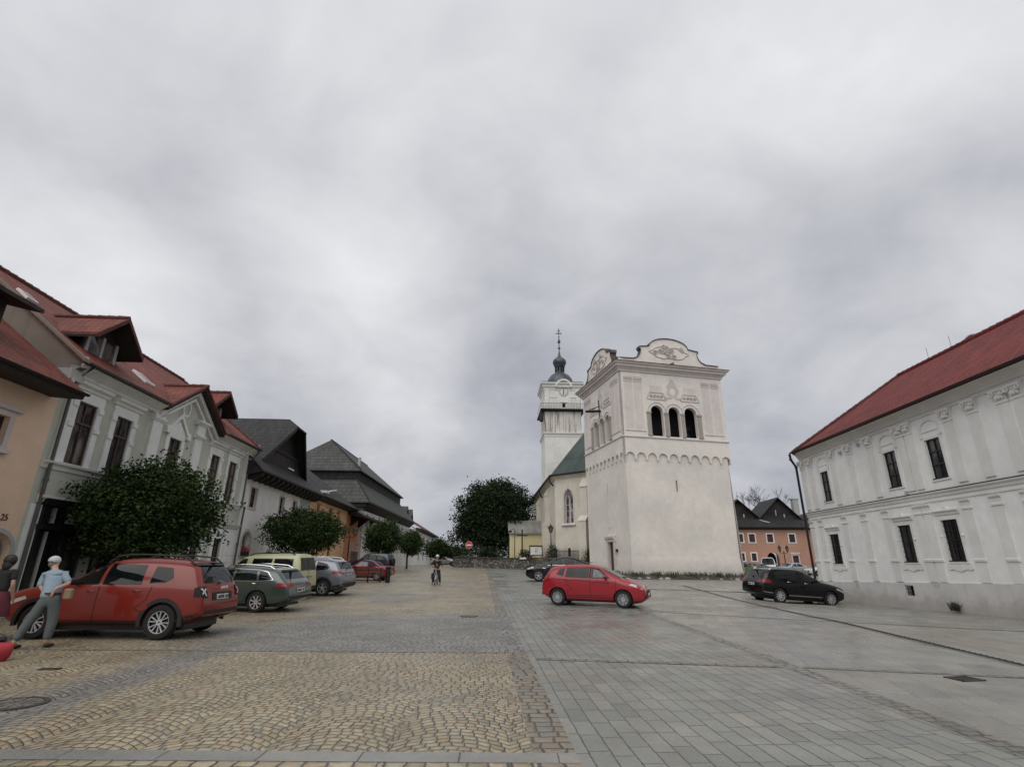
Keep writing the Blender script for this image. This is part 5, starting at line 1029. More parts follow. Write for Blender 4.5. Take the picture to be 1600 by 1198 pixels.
def win_rb(a, b, z0, z1, low):
    def su(s):
        plate(s, RB, rect(a - .1, b + .1, z0 - .1, z1 + .1), 0, .04, [rect(a, b, z0, z1)])
        if low:
            c = (a + b) / 2; s.prof(RB, a - .22, b + .22, [(0, z1 + .2), (.05, z1 + .2), (.06, z1 + .28), (.12, z1 + .33), (.12, z1 + .38), (0, z1 + .4)]); plate(s, RB, [(c - .13, z1 + .38), (c + .13, z1 + .38), (c + .08, z1 + .47), (c, z1 + .5), (c - .08, z1 + .47)], 0, .08)
            for q in (a - .1, b + .1): s.sphere(P(q, .03, (z0 + z1) / 2 + .15), .05, 8, 6)
            plate(s, RB, [(a - .2, z0 - .12), (b + .2, z0 - .12), (b + .2, z0 - .3), (b + .1, z0 - .34), (b - .1, z0 - .31), (c, z0 - .4), (a + .1, z0 - .31), (a - .1, z0 - .34), (a - .2, z0 - .3)], 0, .035)
        else:
            c = (a + b) / 2
            for g in (-1, 1): s.fbox(RB, c + g * .5 - .1, c + g * .5 + .1, 0, .05, z1 + .1, z1 + .2); s.fbox(RB, c + g * .52 - .06, c + g * .52 + .06, 0, .04, z1 + .2, z1 + .5)
            r = .52; m = 10; aw = [(c + r * math.cos(math.pi * i / m), z1 + .5 + .32 * math.sin(math.pi * i / m)) for i in range(m + 1)] + [(c + (r - .07) * math.cos(math.pi * i / m), z1 + .5 + .25 * math.sin(math.pi * i / m)) for i in range(m, -1, -1)]; plate(s, RB, aw, 0, .05)
            s.fbox(RB, a - .05, b + .05, 0, .03, z1 + .32, z1 + .36)
    o = window(t, RB, a, b, z0, z1, rec=.05, fm='black', gm='glassd', trans=(.35, .68) if not low else (.5,), surround=su, sm_='rbtrim', fw_=.045)
    s = MB(); s.fbox(RB, a - .02, b + .02, -.04, .05, z0 - .03, z0 + .01); obj('sill', s, M['iron'], o)
    if low:
        s = MB()
        for i in range(1, 6): q = a + (b - a) * i / 6; s.tube([P(q, -.012, z0), P(q, -.012, z1)], .009, 4)
        for i in range(1, 7): q = z0 + (z1 - z0) * i / 7; s.tube([P(a, -.012, q), P(b, -.012, q)], .009, 4)
        obj('grille', s, M['iron'], o)
for a, b in uw: win_rb(a, b, 4.92, 6.5, False)
for a, b in lw_: win_rb(a, b, 1.8 - (a - 20) * .012, 3.33 - (a - 20) * .018, True)
lp = [18.55, 19.88, 21.94, 22.47, 24.55, 26.18, 27.84, 30.17, 31.1, 17.3, 16.7, 14.2, 13.0, 10.6, 9.2, 6.4]
s = MB(); k = MB()
for a in lp:
    w = .44; zb = 1.05 - (a - 19) * .022 if a > 19 else 1.04
    s.fbox(RB, a, a + w, 0, .045, zb, 3.62); s.prof(RB, a - .04, a + w + .04, [(0, 1.74), (.08, 1.76), (.085, 1.84), (0, 1.88)]); k.prof(RB, a - .03, a + w + .03, [(0, 3.62), (.07, 3.63), (.07, 3.7), (.05, 3.72), (.05, 3.88), (.10, 3.93), (.11, 4.0), (0, 4.02)])
for a in [17.2, 18.5, 19.72, 21.98, 22.5, 24.68, 26.33, 27.95, 30.22, 31.1, 16.6, 14.2, 13.0, 10.6, 9.2, 6.4]:
    w = .44; s.fbox(RB, a, a + w, 0, .045, 4.62, 6.98); c = a + w / 2
    k.fbox(RB, a - .03, a + w + .03, 0, .07, 6.96, 7.04); k.loft([[P(a, 0, 7.04), P(a + w, 0, 7.04), P(a + w, .05, 7.04), P(a, .05, 7.04)], [P(a - .07, 0, 7.38), P(a + w + .07, 0, 7.38), P(a + w + .07, .15, 7.38), P(a - .07, .15, 7.38)]]); k.fbox(RB, a - .09, a + w + .09, 0, .18, 7.38, 7.46)
    for g in (-1, 1):
        for r_ in (.085, .045): k.tube([P(c + g * .21 + r_ * math.cos(q), .17, 7.31 + r_ * math.sin(q)) for q in [2 * math.pi * i / 8 for i in range(9)]], .022, 4)
    for g in (-.12, 0, .12): k.sphere(P(c + g, .1, 7.17), .06, 7, 5, (1, 1, 1.5))
obj('pilaster', s, M['rbtrim'], t); obj('capital', k, M['rbtrim'], t)
s = MB(); s.prof(RB, S0, S1 + .06, [(0, 4.22), (.05, 4.24), (.06, 4.34), (.12, 4.38), (.13, 4.44), (0, 4.46)]); s.fbox(RB, S0, S1, 0, .035, 4.06, 4.12); s.fbox(RB, S0, S1, 0, .05, 7.47, 7.53)
s.prof(RB, S0, S1 - .02, [(0, 7.6), (.05, 7.62), (.08, 7.7), (.2, 7.85), (.38, 7.95), (.4, 8.02), (0, 8.02)]); obj('cornice', s, M['rbtrim'], t)
s = MB(); s.fbox(RB, S0, S1 + .1, .0, .15, 4.455, 4.475); obj('course_flashing', s, M['darkgutter'], t)
N_, RZ = -5.3, 12.1; e = .5; rs = 29.0
s = MB(); roofslab(s, [P(S0, e, 8.02), P(S1 - .35, e, 7.98), P(rs, N_, RZ), P(S0, N_, RZ)], .1); roofslab(s, [P(S1 - .35, e, 7.98), P(S1 - .35, -11.1, 8.02), P(rs, N_, RZ)], .1); roofslab(s, [P(S1 - .35, -11.1, 8.02), P(S0, -11.1, 8.02), P(S0, N_, RZ), P(rs, N_, RZ)], .1); rf = obj('roof', s, M['redtile2'], t)
s = MB(); ridge_tiles(s, P(S0, N_, RZ + .04), P(rs, N_, RZ + .04), .13, .4); obj('ridge_tiles', s, M['redtile2'], rf); s = MB(); ridge_tiles(s, P(S1 - .35, e, 8.02), P(rs, N_, RZ + .04), .1, .4); obj('hip_flashing', s, M['redtile3'], rf)
gutter(t, RB, S0, S1 - .3, e + .09, 8.0, 'darkgutter')
downpipe(t, [P(S1 - .2, e + .1, 7.95), P(S1 - .15, e + .05, 7.6), P(S1 + .1, .18, 7.2), P(S1 + .1, .16, .2)], 'darkgutter', .07)
s = MB(); s.fbox(RB, 23.7, 24.6, N_ - 1.2, N_ - .4, 11.2, 12.3); ch = obj('chimney', s, M['rb'], t); s = MB(); m = 8
L = [[P(23.65 + 1.0 * i / m, n_, 12.32 + .16 * math.sin(math.pi * i / m)) for n_ in (N_ - 1.3, N_ - .3)] for i in range(m + 1)]
for a, b in zip(L, L[1:]): s.loft([[a[0], a[1], b[1], b[0]], [q + Vector((0, 0, .05)) for q in (a[0], a[1], b[1], b[0])]])
obj('chimney_cap', s, M['zvtrim'], ch)
s = MB()
for a in (26.6, 25.0, 18.6): s.tube([P(a, N_, RZ), P(a, N_, RZ + .75)], .012, 4)
obj('lightning_rod', s, M['iron'], rf)
s = MB(); s.fbox(RB, 25.6, 25.75, 0, .1, 7.2, 7.35); s.fbox(RB, 27.2, 27.3, 0, .12, 7.1, 7.25); s.fbox(RB, 23.0, 23.1, 0, .1, 4.5, 4.66); obj('floodlight', s, M['greyplaster'], t)
s = MB(); q = P(21.7, .15, 0); q.z = -.02
for r_, n_ in ((.14, 90), (.08, 60)): blades(s, q.x - .05, q.y, q.z, r_, n_, .33)
solo('weed_tuft', s, M['weed'], 'tuft of weeds at the foot of the white building, right of its cellar opening', 'weeds', (q.x, q.y, q.z))
# ------------------------------------------------------------------ salmon pink house behind
PH = Fr((36.5, 96.), 93, 1); P = PH.P
t = thing('pink_house', 'salmon pink house with two dark pointed gables and an arched gateway', 'house', tuple(P(8, 0, 1)))
up = [(x + 3.5 - .35, x + 3.5 + .5) for x in (-.3, 1.85, 4.95, 8.65)]; up = [(3.3, 4.2), (5.25, 6.25), (8.35, 9.35), (12.1, 13.1), (.6, 1.5)]; lo2 = [(3.3, 4.1), (5.3, 6.1), (.6, 1.4)]
gt = arch(7.95, 9.95, .3, 2.7, 10, .95); dr = rect(12.2, 13.2, .5, 3.1)
s = MB(); wall(s, PH, rect(-3, 21, .3, 8.0), [rect(a, b, 5.3, 6.65) for a, b in up] + [rect(a, b, 2.2, 3.45) for a, b in lo2] + [gt, dr], depth=.4); s.quad(P(21, 0, .3), P(21, -10, .3), P(21, -10, 8), P(21, 0, 8)); obj('wall', s, M['pink'], t)
for a, b in up: window(t, PH, a, b, 5.3, 6.65, rec=.15, gm='glassbr', surround=lambda s, a=a, b=b: plate(s, PH, rect(a - .2, b + .2, 5.15, 6.85), 0, .04, [rect(a, b, 5.3, 6.65)]), sm_='whitepaint') if True else 0
for a, b in lo2: window(t, PH, a, b, 2.2, 3.45, rec=.15, gm='glassbr', surround=lambda s, a=a, b=b: plate(s, PH, rect(a - .2, b + .2, 2.05, 3.65), 0, .04, [rect(a, b, 2.2, 3.45)]), sm_='whitepaint')
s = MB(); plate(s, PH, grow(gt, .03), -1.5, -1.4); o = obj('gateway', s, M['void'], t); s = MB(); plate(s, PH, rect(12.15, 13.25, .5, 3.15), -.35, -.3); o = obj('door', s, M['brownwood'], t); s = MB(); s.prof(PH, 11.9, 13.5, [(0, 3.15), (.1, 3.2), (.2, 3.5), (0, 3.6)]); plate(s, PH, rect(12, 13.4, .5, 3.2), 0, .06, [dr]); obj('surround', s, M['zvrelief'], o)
s = MB(); roofslab(s, [P(-3.4, .9, 7.9), P(21.5, .9, 7.9), P(21.5, -1.5, 9.8), P(-3.4, -1.5, 9.8)], .15); roofslab(s, [P(-3.4, -1.5, 9.8), P(21.5, -1.5, 9.8), P(21.5, -6, 10.6), P(-3.4, -6, 10.6)], .15); obj('roof', s, M['shingle'], t)
s = MB(); s.prof(PH, -3.3, 21.4, [(0, 7.4), (.8, 7.75), (.85, 7.9), (0, 8.1)]); obj('soffit', s, M['wood'], t)
def pgable(c, hw, zp):
    s = MB(); plate(s, PH, [(c - hw, 9.2), (c + hw, 9.2), (c + .6, zp - .7), (c - .6, zp - .7)], -1.5, -1.2); g_ = obj('gable', s, M['plank'], t); s = MB()
    for g in (-1, 1):
        L = [P(c + g * (hw + .6), -.6, 8.9), P(c, -.4, zp), P(c + .001 * g, -9, zp), P(c + g * (hw + 2.6 if g > 0 else hw + .6), -9, 8.9)]; roofslab(s, L if g < 0 else L[::-1], .15)
    obj('gable_roof', s, M['shingle'], g_); s = MB(); s.tube([P(c, -.5, zp), P(c, -.5, zp + 1.4)], [.05, .02], 5); s.sphere(P(c, -.5, zp + .5), .1); obj('finial', s, M['iron'], g_)
    s = MB(); s.fbox(PH, c - .5, c - .35, -1.2, -1.15, 9.9, 10.9); s.fbox(PH, c + .9, c + 1.1, -1.2, -1.15, 9.6, 10.2); obj('vent_slot', s, M['greyplaster'], g_)
pgable(4.3, 3.6, 12.75); pgable(11.4, 3.6, 13.1)
s = MB(); s.fbox(PH, 15.6, 16.6, -5, -4, 10, 13.1); s.fbox(PH, 15.5, 16.7, -5.1, -3.9, 13.1, 13.3); obj('chimney', s, M['greyplaster'], t); s = MB(); s.loft([[P(7.2, -.9, 9.2), P(8.9, .1, 8.6), P(8.9, .1, 8.7), P(7.2, -.9, 9.3)], [P(7.5, -.9, 9.2), P(9.2, .1, 8.6), P(9.2, .1, 8.7), P(7.5, -.9, 9.3)]]); obj('roof_flashing', s, M['greyplaster'], t)
# ------------------------------------------------------------------ cars
M['tyre'] = plain('tyre_rubber', (.008, .008, .008), .85); M['rim'] = plain('silver_rim', (.50, .50, .51), .35, .35, .1); M['clad'] = plain('black_cladding', (.012, .012, .012), .7)
M['carglass'] = glass('car_glass', (.004, .006, .006), .03, c2=(.012, .015, .015), spec=.3); M['cleanglass'] = glass('lit_car_glass', (.06, .075, .075), .03, c2=(.12, .14, .14))  # second glass is a paler copy: brightness of lit panes put into its colour
M['tail'] = plain('tail_lamp_red', (.22, .012, .014), .15); M['tailclear'] = plain('clear_lamp', (.45, .43, .42), .12); M['plate'] = plain('number_plate_white', (.55, .55, .52), .4)
M['chrome'] = plain('chrome_trim', (.55, .55, .55), .15, .9, .05); M['seam'] = plain('panel_gap', (.006, .006, .006), .8); M['hood'] = plain('navy_canvas_hood', (.012, .014, .028), .85)
def lerp(pts, x):
    if x <= pts[0][0]: return pts[0][1]
    for (a, p), (b, q) in zip(pts, pts[1:]):
        if x <= b:
            t = (x - a) / (b - a) if b > a else 1.; return p + (q - p) * t
    return pts[-1][1]
def sm_pts(pts, it=2):   # chaikin corner cutting keeps the ends
    for _ in range(it):
        o = [pts[0]]
        for a, b in zip(pts, pts[1:]): o += [(a[0] * .75 + b[0] * .25, a[1] * .75 + b[1] * .25), (a[0] * .25 + b[0] * .75, a[1] * .25 + b[1] * .75)]
        pts = o + [pts[-1]]
    return pts
class Car:
    def __init__(c, L, Wd, top, belt, tum=.34, zb=.20, fo=.85, wb=2.6, r=.33, ft=.16, rt_=.09, n=6.5):
        c.L, c.W, c.belt, c.tum, c.zb0, c.n = L, Wd, belt, tum, zb, n; c.top = sm_pts(top, 2); c.fo, c.wb, c.r, c.ft, c.rt = fo, wb, r, ft, rt_
    def zb(c, d):
        return c.zb0 + .16 * max(0, 1 - d / .35) ** 2 + .2 * max(0, 1 - (c.L - d) / .55) ** 1.5
    def hw(c, d):
        k = 1 - c.ft * max(0, 1 - d / .95) ** 2.2 - c.rt * max(0, 1 - (c.L - d) / .7) ** 2.2
        k -= .10 * max(0, 1 - d / .10) ** 2 + .07 * max(0, 1 - (c.L - d) / .08) ** 2
        return c.W / 2 * k
    def ys(c, d, z):
        zt, zb = lerp(c.top, d), c.zb(d)
        if z >= zt or z <= zb: return 0.
        k = 1 - .035 * ((z - .62) / .45) ** 2 if z < .62 else 1 - .02 * ((z - .62) / .35) ** 2 if z < c.belt else 1 - .02 * ((c.belt - .62) / .35) ** 2
        y = c.hw(d) * k
        if z > c.belt: y -= c.tum * (z - c.belt) + .12 * (z - c.belt) ** 2
        z0 = min(.6, zt - .22)
        r_ = (z - z0) / (zt - z0) if z > z0 else (z0 - z) / (z0 - zb)
        return max(0., y) * max(0., 1 - min(1, r_) ** c.n) ** (1 / c.n)
    def P(c, d, y, z): return (c.L / 2 - d, y, z)
    def body(c):
        mb = MB(); ds = [0, .015, .04, .08, .13] + list(np.arange(.2, c.L - .2, .055)) + [c.L - .13, c.L - .08, c.L - .04, c.L - .015, c.L]
        loops = []
        for d in ds:
            zt, zb = lerp(c.top, d), c.zb(d); z0 = min(.6, zt - .22); h = []
            for i in range(19):   # from bottom centre to top centre
                a = math.pi * (i / 18) - math.pi / 2; sn = math.sin(a); s_ = abs(sn) ** (2 / c.n) * (1 if sn > 0 else -1) if i not in (0, 18) else (1 if i else -1)
                if i in (0, 18): h.append((0., zb if i == 0 else zt))
                else:
                    # blend parameter so that both sides and roof get points
                    t = i / 18
                    if t < .22: z = zb + (z0 - zb) * (1 - math.cos(t / .22 * math.pi / 2)) * .35; 
                    elif t < .75: z = zb + (z0 - zb) * .35 + (zt - (zt - z0) * .06 - (zb + (z0 - zb) * .35)) * ((t - .22) / .53)
                    else: z = zt - (zt - z0) * .06 * (1 - (t - .75) / .25) ** 2.2
                    if t < .12: h.append((c.ys(d, zb + (z0 - zb) * .04) * t / .12, zb))
                    else: h.append((c.ys(d, max(z, zb + .004)), z))
            L = [c.P(d, y, z) for y, z in h] + [c.P(d, -y, z) for y, z in h[1:-1][::-1]]; loops.append(L)
        return mb.loft(loops)
    def side(c, poly, off=.006, step=.09):
        mb = MB(); vs, fs = cdt(poly, [], step)
        for g in (1, -1): mb.add([c.P(d, g * (c.ys(d, z) + off), z) for d, z in vs], fs)
        return mb
    def endd(c, y, z, front):
        lo = 0.; step = .02; d = 0. if front else c.L
        for i in range(200):
            if c.ys(d, z) >= abs(y): break
            d += step if front else -step
        else: return None
        if (front and d > 0) or (not front and d < c.L):
            a, b = (d - step, d) if front else (d, d + step)
            for _ in range(12):
                m_ = (a + b) / 2; ins = c.ys(m_, z) >= abs(y)
                if front: a, b = (a, m_) if ins else (m_, b)
                else: a, b = (m_, b) if ins else (a, m_)
            d = b if front else a
        return d
    def end(c, poly, front=False, off=.008, both=False, step=.08):
        mb = MB(); 
        for g in ((1, -1) if both else (1,)):
            vs, fs = cdt(poly, [], step); V = []
            for y, z in vs:
                d = c.endd(y, z, front); d = (0 if front else c.L) if d is None else d; V.append(c.P(d + (-off if front else off), g * y, z))
            mb.add(V, fs)
        return mb
def wheel_parts(root, c, d, g, spokes, two, rimcol='rim'):
    x = c.L / 2 - d; y = g * (c.W / 2 - .11); r = c.r
    mb = MB(); mb.lathe((x, y - .10, r), [(.001, 0.03), (r * .62, 0.03), (r * .62, .13), (.001, .13)] if g > 0 else [(.001, 0.07), (r * .62, 0.07), (r * .62, .17), (.001, .17)], 24, 'y'); w = obj('wheel', mb, M['black'], root, 40, world=False)
    mb = MB(); mb.lathe((x, y - .11, r), [(r * .64, .0), (r * .70, -.005), (r * .93, .005), (r * .995, .05), (r, .11), (r * .995, .17), (r * .93, .215), (r * .70, .225), (r * .64, .22), (r * .64, .0)], 36, 'y', cap=False); obj('tyre', mb, M['tyre'], w, 50, world=False)
    mb = MB(); yo = y + g * .085; yi = y + g * .06
    def ringp(r0, r1, a, b):
        L = []
        for i in range(33):
            t = 2 * math.pi * i / 32; L.append([(x + q * math.cos(t), yy, r + q * math.sin(t)) for q, yy in ((r0, a), (r1, a), (r1, b), (r0, b))])
        mb.loft(L, cap=False)
    ringp(r * .60, r * .665, yi, yo + g * .015); ringp(.02, r * .17, yi, yo)
    for k in range(spokes):
        t = 2 * math.pi * k / spokes + .3
        for e in ((-.11, .11) if two else (0,)):
            ti, to = t + e * .3, t + e * 2.2; wd = r * (.030 if two else .055)
            a = Vector((x + r * .12 * math.cos(ti), 0, r + r * .12 * math.sin(ti))); b = Vector((x + r * .63 * math.cos(to), 0, r + r * .63 * math.sin(to))); n_ = (b - a).normalized(); p = Vector((-n_.z, 0, n_.x)) * wd
            mb.loft([[(a + p * .8) + Vector((0, yi, 0)), (a - p * .8) + Vector((0, yi, 0)), (a - p * .6) + Vector((0, yo, 0)), (a + p * .6) + Vector((0, yo, 0))], [(b + p * 1.3) + Vector((0, yi, 0)), (b - p * 1.3) + Vector((0, yi, 0)), (b - p * 1.1) + Vector((0, yo + g * .01, 0)), (b + p * 1.1) + Vector((0, yo + g * .01, 0))]])
    obj('rim', mb, M[rimcol], w, 30, world=False)
def make_car(name, label, cat, c, pm, x, y, az, glass_polys, group=None, spokes=5, two=True, clad=False, rails=None, tails=None, tailm='tail', rearwin=None, plate_z=.78, windshield=True, heads=True, doors=(), handles=(), detail=True, glassm='carglass', seam=True, chromeline=None, badge=None, front_plate=True, dz=0.):
    t = thing(name, label, cat, (x, y, gz(x, y) + dz), 0, group)
    h = Vector((math.sin(R(az)), math.cos(R(az)), 0)); e = 1.2; dg = (gz(x + h.x * e, y + h.y * e) - gz(x - h.x * e, y - h.y * e)) / (2 * e); l = Vector((-h.y, h.x, 0)); dl_ = (gz(x + l.x * .7, y + l.y * .7) - gz(x - l.x * .7, y - l.y * .7)) / 1.4
    X = Vector((h.x, h.y, dg)).normalized(); Y = Vector((l.x, l.y, dl_)).normalized(); Z = X.cross(Y).normalized(); Y = Z.cross(X)
    t.rotation_euler = Matrix((X, Y, Z)).transposed().to_euler()
    wd = (c.fo, c.fo + c.wb); b = obj('body', c.body(), pm, t, None, world=False)
    cut = MB()
    for d in wd:
        for g in (-1, 1):
            y0 = g * (c.W / 2 - .30); cut.lathe((c.L / 2 - d, min(y0, y0 + g * .6), c.r), [(.001, 0), (c.r + .055, 0), (c.r + .055, .6), (.001, .6)], 32, 'y')
    bm_ = bmesh.new(); me = b.data; bm_.from_mesh(me); bmesh.ops.recalc_face_normals(bm_, faces=bm_.faces); bm_.to_mesh(me); bm_.free()
    co = obj('cut', cut, None, None, world=False); co.matrix_world = Matrix.Identity(4); bm_ = bmesh.new(); bm_.from_mesh(co.data); bmesh.ops.recalc_face_normals(bm_, faces=bm_.faces); bm_.to_mesh(co.data); bm_.free()
    pr = b.parent; b.parent = None; md = b.modifiers.new('b', 'BOOLEAN'); md.object = co; md.solver = 'EXACT'; md.operation = 'DIFFERENCE'; bake(b); b.parent = pr; bpy.data.objects.remove(co); smooth(b.data, 38)
    if len(b.data.materials) == 0: b.data.materials.append(pm)
    O = lambda n_, mb, m_, p=None, sm_=30: obj(n_, mb, M[m_] if isinstance(m_, str) else m_, p or t, sm_, world=False)
    for d in wd:
        for g in (-1, 1): wheel_parts(t, c, d, g, spokes, two)
    s = MB(); s.box(-c.L / 2 + .4, c.L / 2 - .35, -c.W / 2 + .22, c.W / 2 - .22, .17, .32); O('underbody', s, 'black')
    for gp in glass_polys: O('side_window', c.side(gp), glassm)
    if windshield is True:
        pts = [p for p in c.top]; zr = max(z for _, z in pts); hb = c.belt + .06; w0, w1 = c.W / 2 - .17, c.W / 2 - .30
        O('windscreen', c.end([(-w0, hb), (w0, hb), (w1, zr - .1), (-w1, zr - .1)], True), glassm)
    if rearwin:
        z0, z1, w0, w1 = rearwin; O('rear_window', c.end([(-w0, z0), (w0, z0), (w1, z1), (-w1, z1)]), glassm)
    if tails:
        for tp in tails.get('side', []): O('tail_light', c.side(tp, .010), tailm)
        for tp in tails.get('rear', []): O('tail_light', c.end(tp, False, .012, True), tailm)
    if heads is True: heads = dict(side=[[(.12, .66), (.55, .80), (.50, .86), (.08, .74)]], front=[[(c.W * .22, .66), (c.W * .42, .70), (c.W * .41, .80), (c.W * .22, .72)]])
    if heads:
        for tp in heads.get('side', []): O('headlight', c.side(tp, .009), 'tailclear')
        for tp in heads.get('front', []): O('headlight', c.end(tp, True, .012, True), 'tailclear')
    s = c.end([(-.45, .38), (.45, .38), (.5, .60), (-.5, .60)], True, .006); O('grille', s, 'clad')
    pl = O('number_plate', c.end([(-.26, plate_z - .055), (.26, plate_z - .055), (.26, plate_z + .055), (-.26, plate_z + .055)], False, .016), 'plate')
    if detail:
        s = MB()   # dark characters on the plate
        dd = c.endd(0, plate_z, False)
        for i in range(7):
            if i == 2: continue
            yy = -.2 + i * .065; s.box(-c.L / 2 + c.L - dd - .022 - (c.L - 0) * 0 if False else c.L / 2 - dd - .022, c.L / 2 - dd - .018, yy, yy + .04, plate_z - .032, plate_z + .032)
        O('plate_characters', s, 'seam', pl)
    if front_plate: O('number_plate', c.end([(-.26, .42), (.26, .42), (.26, .53), (-.26, .53)], True, .02), 'plate')
    sl = MB()
    def strip(pts, w=.007):   # thin dark gap line on the side surface
        for (a, za), (b2, zb_) in zip(pts, pts[1:]):
            n_ = max(1, int(math.hypot(b2 - a, zb_ - za) / .08))
            for i in range(n_):
                p, q = i / n_, (i + 1) / n_; A_ = (a + (b2 - a) * p, za + (zb_ - za) * p); B_ = (a + (b2 - a) * q, za + (zb_ - za) * q); tx, tz = B_[0] - A_[0], B_[1] - A_[1]; l_ = math.hypot(tx, tz); nx, nz = -tz / l_ * w, tx / l_ * w
                for g in (1, -1):
                    sl.quad(*[c.P(d_, g * (c.ys(d_, z_) + .004), z_) for d_, z_ in ((A_[0] + nx, A_[1] + nz), (B_[0] + nx, B_[1] + nz), (B_[0] - nx, B_[1] - nz), (A_[0] - nx, A_[1] - nz))])
    if seam:
        for dl in doors: strip(dl)
        if sl.v: O('door_gap', sl, 'seam', None, None)
    for hd in handles:
        s = MB()
        for g in (1, -1):
            a, z = hd; y0 = c.ys(a, z); s.tube([c.P(a - .09, g * (y0 + .005), z), c.P(a - .06, g * (y0 + .03), z + .004), c.P(a + .06, g * (y0 + .03), z + .004), c.P(a + .09, g * (y0 + .005), z)], .013, 6)
        O('door_handle', s, pm if not chromeline else 'chrome')
    for g in (1, -1):   # mirrors
        d0 = [p for p in glass_polys[0]]; md_ = min(q[0] for q in glass_polys[0]) + .18; y0 = c.ys(md_, c.belt + .02); s = MB(); q = c.P(md_, g * (y0 + .13), c.belt + .10); s.sphere(q, .09, 10, 8, (.75, 1.25, .85)); s.tube([c.P(md_, g * (y0 - .03), c.belt + .03), q], .025, 6); O('mirror', s, pm if not clad else 'clad')
    if clad:
        s = MB()
        for d in wd:
            for g in (1, -1):
                L = []; m_ = 20
                for i in range(m_ + 1):
                    a = math.pi * (-.06 + 1.12 * i / m_); L.append([c.P(d + q * math.cos(a), g * (c.hw(d) * .985 + o_), c.r + q * math.sin(a)) for q, o_ in ((c.r + .05, -.06), (c.r + .05, .014), (c.r + .13, .012), (c.r + .14, -.06))])
                s.loft(L)
        O('wheel_arch_trim', s, 'clad'); O('sill_trim', c.side([(c.fo + c.r + .1, .24), (c.fo + c.wb - c.r - .1, .24), (c.fo + c.wb - c.r - .1, .38), (c.fo + c.r + .1, .38)], .010), 'clad')
        O('rear_bumper_trim', c.end([(-c.W * .46, .38), (c.W * .46, .38), (c.W * .48, .50), (c.W * .40, .56), (-c.W * .40, .56), (-c.W * .48, .50)], False, .014), 'clad'); O('bumper_trim', c.side([(c.L - .55, .32), (c.L - .06, .42), (c.L - .06, .52), (c.L - .42, .46)], .012), 'clad')
    if rails:
        a, b2, z, hgt = rails; s = MB()
        for g in (1, -1):
            za = lambda d: lerp(c.top, d); yy = c.W / 2 - .30; s.tube([c.P(a, g * yy, za(a) - .02), c.P(a + .18, g * yy, za(a + .18) + hgt)] + [c.P(a + .18 + (b2 - a - .36) * i / 6, g * yy, za(a + .18 + (b2 - a - .36) * i / 6) + hgt) for i in range(1, 7)] + [c.P(b2, g * yy, za(b2) - .03)], .022, 6)
        O('roof_rail', s, z)
    if chromeline:
        cl = MB(); sv = sl; 
        for ln, w in chromeline:
            keep = sl.v, sl.f; sl.v, sl.f = [], []; strip(ln, w); cl.add(sl.v, sl.f); sl.v, sl.f = keep
        O('chrome_trim', cl, 'chrome', None, None)
    s = MB(); zt = max(z for _, z in c.top); 
    return t, c, O, strip
def door_lines(c, d0, dm, d1, z1):
    b = c.belt; return [[(d0, .34), (d0 - .02, b - .02)], [(dm, .34), (dm, b)], [(d1 - .28, .62), (d1 - .06, .80), (d1, b)], [(d0, .34), (c.fo + c.wb - c.r - .12, .34), (c.fo + c.wb - c.r - .08, .55), (d1 - .28, .62)]]
PM = dict(orange=paint('orange_red_paint', (.165, .012, .006), 0, .3, .5, spec=.3), green=paint('grey_green_paint', (.040, .062, .054), .3, .3), yellow=paint('pale_yellow_paint', (.42, .43, .24), 0, .4, .4), silver=paint('blue_silver_paint', (.15, .16, .19), .5, .32), red=paint('red_paint', (.27, .010, .018), 0, .3, .5, spec=.3), redd=paint('dark_red_paint', (.20, .007, .014), 0, .35, .4, spec=.3), navy=paint('navy_paint', (.018, .022, .045), .4, .3), black=paint('black_car_paint', (.002, .002, .003), 0, .2, .45, spec=.25), white=paint('white_car_paint', (.55, .56, .57), 0, .3), grey=paint('light_grey_paint', (.32, .34, .36), .4, .3), dgrey=paint('charcoal_car_paint', (.03, .03, .034), .4, .3))
# orange-red SUV at the left
c = Car(4.34, 1.80, [(0, .72), (.05, .92), (.25, 1.0), (1.05, 1.12), (1.22, 1.16), (2.0, 1.60), (2.5, 1.66), (3.3, 1.64), (3.85, 1.58), (4.02, 1.48), (4.22, 1.10), (4.30, .95), (4.34, .70)], 1.06, .30, .26, .84, 2.67, .35, n=7)
t, c, O, st = make_car('suv', 'orange-red SUV with black roof rails, nearest car, beside the man in the cap', 'car', c, PM['orange'], -8.85, 13.15, -90, [[(1.36, 1.10), (2.02, 1.10), (2.02, 1.50), (1.98, 1.52), (1.55, 1.27)], [(2.10, 1.10), (2.95, 1.10), (2.90, 1.50), (2.10, 1.53)], [(3.12, 1.13), (3.45, 1.14), (3.60, 1.24), (3.50, 1.44), (3.12, 1.48)]], spokes=6, clad=True, rails=(1.95, 3.9, 'clad', .07), rearwin=(1.13, 1.50, .66, .52), tails=dict(side=[[(4.14, .85), (4.27, .85), (4.22, 1.04), (4.12, 1.04)]], rear=[[(.60, .83), (.84, .83), (.82, 1.06), (.62, 1.06)]]), tailm='seam', doors=door_lines(c, 1.25, 2.06, 3.2, 1), handles=[(1.9, .96), (2.9, .97)], plate_z=.83)
O('tail_lamp_cross', MB().add(*(lambda m_: (m_.v, m_.f))(c.end([(.66, .86), (.70, .86), (.80, 1.02), (.76, 1.03)], False, .020, True))), 'tailclear'); O('tail_lamp_cross', c.end([(.66, 1.0), (.80, .89), (.80, .92), (.68, 1.03)], False, .021, True), 'tailclear'); O('tail_light_red', c.end([(.62, .86), (.645, .86), (.66, 1.04), (.63, 1.04)], False, .022, True), 'tail')
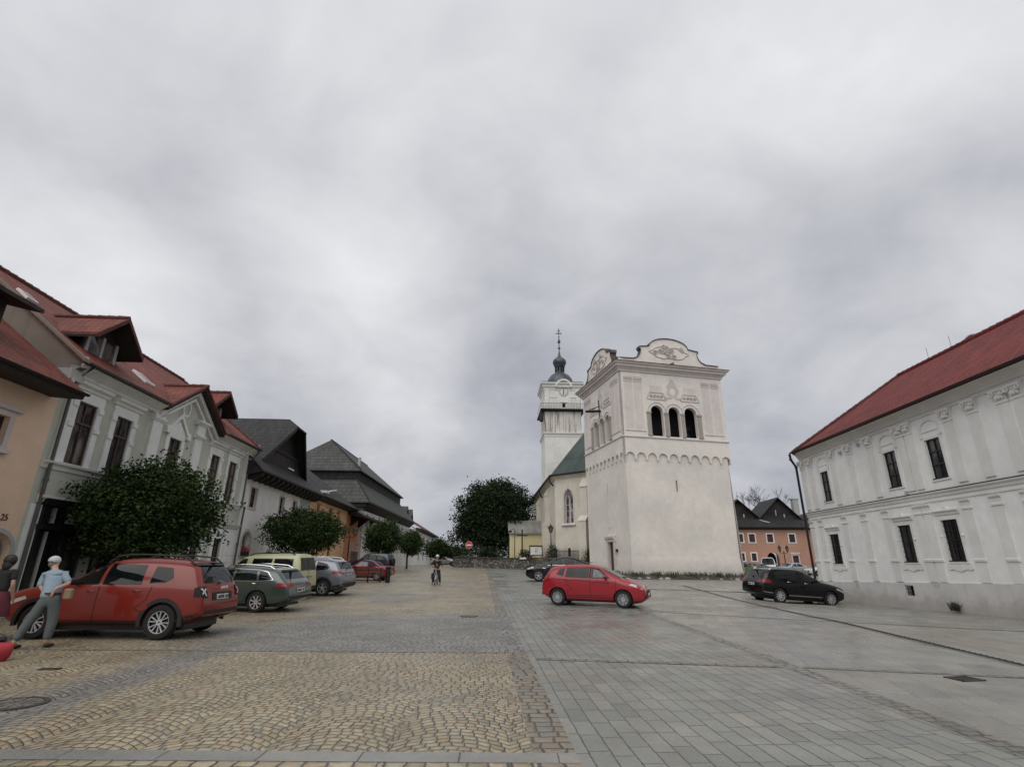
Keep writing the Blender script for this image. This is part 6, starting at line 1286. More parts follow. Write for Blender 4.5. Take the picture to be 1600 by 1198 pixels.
O('spoiler', c.end([(-.60, 1.50), (.60, 1.50), (.56, 1.56), (-.56, 1.56)], False, .05), 'clad'); O('plate_recess', c.end([(-.42, .76), (.42, .76), (.42, .93), (-.42, .93)], False, .010), 'clad')
vs, fs = text_mb('DACIA', .085, ext=.004); dd = c.endd(0, 1.02, False); s = MB(); s.add([(c.L / 2 - dd - .03 - zz, .21 - x * 1.25, 1.0 + y) for x, y, zz in vs], fs); s.v = [(a, b, z) for a, b, z in s.v]; O('lettering', s, 'whitepaint', None, None)
# dark green estate
c = Car(4.60, 1.80, [(0, .55), (.06, .72), (.35, .84), (1.15, 1.0), (1.35, 1.04), (2.15, 1.40), (2.7, 1.465), (3.6, 1.42), (4.0, 1.36), (4.15, 1.27), (4.42, 1.0), (4.55, .90), (4.60, .62)], .95, .34, .2, .88, 2.65, .33)
t, c, O, st = make_car('estate_car', 'dark grey-green estate car parked beside the orange-red SUV', 'car', c, PM['green'], -9.5, 19.7, -83, [[(1.55, 1.0), (2.55, 1.0), (2.52, 1.32), (2.1, 1.30)], [(2.62, 1.0), (3.45, 1.0), (3.35, 1.30), (2.62, 1.33)], [(3.52, 1.0), (4.0, 1.04), (3.72, 1.24), (3.45, 1.29)]], spokes=8, two=False, rearwin=(1.04, 1.27, .62, .56), tails=dict(side=[[(4.15, .80), (4.55, .78), (4.52, .92), (4.2, .93)]], rear=[[(.42, .80), (.86, .79), (.84, .92), (.45, .91)]]), doors=door_lines(c, 1.35, 2.58, 3.55, 1), handles=[(2.4, .88), (3.35, .9)], plate_z=.68, rails=(2.1, 3.9, 'chrome', .035), chromeline=[([(1.4, .975), (3.6, .975), (4.03, 1.02), (3.75, 1.26), (3.4, 1.325), (2.6, 1.36), (2.1, 1.33)], .011)])
O('rear_diffuser', c.end([(-.75, .40), (.75, .40), (.78, .50), (-.78, .50)], False, .012), 'clad'); O('spoiler', c.end([(-.56, 1.28), (.56, 1.28), (.52, 1.33), (-.52, 1.33)], False, .06), 'green' in M and 'clad' or 'clad')
# pale yellow van
c = Car(4.41, 1.79, [(0, .62), (.05, .80), (.3, .92), (.95, 1.08), (1.1, 1.12), (1.75, 1.70), (2.2, 1.80), (3.4, 1.83), (4.15, 1.81), (4.26, 1.72), (4.38, 1.1), (4.41, .60)], 1.12, .17, .2, .88, 2.68, .32, n=8)
t, c, O, st = make_car('van', 'pale yellow high-roofed van between the green estate and the silver SUV', 'van', c, PM['yellow'], -10.8, 24.1, -84, [[(1.35, 1.16), (2.0, 1.16), (2.0, 1.62), (1.75, 1.60)], [(2.25, 1.16), (3.1, 1.16), (3.1, 1.62), (2.25, 1.62)], [(3.2, 1.16), (4.05, 1.16), (4.02, 1.62), (3.2, 1.62)]], spokes=7, two=False, rearwin=(1.16, 1.66, .66, .60), tails=dict(side=[[(4.22, .8), (4.38, .8), (4.33, 1.12), (4.22, 1.12)]], rear=[[(.76, .8), (.87, .8), (.86, 1.12), (.77, 1.12)]]), doors=door_lines(c, 1.2, 2.12, 3.15, 1), handles=[(2.0, 1.0), (2.35, 1.0)], plate_z=.9, rails=(2.0, 4.0, 'clad', .03))
O('rear_door_gap', c.end([(-.008, .5), (.008, .5), (.008, 1.7), (-.008, 1.7)], False, .014), 'seam'); O('bumper_trim', c.end([(-.8, .40), (.8, .40), (.8, .52), (-.8, .52)], False, .016), 'clad')
# silver SUV
c = Car(4.54, 1.78, [(0, .62), (.05, .82), (.3, .94), (1.05, 1.08), (1.2, 1.12), (1.95, 1.55), (2.5, 1.645), (3.5, 1.62), (4.0, 1.54), (4.15, 1.46), (4.38, 1.12), (4.50, .96), (4.54, .66)], 1.06, .31, .22, .88, 2.765, .35)
t, c, O, st = make_car('suv', 'blue-silver SUV with black lower bumper right of the yellow van', 'car', c, PM['silver'], -9.75, 26.4, -83, [[(1.45, 1.10), (2.25, 1.10), (2.25, 1.50), (1.95, 1.46)], [(2.33, 1.10), (3.15, 1.10), (3.12, 1.50), (2.33, 1.53)], [(3.22, 1.10), (3.75, 1.13), (3.88, 1.22), (3.7, 1.38), (3.22, 1.48)]], spokes=5, clad=True, rearwin=(1.16, 1.46, .64, .56), tails=dict(side=[[(4.0, .98), (4.4, .94), (4.42, 1.06), (4.1, 1.10)]], rear=[[(.58, .94), (.84, .95), (.80, 1.08), (.60, 1.03)]]), doors=door_lines(c, 1.25, 2.28, 3.2, 1), handles=[(2.1, .98), (3.05, .99)], plate_z=.88, rails=(2.0, 3.9, 'rim', .04))
# red convertible
c = Car(4.0, 1.66, [(0, .50), (.05, .66), (.3, .76), (1.1, .88), (1.3, .92), (1.85, 1.30), (2.2, 1.36), (2.75, 1.33), (3.2, .99), (3.35, .95), (3.85, .93), (3.97, .86), (4.0, .55)], .88, .36, .18, .78, 2.4, .30)
t, c, O, st = make_car('convertible', 'small red convertible with dark soft top, behind the wooden bench', 'car', c, PM['redd'], -10.3, 39.2, -86, [[(1.45, .93), (2.45, .93), (2.40, 1.22), (1.95, 1.22)]], spokes=6, two=False, tails=dict(side=[[(3.75, .70), (3.97, .70), (3.95, .82), (3.78, .82)]], rear=[[(.5, .70), (.76, .70), (.75, .82), (.5, .82)]]), doors=[[(1.3, .34), (1.32, .9)], [(2.55, .4), (2.55, .9)]], handles=[(2.4, .78)], plate_z=.55, glassm='cleanglass', chromeline=[([(.4, .52), (3.6, .52)], .012), ([(1.3, .24), (2.7, .24)], .02)])
s = MB(); hd = [(1.78, 1.27), (2.0, 1.33), (2.2, 1.355), (2.75, 1.33), (3.2, 1.0), (3.3, .95), (2.52, .93), (2.45, 1.23), (1.95, 1.235)]; O('soft_top', c.side(hd, .012, .07), 'hood'); s = MB(); L = []
for i in range(15):
    d = 1.85 + (3.28 - 1.85) * i / 14; z = lerp(c.top, d) + .012; y = c.ys(d, z - .03); L.append([c.P(d, y * math.cos(math.pi * k / 8), z - .04 * abs(math.cos(math.pi * k / 8)) ** 3) for k in range(9)])
s.loft(L, cap=False, close=False); O('soft_top_roof', s, 'hood')
# dark blue off-roader behind
c = Car(4.3, 1.82, [(0, .70), (.05, .95), (.3, 1.05), (1.1, 1.14), (1.3, 1.18), (1.8, 1.68), (2.2, 1.76), (3.6, 1.76), (4.05, 1.72), (4.18, 1.55), (4.27, 1.1), (4.3, .70)], 1.12, .2, .3, .8, 2.6, .37, n=8)
t, c, O, st = make_car('off_roader', 'dark blue off-roader with spare wheel parked beyond the red convertible', 'car', c, PM['navy'], -13.5, 53.6, -80, [[(1.45, 1.16), (2.2, 1.16), (2.2, 1.6), (1.8, 1.55)], [(2.3, 1.16), (3.0, 1.16), (3.0, 1.62), (2.3, 1.62)], [(3.1, 1.16), (4.0, 1.16), (3.95, 1.6), (3.1, 1.62)]], spokes=6, two=False, glassm='cleanglass', rearwin=(1.2, 1.6, .62, .56), tails=dict(rear=[[(.74, .8), (.86, .8), (.86, 1.05), (.75, 1.05)]]), plate_z=.6, doors=door_lines(c, 1.2, 2.25, 3.05, 1))
s = MB(); s.lathe((0, 0, 0), [(.08, 0), (.33, 0), (.36, .1), (.33, .2), (.08, .2)], 24, 'y'); s.v = [(-c.L / 2 - y - .0, x, z + .95) for x, y, z in s.v]; O('spare_wheel', s, 'tyre')
# white car far down the street
c = Car(4.3, 1.75, [(0, .55), (.05, .72), (.35, .84), (1.1, .98), (1.9, 1.38), (2.4, 1.44), (3.2, 1.40), (3.8, 1.10), (4.2, .98), (4.3, .6)], .93, .34, .2, .85, 2.55, .31)
make_car('parked_car', 'white car far down the street behind the cyclist', 'car', c, PM['white'], -10.4, 88, 100, [[(1.5, .98), (2.4, .98), (2.35, 1.32), (2.05, 1.30)], [(2.5, .98), (3.5, .98), (3.2, 1.25), (2.5, 1.33)]], detail=False, seam=False)
# red hatchback in the middle
c = Car(4.03, 1.69, [(0, .52), (.04, .66), (.25, .82), (.8, 1.0), (.95, 1.06), (1.75, 1.44), (2.2, 1.495), (3.1, 1.485), (3.6, 1.41), (3.72, 1.345), (3.92, 1.02), (4.0, .90), (4.03, .55)], .98, .33, .17, .83, 2.53, .31, ft=.2)
t, c, O, st = make_car('hatchback', 'red five-door hatchback driving across the slabs in the middle', 'car', c, PM['red'], 3.38, 22.2, 112, [[(1.28, 1.03), (2.02, 1.02), (2.0, 1.40), (1.72, 1.36)], [(2.1, 1.02), (3.05, 1.04), (3.0, 1.38), (2.1, 1.41)], [(3.12, 1.06), (3.42, 1.14), (3.3, 1.32), (3.08, 1.37)]], spokes=8, two=True, rearwin=(1.06, 1.38, .60, .52), tails=dict(side=[[(3.62, .92), (3.93, .82), (3.90, 1.02), (3.72, 1.16)]], rear=[[(.62, .80), (.80, .84), (.76, 1.10), (.66, 1.06)]]), doors=door_lines(c, 1.1, 2.06, 3.05, 1) + [[(1.3, .86), (2.6, .93), (3.6, .98)], [(1.3, .42), (2.9, .40)]], handles=[(1.95, .90), (2.9, .93)], plate_z=.72, heads=dict(side=[[(.10, .66), (.60, .82), (.50, .86), (.12, .76)]]))
O('rear_quarter_pane', c.side([(2.04, 1.02), (2.08, 1.02), (2.08, 1.41), (2.02, 1.41)], .008), 'seam'); O('front_seat_glow', c.side([(1.45, 1.06), (1.95, 1.05), (1.93, 1.34), (1.78, 1.32)], .009), 'cleanglass'); O('fog_lamp', c.end([(.55, .36), (.68, .36), (.68, .44), (.55, .44)], True, .012, True), 'clad')  # pale patch paints light onto the front side window
# black coupe-backed SUV by the wall
c = Car(4.88, 1.98, [(0, .62), (.06, .84), (.4, .98), (1.3, 1.14), (1.5, 1.18), (2.2, 1.58), (2.7, 1.69), (3.4, 1.64), (4.3, 1.28), (4.7, 1.14), (4.84, 1.02), (4.88, .7)], 1.08, .32, .22, .92, 2.93, .39, ft=.18)
t, c, O, st = make_car('suv', 'black coupe-backed SUV parked left, in front of the churchyard wall', 'car', c, PM['black'], 3.55, 39.6, -84, [[(1.62, 1.12), (2.6, 1.12), (2.55, 1.56), (2.15, 1.52)], [(2.7, 1.12), (3.5, 1.12), (3.35, 1.54), (2.7, 1.58)], [(3.58, 1.12), (4.2, 1.16), (3.75, 1.42), (3.5, 1.50)]], spokes=5, two=True, rearwin=(1.2, 1.3, .6, .5), tails=dict(side=[[(4.4, .92), (4.82, .92), (4.8, 1.05), (4.5, 1.06)]], rear=[[(.5, .92), (.92, .92), (.9, 1.05), (.55, 1.04)]]), doors=door_lines(c, 1.4, 2.65, 3.65, 1), handles=[(2.45, .98), (3.45, 1.0)], plate_z=.8, clad=False, heads=dict(side=[[(.16, .78), (.62, .90), (.55, .97), (.12, .88)]], front=[[(.55, .78), (.88, .82), (.85, .92), (.58, .86)]]), chromeline=[([(1.55, 1.09), (4.3, 1.13)], .008)])
O('side_gill', c.side([(1.22, .86), (1.42, .86), (1.42, .92), (1.22, .92)], .01), 'chrome')
# black SUV by the white building
c = Car(4.49, 1.84, [(0, .60), (.05, .84), (.35, .98), (1.15, 1.10), (1.3, 1.14), (2.05, 1.55), (2.5, 1.625), (3.5, 1.60), (4.0, 1.53), (4.15, 1.44), (4.36, 1.12), (4.45, .98), (4.49, .66)], 1.04, .31, .22, .88, 2.68, .35)
t, c, O, st = make_car('suv', 'black SUV with silver trim line parked by the white building', 'car', c, PM['black'], 14.1, 28.2, 81, [[(1.5, 1.10), (2.25, 1.10), (2.25, 1.51), (2.0, 1.48)], [(2.33, 1.10), (3.15, 1.10), (3.12, 1.51), (2.33, 1.54)], [(3.22, 1.12), (3.8, 1.15), (3.7, 1.38), (3.2, 1.49)]], spokes=10, two=False, rearwin=(1.14, 1.46, .64, .56), tails=dict(side=[[(3.95, .92), (4.4, .90), (4.38, 1.04), (4.05, 1.06)]], rear=[[(.5, .90), (.86, .90), (.84, 1.04), (.52, 1.03)]]), doors=door_lines(c, 1.3, 2.3, 3.2, 1), handles=[(2.15, .98), (3.05, 1.0)], plate_z=.80, rails=(2.0, 3.9, 'chrome', .03), chromeline=[([(1.35, .40), (3.1, .40)], .016), ([(3.95, .46), (4.40, .50)], .014)])
# cars parked behind the lawn
PG = 'cars parked behind the lawn'
c = Car(4.3, 1.75, [(0, .55), (.05, .72), (.35, .84), (1.1, .98), (1.9, 1.38), (2.4, 1.44), (3.2, 1.40), (3.8, 1.10), (4.2, .98), (4.3, .6)], .93, .34, .2, .85, 2.55, .31)
gp_ = [[(1.5, .98), (2.4, .98), (2.35, 1.32), (2.05, 1.30)], [(2.5, .98), (3.5, .98), (3.2, 1.25), (2.5, 1.33)]]
for i, (pm, x, y, az, lb) in enumerate(((PM['black'], 26.4, 62.5, 150, 'black car half hidden behind the bell tower, leftmost of the parked row'), (PM['dgrey'], 29.3, 65.5, 165, 'charcoal car in the parked row, just left of the white van'), (PM['grey'], 36.0, 71.5, 250, 'grey car parked behind the lamp post with side arms'), (PM['white'], 38.2, 68., 265, 'long white car in front of the parked row, above the black SUV roof'), (PM['white'], 42.4, 74, 255, 'white car with dark windscreen before the brown door of the pink house'), (PM['grey'], 38.6, 62.5, 255, 'pale car nearest the corner of the white building, rightmost of the parked row'))):
    make_car('parked_car', lb, 'car', c, pm, x, y, az, gp_, group=PG, detail=False, seam=False, tails=dict(rear=[[(.5, .74), (.76, .74), (.75, .86), (.5, .86)]]), spokes=6, two=False, dz=0.)
c = Car(4.9, 1.9, [(0, .7), (.05, .95), (.3, 1.1), (.8, 1.25), (1.5, 1.85), (1.7, 2.1), (2.2, 2.15), (4.6, 2.15), (4.85, 2.1), (4.9, .7)], 1.15, .08, .25, .9, 3.0, .33, n=9)
make_car('van', 'white box van parked in front of the arched gateway of the pink house', 'van', c, PM['white'], 34.6, 74.5, 205, [[(1.2, 1.25), (1.75, 1.25), (1.75, 1.75), (1.5, 1.7)]], group=None, detail=False, seam=False, dz=-.1)
# ------------------------------------------------------------------ trees
def leafmat(name, c1, c2):
    m, n, b = mat(name); g = n.new('ShaderNodeNewGeometry'); r_ = g.outputs['Random Per Island']; p = n.pos()
    col = n.mix(r_, c1, c2); k = n.rng(n.noise(p, 1.3, 4), .3, .7, .55, 1.55); col = n.mix(1., col, n.xyz(k, k, k), 'MULTIPLY')
    sset(n, b, Base_Color=col, Roughness=.75); b.inputs['Specular IOR Level'].default_value = .15; b.inputs['Transmission Weight'].default_value = 0
    return m
M['leaf'] = leafmat('linden_leaves', (.012, .024, .007), (.038, .064, .018)); M['leaf2'] = leafmat('chestnut_leaves', (.010, .020, .009), (.030, .046, .018)); M['bark'] = plain('dark_bark', (.045, .038, .032), .9, 0, .35, 8., bump=.02)
def leaves(lobes, n, size, seed=0, fill=.35, droop=.0):
    rg = np.random.default_rng(seed); vol = np.array([l[3] * l[4] * l[5] for l in lobes]) ** (2 / 3); cnt = (vol / vol.sum() * n).astype(int); V = []
    for (cx, cy, cz, rx, ry, rz), k in zip(lobes, cnt):
        d = rg.normal(size=(k, 3)); d /= np.linalg.norm(d, axis=1)[:, None]
        rr = np.where(rg.random(k) < fill, rg.random(k) ** .5 * .9, 1 + rg.normal(size=k) * .045)
        # clumps: bumpy radius
        ph = rg.random(3) * 6; bump = 1 + .10 * np.sin(d[:, 0] * 7 + ph[0]) * np.sin(d[:, 1] * 7 + ph[1]) + .08 * np.sin(d[:, 2] * 9 + ph[2])
        p = d * (rr * bump)[:, None] * np.array([rx, ry, rz]) + np.array([cx, cy, cz])
        # clump points on twigs
        cl = rg.integers(0, max(1, k // 45), k); jit = p[cl] ; p = np.where(rg.random(k)[:, None] < .78, jit + rg.normal(size=(k, 3)) * size * np.array([1.7, 1.7, 1.2]), p); V.append(p)
    p = np.concatenate(V); k = len(p); a = rg.normal(size=(k, 3)); a[:, 2] *= .6; a /= np.linalg.norm(a, axis=1)[:, None]; b = np.cross(a, rg.normal(size=(k, 3))); b /= np.linalg.norm(b, axis=1)[:, None]
    s = size * rg.uniform(.6, 1.3, k)[:, None]; q = np.stack([p - a * s * .5, p + b * s * .38 - a * s * .05, p + a * s * .6, p - b * s * .38 - a * s * .05], 1).reshape(-1, 3)
    return q
def leafobj(name, q, m, parent):
    loc = np.array(rootof(parent).location); q = q - loc; k = len(q) // 4; me = bpy.data.meshes.new(name); me.vertices.add(len(q)); me.vertices.foreach_set('co', q.ravel())
    me.loops.add(len(q)); me.loops.foreach_set('vertex_index', np.arange(len(q))); me.polygons.add(k); me.polygons.foreach_set('loop_start', np.arange(k) * 4); me.polygons.foreach_set('loop_total', np.full(k, 4)); me.update(); me.validate()
    me.materials.append(m); o = bpy.data.objects.new(name, me); COL.objects.link(o); o.parent = parent; return o
def tree(name, label, x, y, trunk_h, r0_, lobes, n, size, m='leaf', group=None, seed=1, limbs=7, fill=.35):
    z = gz(x, y); t = thing(name, label, 'tree', (x, y, z), 0, group); rs = random.Random(seed); s = MB()
    cz = sum(l[2] for l in lobes) / len(lobes); s.tube([(x, y, z - .1), (x + .02, y, z + .3), (x + rs.uniform(-.06, .06), y, z + trunk_h), (x, y, cz)], [r0_ * 1.35, r0_, r0_ * .85, r0_ * .5], 10)
    for i in range(limbs):
        l = lobes[i % len(lobes)]; e = Vector((l[0] + rs.uniform(-.4, .4) * l[3], l[1] + rs.uniform(-.4, .4) * l[4], l[2] + rs.uniform(-.1, .5) * l[5])); b = Vector((x, y, z + trunk_h * rs.uniform(.85, 1.1))); mid = b * .5 + e * .5 + Vector((0, 0, .15)); s.tube([b, mid, e], [r0_ * .5, r0_ * .3, r0_ * .08], 6)
    obj('trunk', s, M['bark'], t, 60); leafobj('crown', leaves(lobes, n, size, seed, fill), M[m], t); return t
def lobeset(cx, cy, cz, rx, ry, rz, k, seed, s=.42):
    rs = random.Random(seed); L = [(cx, cy, cz, rx * .72, ry * .72, rz * .74)]
    for i in range(k):
        a = i * 2.39996; h = 1 - 2 * (i + .5) / k; rr = math.sqrt(1 - h * h); f = rs.uniform(s * .8, s * 1.15)
        L.append((cx + rx * (1 - f) * rr * math.cos(a), cy + ry * (1 - f) * rr * math.sin(a), cz + rz * (1 - f) * h, rx * f, ry * f, rz * f))
    return L
TG = 'clipped round trees in front of the left row'
tree('linden_tree', 'large round-crowned tree above the orange-red SUV, nearest of the row', -13.0, 19.4, 1.7, .13, lobeset(-13.25, 19.6, 3.22, 2.75, 2.2, 1.95, 22, 3) + [(-12.7, 19.4, 4.6, 1.0, 1., .7)], 36000, .11, group=TG, seed=3, fill=.35)
tree('linden_tree', 'round-crowned tree behind the yellow van and silver SUV', -12.8, 33.5, 2.0, .12, lobeset(-12.75, 33.6, 3.35, 2.6, 2.3, 1.45, 20, 5), 24000, .12, group=TG, seed=5, fill=.35)
tree('linden_tree', 'round tree in front of the great house, with its trunk behind the blue off-roader', -13.5, 56, 2.0, .12, lobeset(-13.0, 56, 4.0, 2.0, 2.0, 1.75, 16, 7) + [(-14.0, 55.5, 3.3, .9, .9, .7)], 15000, .15, group=TG, seed=7)
tree('linden_tree', 'smaller tree touching the right side of the tree before the great house', -12.0, 64, 2.2, .11, lobeset(-11.7, 64, 3.65, 1.5, 1.6, 1.4, 12, 8), 10000, .16, group=TG, seed=8)
tree('linden_tree', 'dark round tree far down the street above the cyclist', -11.2, 84, 1.6, .12, lobeset(-11.1, 84, 3.45, 2.05, 2.0, 1.5, 16, 9), 8000, .2, group=TG, seed=9)
big = lobeset(-2.6, 80, 8.3, 5.6, 5.2, 5.3, 34, 12, .36) + [(-6.6, 79, 4.4, 2.1, 2.4, 2.2), (-6.4, 80, 6.2, 1.9, 2.3, 1.8), (-2, 78, 4.0, 4.6, 3.2, 2.2), (1.6, 80, 10.6, 2.0, 2.2, 1.9), (2.0, 80, 8.0, 1.8, 2, 2.0), (-.4, 80, 12.6, 1.6, 1.8, 1.2)]
tree('chestnut_tree', 'huge dark chestnut tree behind the churchyard wall', -2.6, 80, 3.0, .45, big, 60000, .27, 'leaf2', seed=12, limbs=12, fill=.4)
# tree tops behind
tree('pine_tree', 'tall thin conifer tip far beyond the round tree at the end of the street', -10.6, 150, 2, .2, [(-10.6, 150, z_, r_, r_, 1.2) for z_, r_ in ((3, 1.6), (4.6, 1.3), (6.2, 1.0), (7.6, .7), (8.8, .4))], 2500, .35, 'leaf2', seed=20)
tree('bushy_tree', 'dark bushy tree at the far end of the street left of the distant cottage', -15.5, 140, 1.5, .2, lobeset(-15.5, 140, 3.6, 4., 3., 2.2, 10, 22), 3500, .4, 'leaf2', seed=22)
# leafless tree behind the pink house
x, y = 58.5, 121; t = thing('bare_tree', 'leafless tree behind the roofs of the pink house', 'tree', (x, y, 1)); s = MB(); rs = random.Random(5)
def branch(p, d_, L, r_, dep):
    q = p + d_ * L; s.tube([p, q], [r_, r_ * .65], 5 if dep > 2 else 3)
    if dep:
        for k in range(3 if dep > 1 else 4):
            nd = (d_ + Vector((rs.gauss(0, .42), rs.gauss(0, .42), rs.gauss(.1, .25)))).normalized(); branch(q, nd, L * rs.uniform(.62, .85), r_ * .62, dep - 1)
branch(Vector((x, y, 1)), Vector((0, 0, 1)), 5.6, .25, 5); obj('trunk', s, M['bark'], t)
# shrubs behind the wall
def shrub(label, x, y, z, rx, ry, rz, n, size, seed, nm='shrub'):
    t = thing(nm, label, 'shrub', (x, y, z)); leafobj('foliage', leaves(lobeset(x, y, z + rz * .7, rx, ry, rz, 8, seed), n, size, seed), M['leaf2'], t)
    s = MB(); s.tube([(x, y, z - .2), (x, y, z + rz * .8)], .05, 6); obj('stem', s, M['bark'], t)
shrub('dark shrub behind the wall at the foot of the lantern by the apse', 5.2, 62.6, 1.4, 1.3, .8, 1.5, 2600, .13, 31)
shrub('dark shrub behind the wall between the crucifix and the notice board', 2.0, 69.5, 1.5, 1.0, .9, 1.2, 1600, .14, 32)
shrub('low ragged hedge behind the wall under the chestnut tree', -3.6, 73.8, 1.4, 3.6, .8, 1.35, 3600, .17, 33)
shrub('ivy and bushes on the bank between apse and bell tower', 8.6, 57.5, 1.3, 1.1, .9, 1.3, 2200, .12, 34)
# ------------------------------------------------------------------ people, bench, bicycle
def skin(name, pts, edges, m, parent, sub=2, smoothv=True):
    """pts: (x,y,z,r) ; r may be (rx,ry)"""
    me = bpy.data.meshes.new(name); me.from_pydata([p[:3] for p in pts], edges, []); o = bpy.data.objects.new(name, me); COL.objects.link(o)
    o.modifiers.new('s', 'SKIN'); sv = me.skin_vertices[0].data
    for i, p in enumerate(pts): r_ = p[3]; sv[i].radius = (r_, r_) if not isinstance(r_, tuple) else r_; sv[i].use_root = (i == 0)
    if sub: ss = o.modifiers.new('u', 'SUBSURF'); ss.levels = sub; ss.render_levels = sub
    bake(o); o.data.materials.clear(); o.data.materials.append(m); smooth(o.data, 80)
    # uv for the shared materials
    if not o.data.uv_layers: o.data.uv_layers.new(name='UVMap')
    o.parent = parent; return o
def under(b, arms=(16, 19)):   # the torso stays inside the clothes
    return [(*p[:3], tuple(q * .76 for q in p[3]) if isinstance(p[3], tuple) else p[3] * .8) if (i < 4 or i in arms or i in (8, 12)) else p for i, p in enumerate(b)]
def chain(n0, n): return [(n0 + i, n0 + i + 1) for i in range(n - 1)]
M['skin'] = plain('skin', (.38, .23, .17), .55, 0, .08); M['shirt'] = plain('pale_blue_shirt', (.20, .265, .31), .85, 0, .15, 5., bump=.01); M['jeans'] = plain('grey_trousers', (.085, .10, .10), .85, 0, .2, 6., bump=.01); M['cap'] = plain('white_cap', (.5, .5, .49), .8)
M['shoe'] = plain('dark_shoes', (.03, .018, .014), .7); M['hair'] = plain('dark_hair', (.012, .010, .009), .6); M['darktop'] = plain('black_jacket', (.016, .015, .017), .85); M['pinkcloth'] = plain('dusky_pink_skirt', (.11, .02, .03), .85, 0, .3, 6.); M['redcloth'] = plain('red_fabric', (.32, .02, .028), .7, 0, .2, 5.); M['bagc'] = plain('tan_pouch', (.22, .16, .10), .8)
M['helmet'] = plain('white_helmet', (.5, .5, .5), .25); M['brownbench'] = plain('brown_bench_wood', (.085, .035, .022), .6, 0, .3, 5.)
def hand(base, dirv, side, curl=.4, sc=1.):
    """palm and five fingers as pts/edges lists; base wrist, dirv finger direction, side thumb direction"""
    b = Vector(base); d_ = Vector(dirv).normalized(); s_ = Vector(side).normalized(); n_ = d_.cross(s_)
    pts = []; ed = []
    palm = b + d_ * .05 * sc; pts.append((*palm, .022 * sc)); pts.append((*(b + d_ * .09 * sc), .022 * sc)); ed.append((0, 1))
    for k, (off, ln) in enumerate(((.030, .070), (.010, .080), (-.010, .075), (-.028, .060))):
        r_ = b + d_ * .092 * sc + s_ * off * sc; i0 = len(pts); pts.append((*r_, .0095 * sc)); m_ = r_ + (d_ * (1 - curl * .3) + n_ * curl * .5) * ln * .5 * sc; pts.append((*m_, .009 * sc)); e_ = m_ + (d_ * (1 - curl) + n_ * curl) * ln * .5 * sc; pts.append((*e_, .0075 * sc)); ed += [(1, i0), (i0, i0 + 1), (i0 + 1, i0 + 2)]
    i0 = len(pts); pts += [(*(b + d_ * .04 * sc + s_ * .032 * sc), .011 * sc), (*(b + d_ * .075 * sc + s_ * .055 * sc + n_ * .01), .0095 * sc)]; ed += [(0, i0), (i0, i0 + 1)]
    return pts, ed
def face(parent, c, f, r=.1, world=True):
    """nose, eyes, mouth, ears for a head at c looking along f"""
    c = Vector(c); f = Vector(f).normalized(); l = Vector((0, 0, 1)).cross(f).normalized(); u = f.cross(l)
    s = MB()
    for g in (1, -1): s.sphere(tuple(c + f * r * .86 + l * g * r * .34 + u * r * .08), r * .11, 8, 6)
    obj('eyes', s, M['hair'], parent, 60, world=world)
# --- man in the cap leaning on the SUV.  seen from behind; faces +Y (away), left side = -X
t = thing('person', 'man in white cap and pale blue shirt standing beside the orange-red SUV', 'person', (-9.05, 11.15, 0))
B = lambda x, y, z, r_: (x, y, z, r_)
pv = (-.0, .02, .90)
body = [B(0, .0, .92, (.15, .11)), B(-.05, .06, 1.08, (.135, .10)), B(-.13, .16, 1.24, (.145, .09)), B(-.22, .22, 1.33, (.11, .07)), B(-.28, .26, 1.41, .05), B(-.33, .30, 1.47, .07), B(-.36, .32, 1.54, .088), B(-.37, .32, 1.61, .072),
        B(-.08, .0, .84, .095), B(-.20, -.10, .48, .065), B(-.30, -.22, .10, .045), B(-.31, -.10, .04, .04),
        B(.09, .02, .84, .095), B(.13, .04, .48, .065), B(.12, .02, .10, .045), B(.14, .14, .04, .04),
        B(-.41, .20, 1.31, .045), B(-.36, .12, 1.10, .042), B(-.16, .0, 1.00, .032),
        B(-.03, .24, 1.33, .045), B(.20, .12, 1.15, .042), B(.13, -.10, 1.06, .032)]
ed = chain(0, 8) + [(0, 8), (8, 9), (9, 10), (10, 11), (0, 12), (12, 13), (13, 14), (14, 15), (3, 16), (16, 17), (17, 18), (3, 19), (19, 20), (20, 21)]
for wi, dr_, sd_ in ((18, (.7, .1, -.4), (0, .3, 1)), (21, (-.2, -.2, -.9), (-.8, .3, 0))):
    p = body[wi]; hp, he = hand(p[:3], dr_, sd_, .35); o_ = len(body); body += hp; ed += [(wi, o_)] + [(a + o_, b + o_) for a, b in he]
bo = skin('body', under(body), ed, M['skin'], t)
sh = [B(0, .0, .84, (.185, .15)), B(-.02, .02, .96, (.18, .145)), B(-.06, .07, 1.08, (.17, .13)), B(-.13, .16, 1.24, (.19, .13)), B(-.22, .22, 1.32, (.15, .10)), B(-.27, .25, 1.38, .065), B(-.40, .20, 1.30, .072), B(-.37, .13, 1.12, .07), B(-.34, .10, 1.07, .062), B(-.04, .24, 1.315, .072), B(.14, .15, 1.20, .062), B(.185, .13, 1.165, .06)]
skin('shirt', sh, chain(0, 6) + [(4, 6), (6, 7), (7, 8), (4, 9), (9, 10), (10, 11)], M['shirt'], t)
tr = [B(0, .0, 1.0, (.165, .13)), B(0, .0, .90, (.175, .14)), B(-.085, .0, .82, .118), B(-.20, -.10, .48, .092), B(-.29, -.21, .14, .075), B(.09, .02, .82, .118), B(.13, .04, .48, .092), B(.12, .025, .13, .075)]
skin('trousers', tr, [(0, 1), (1, 2), (2, 3), (3, 4), (1, 5), (5, 6), (6, 7)], M['jeans'], t)
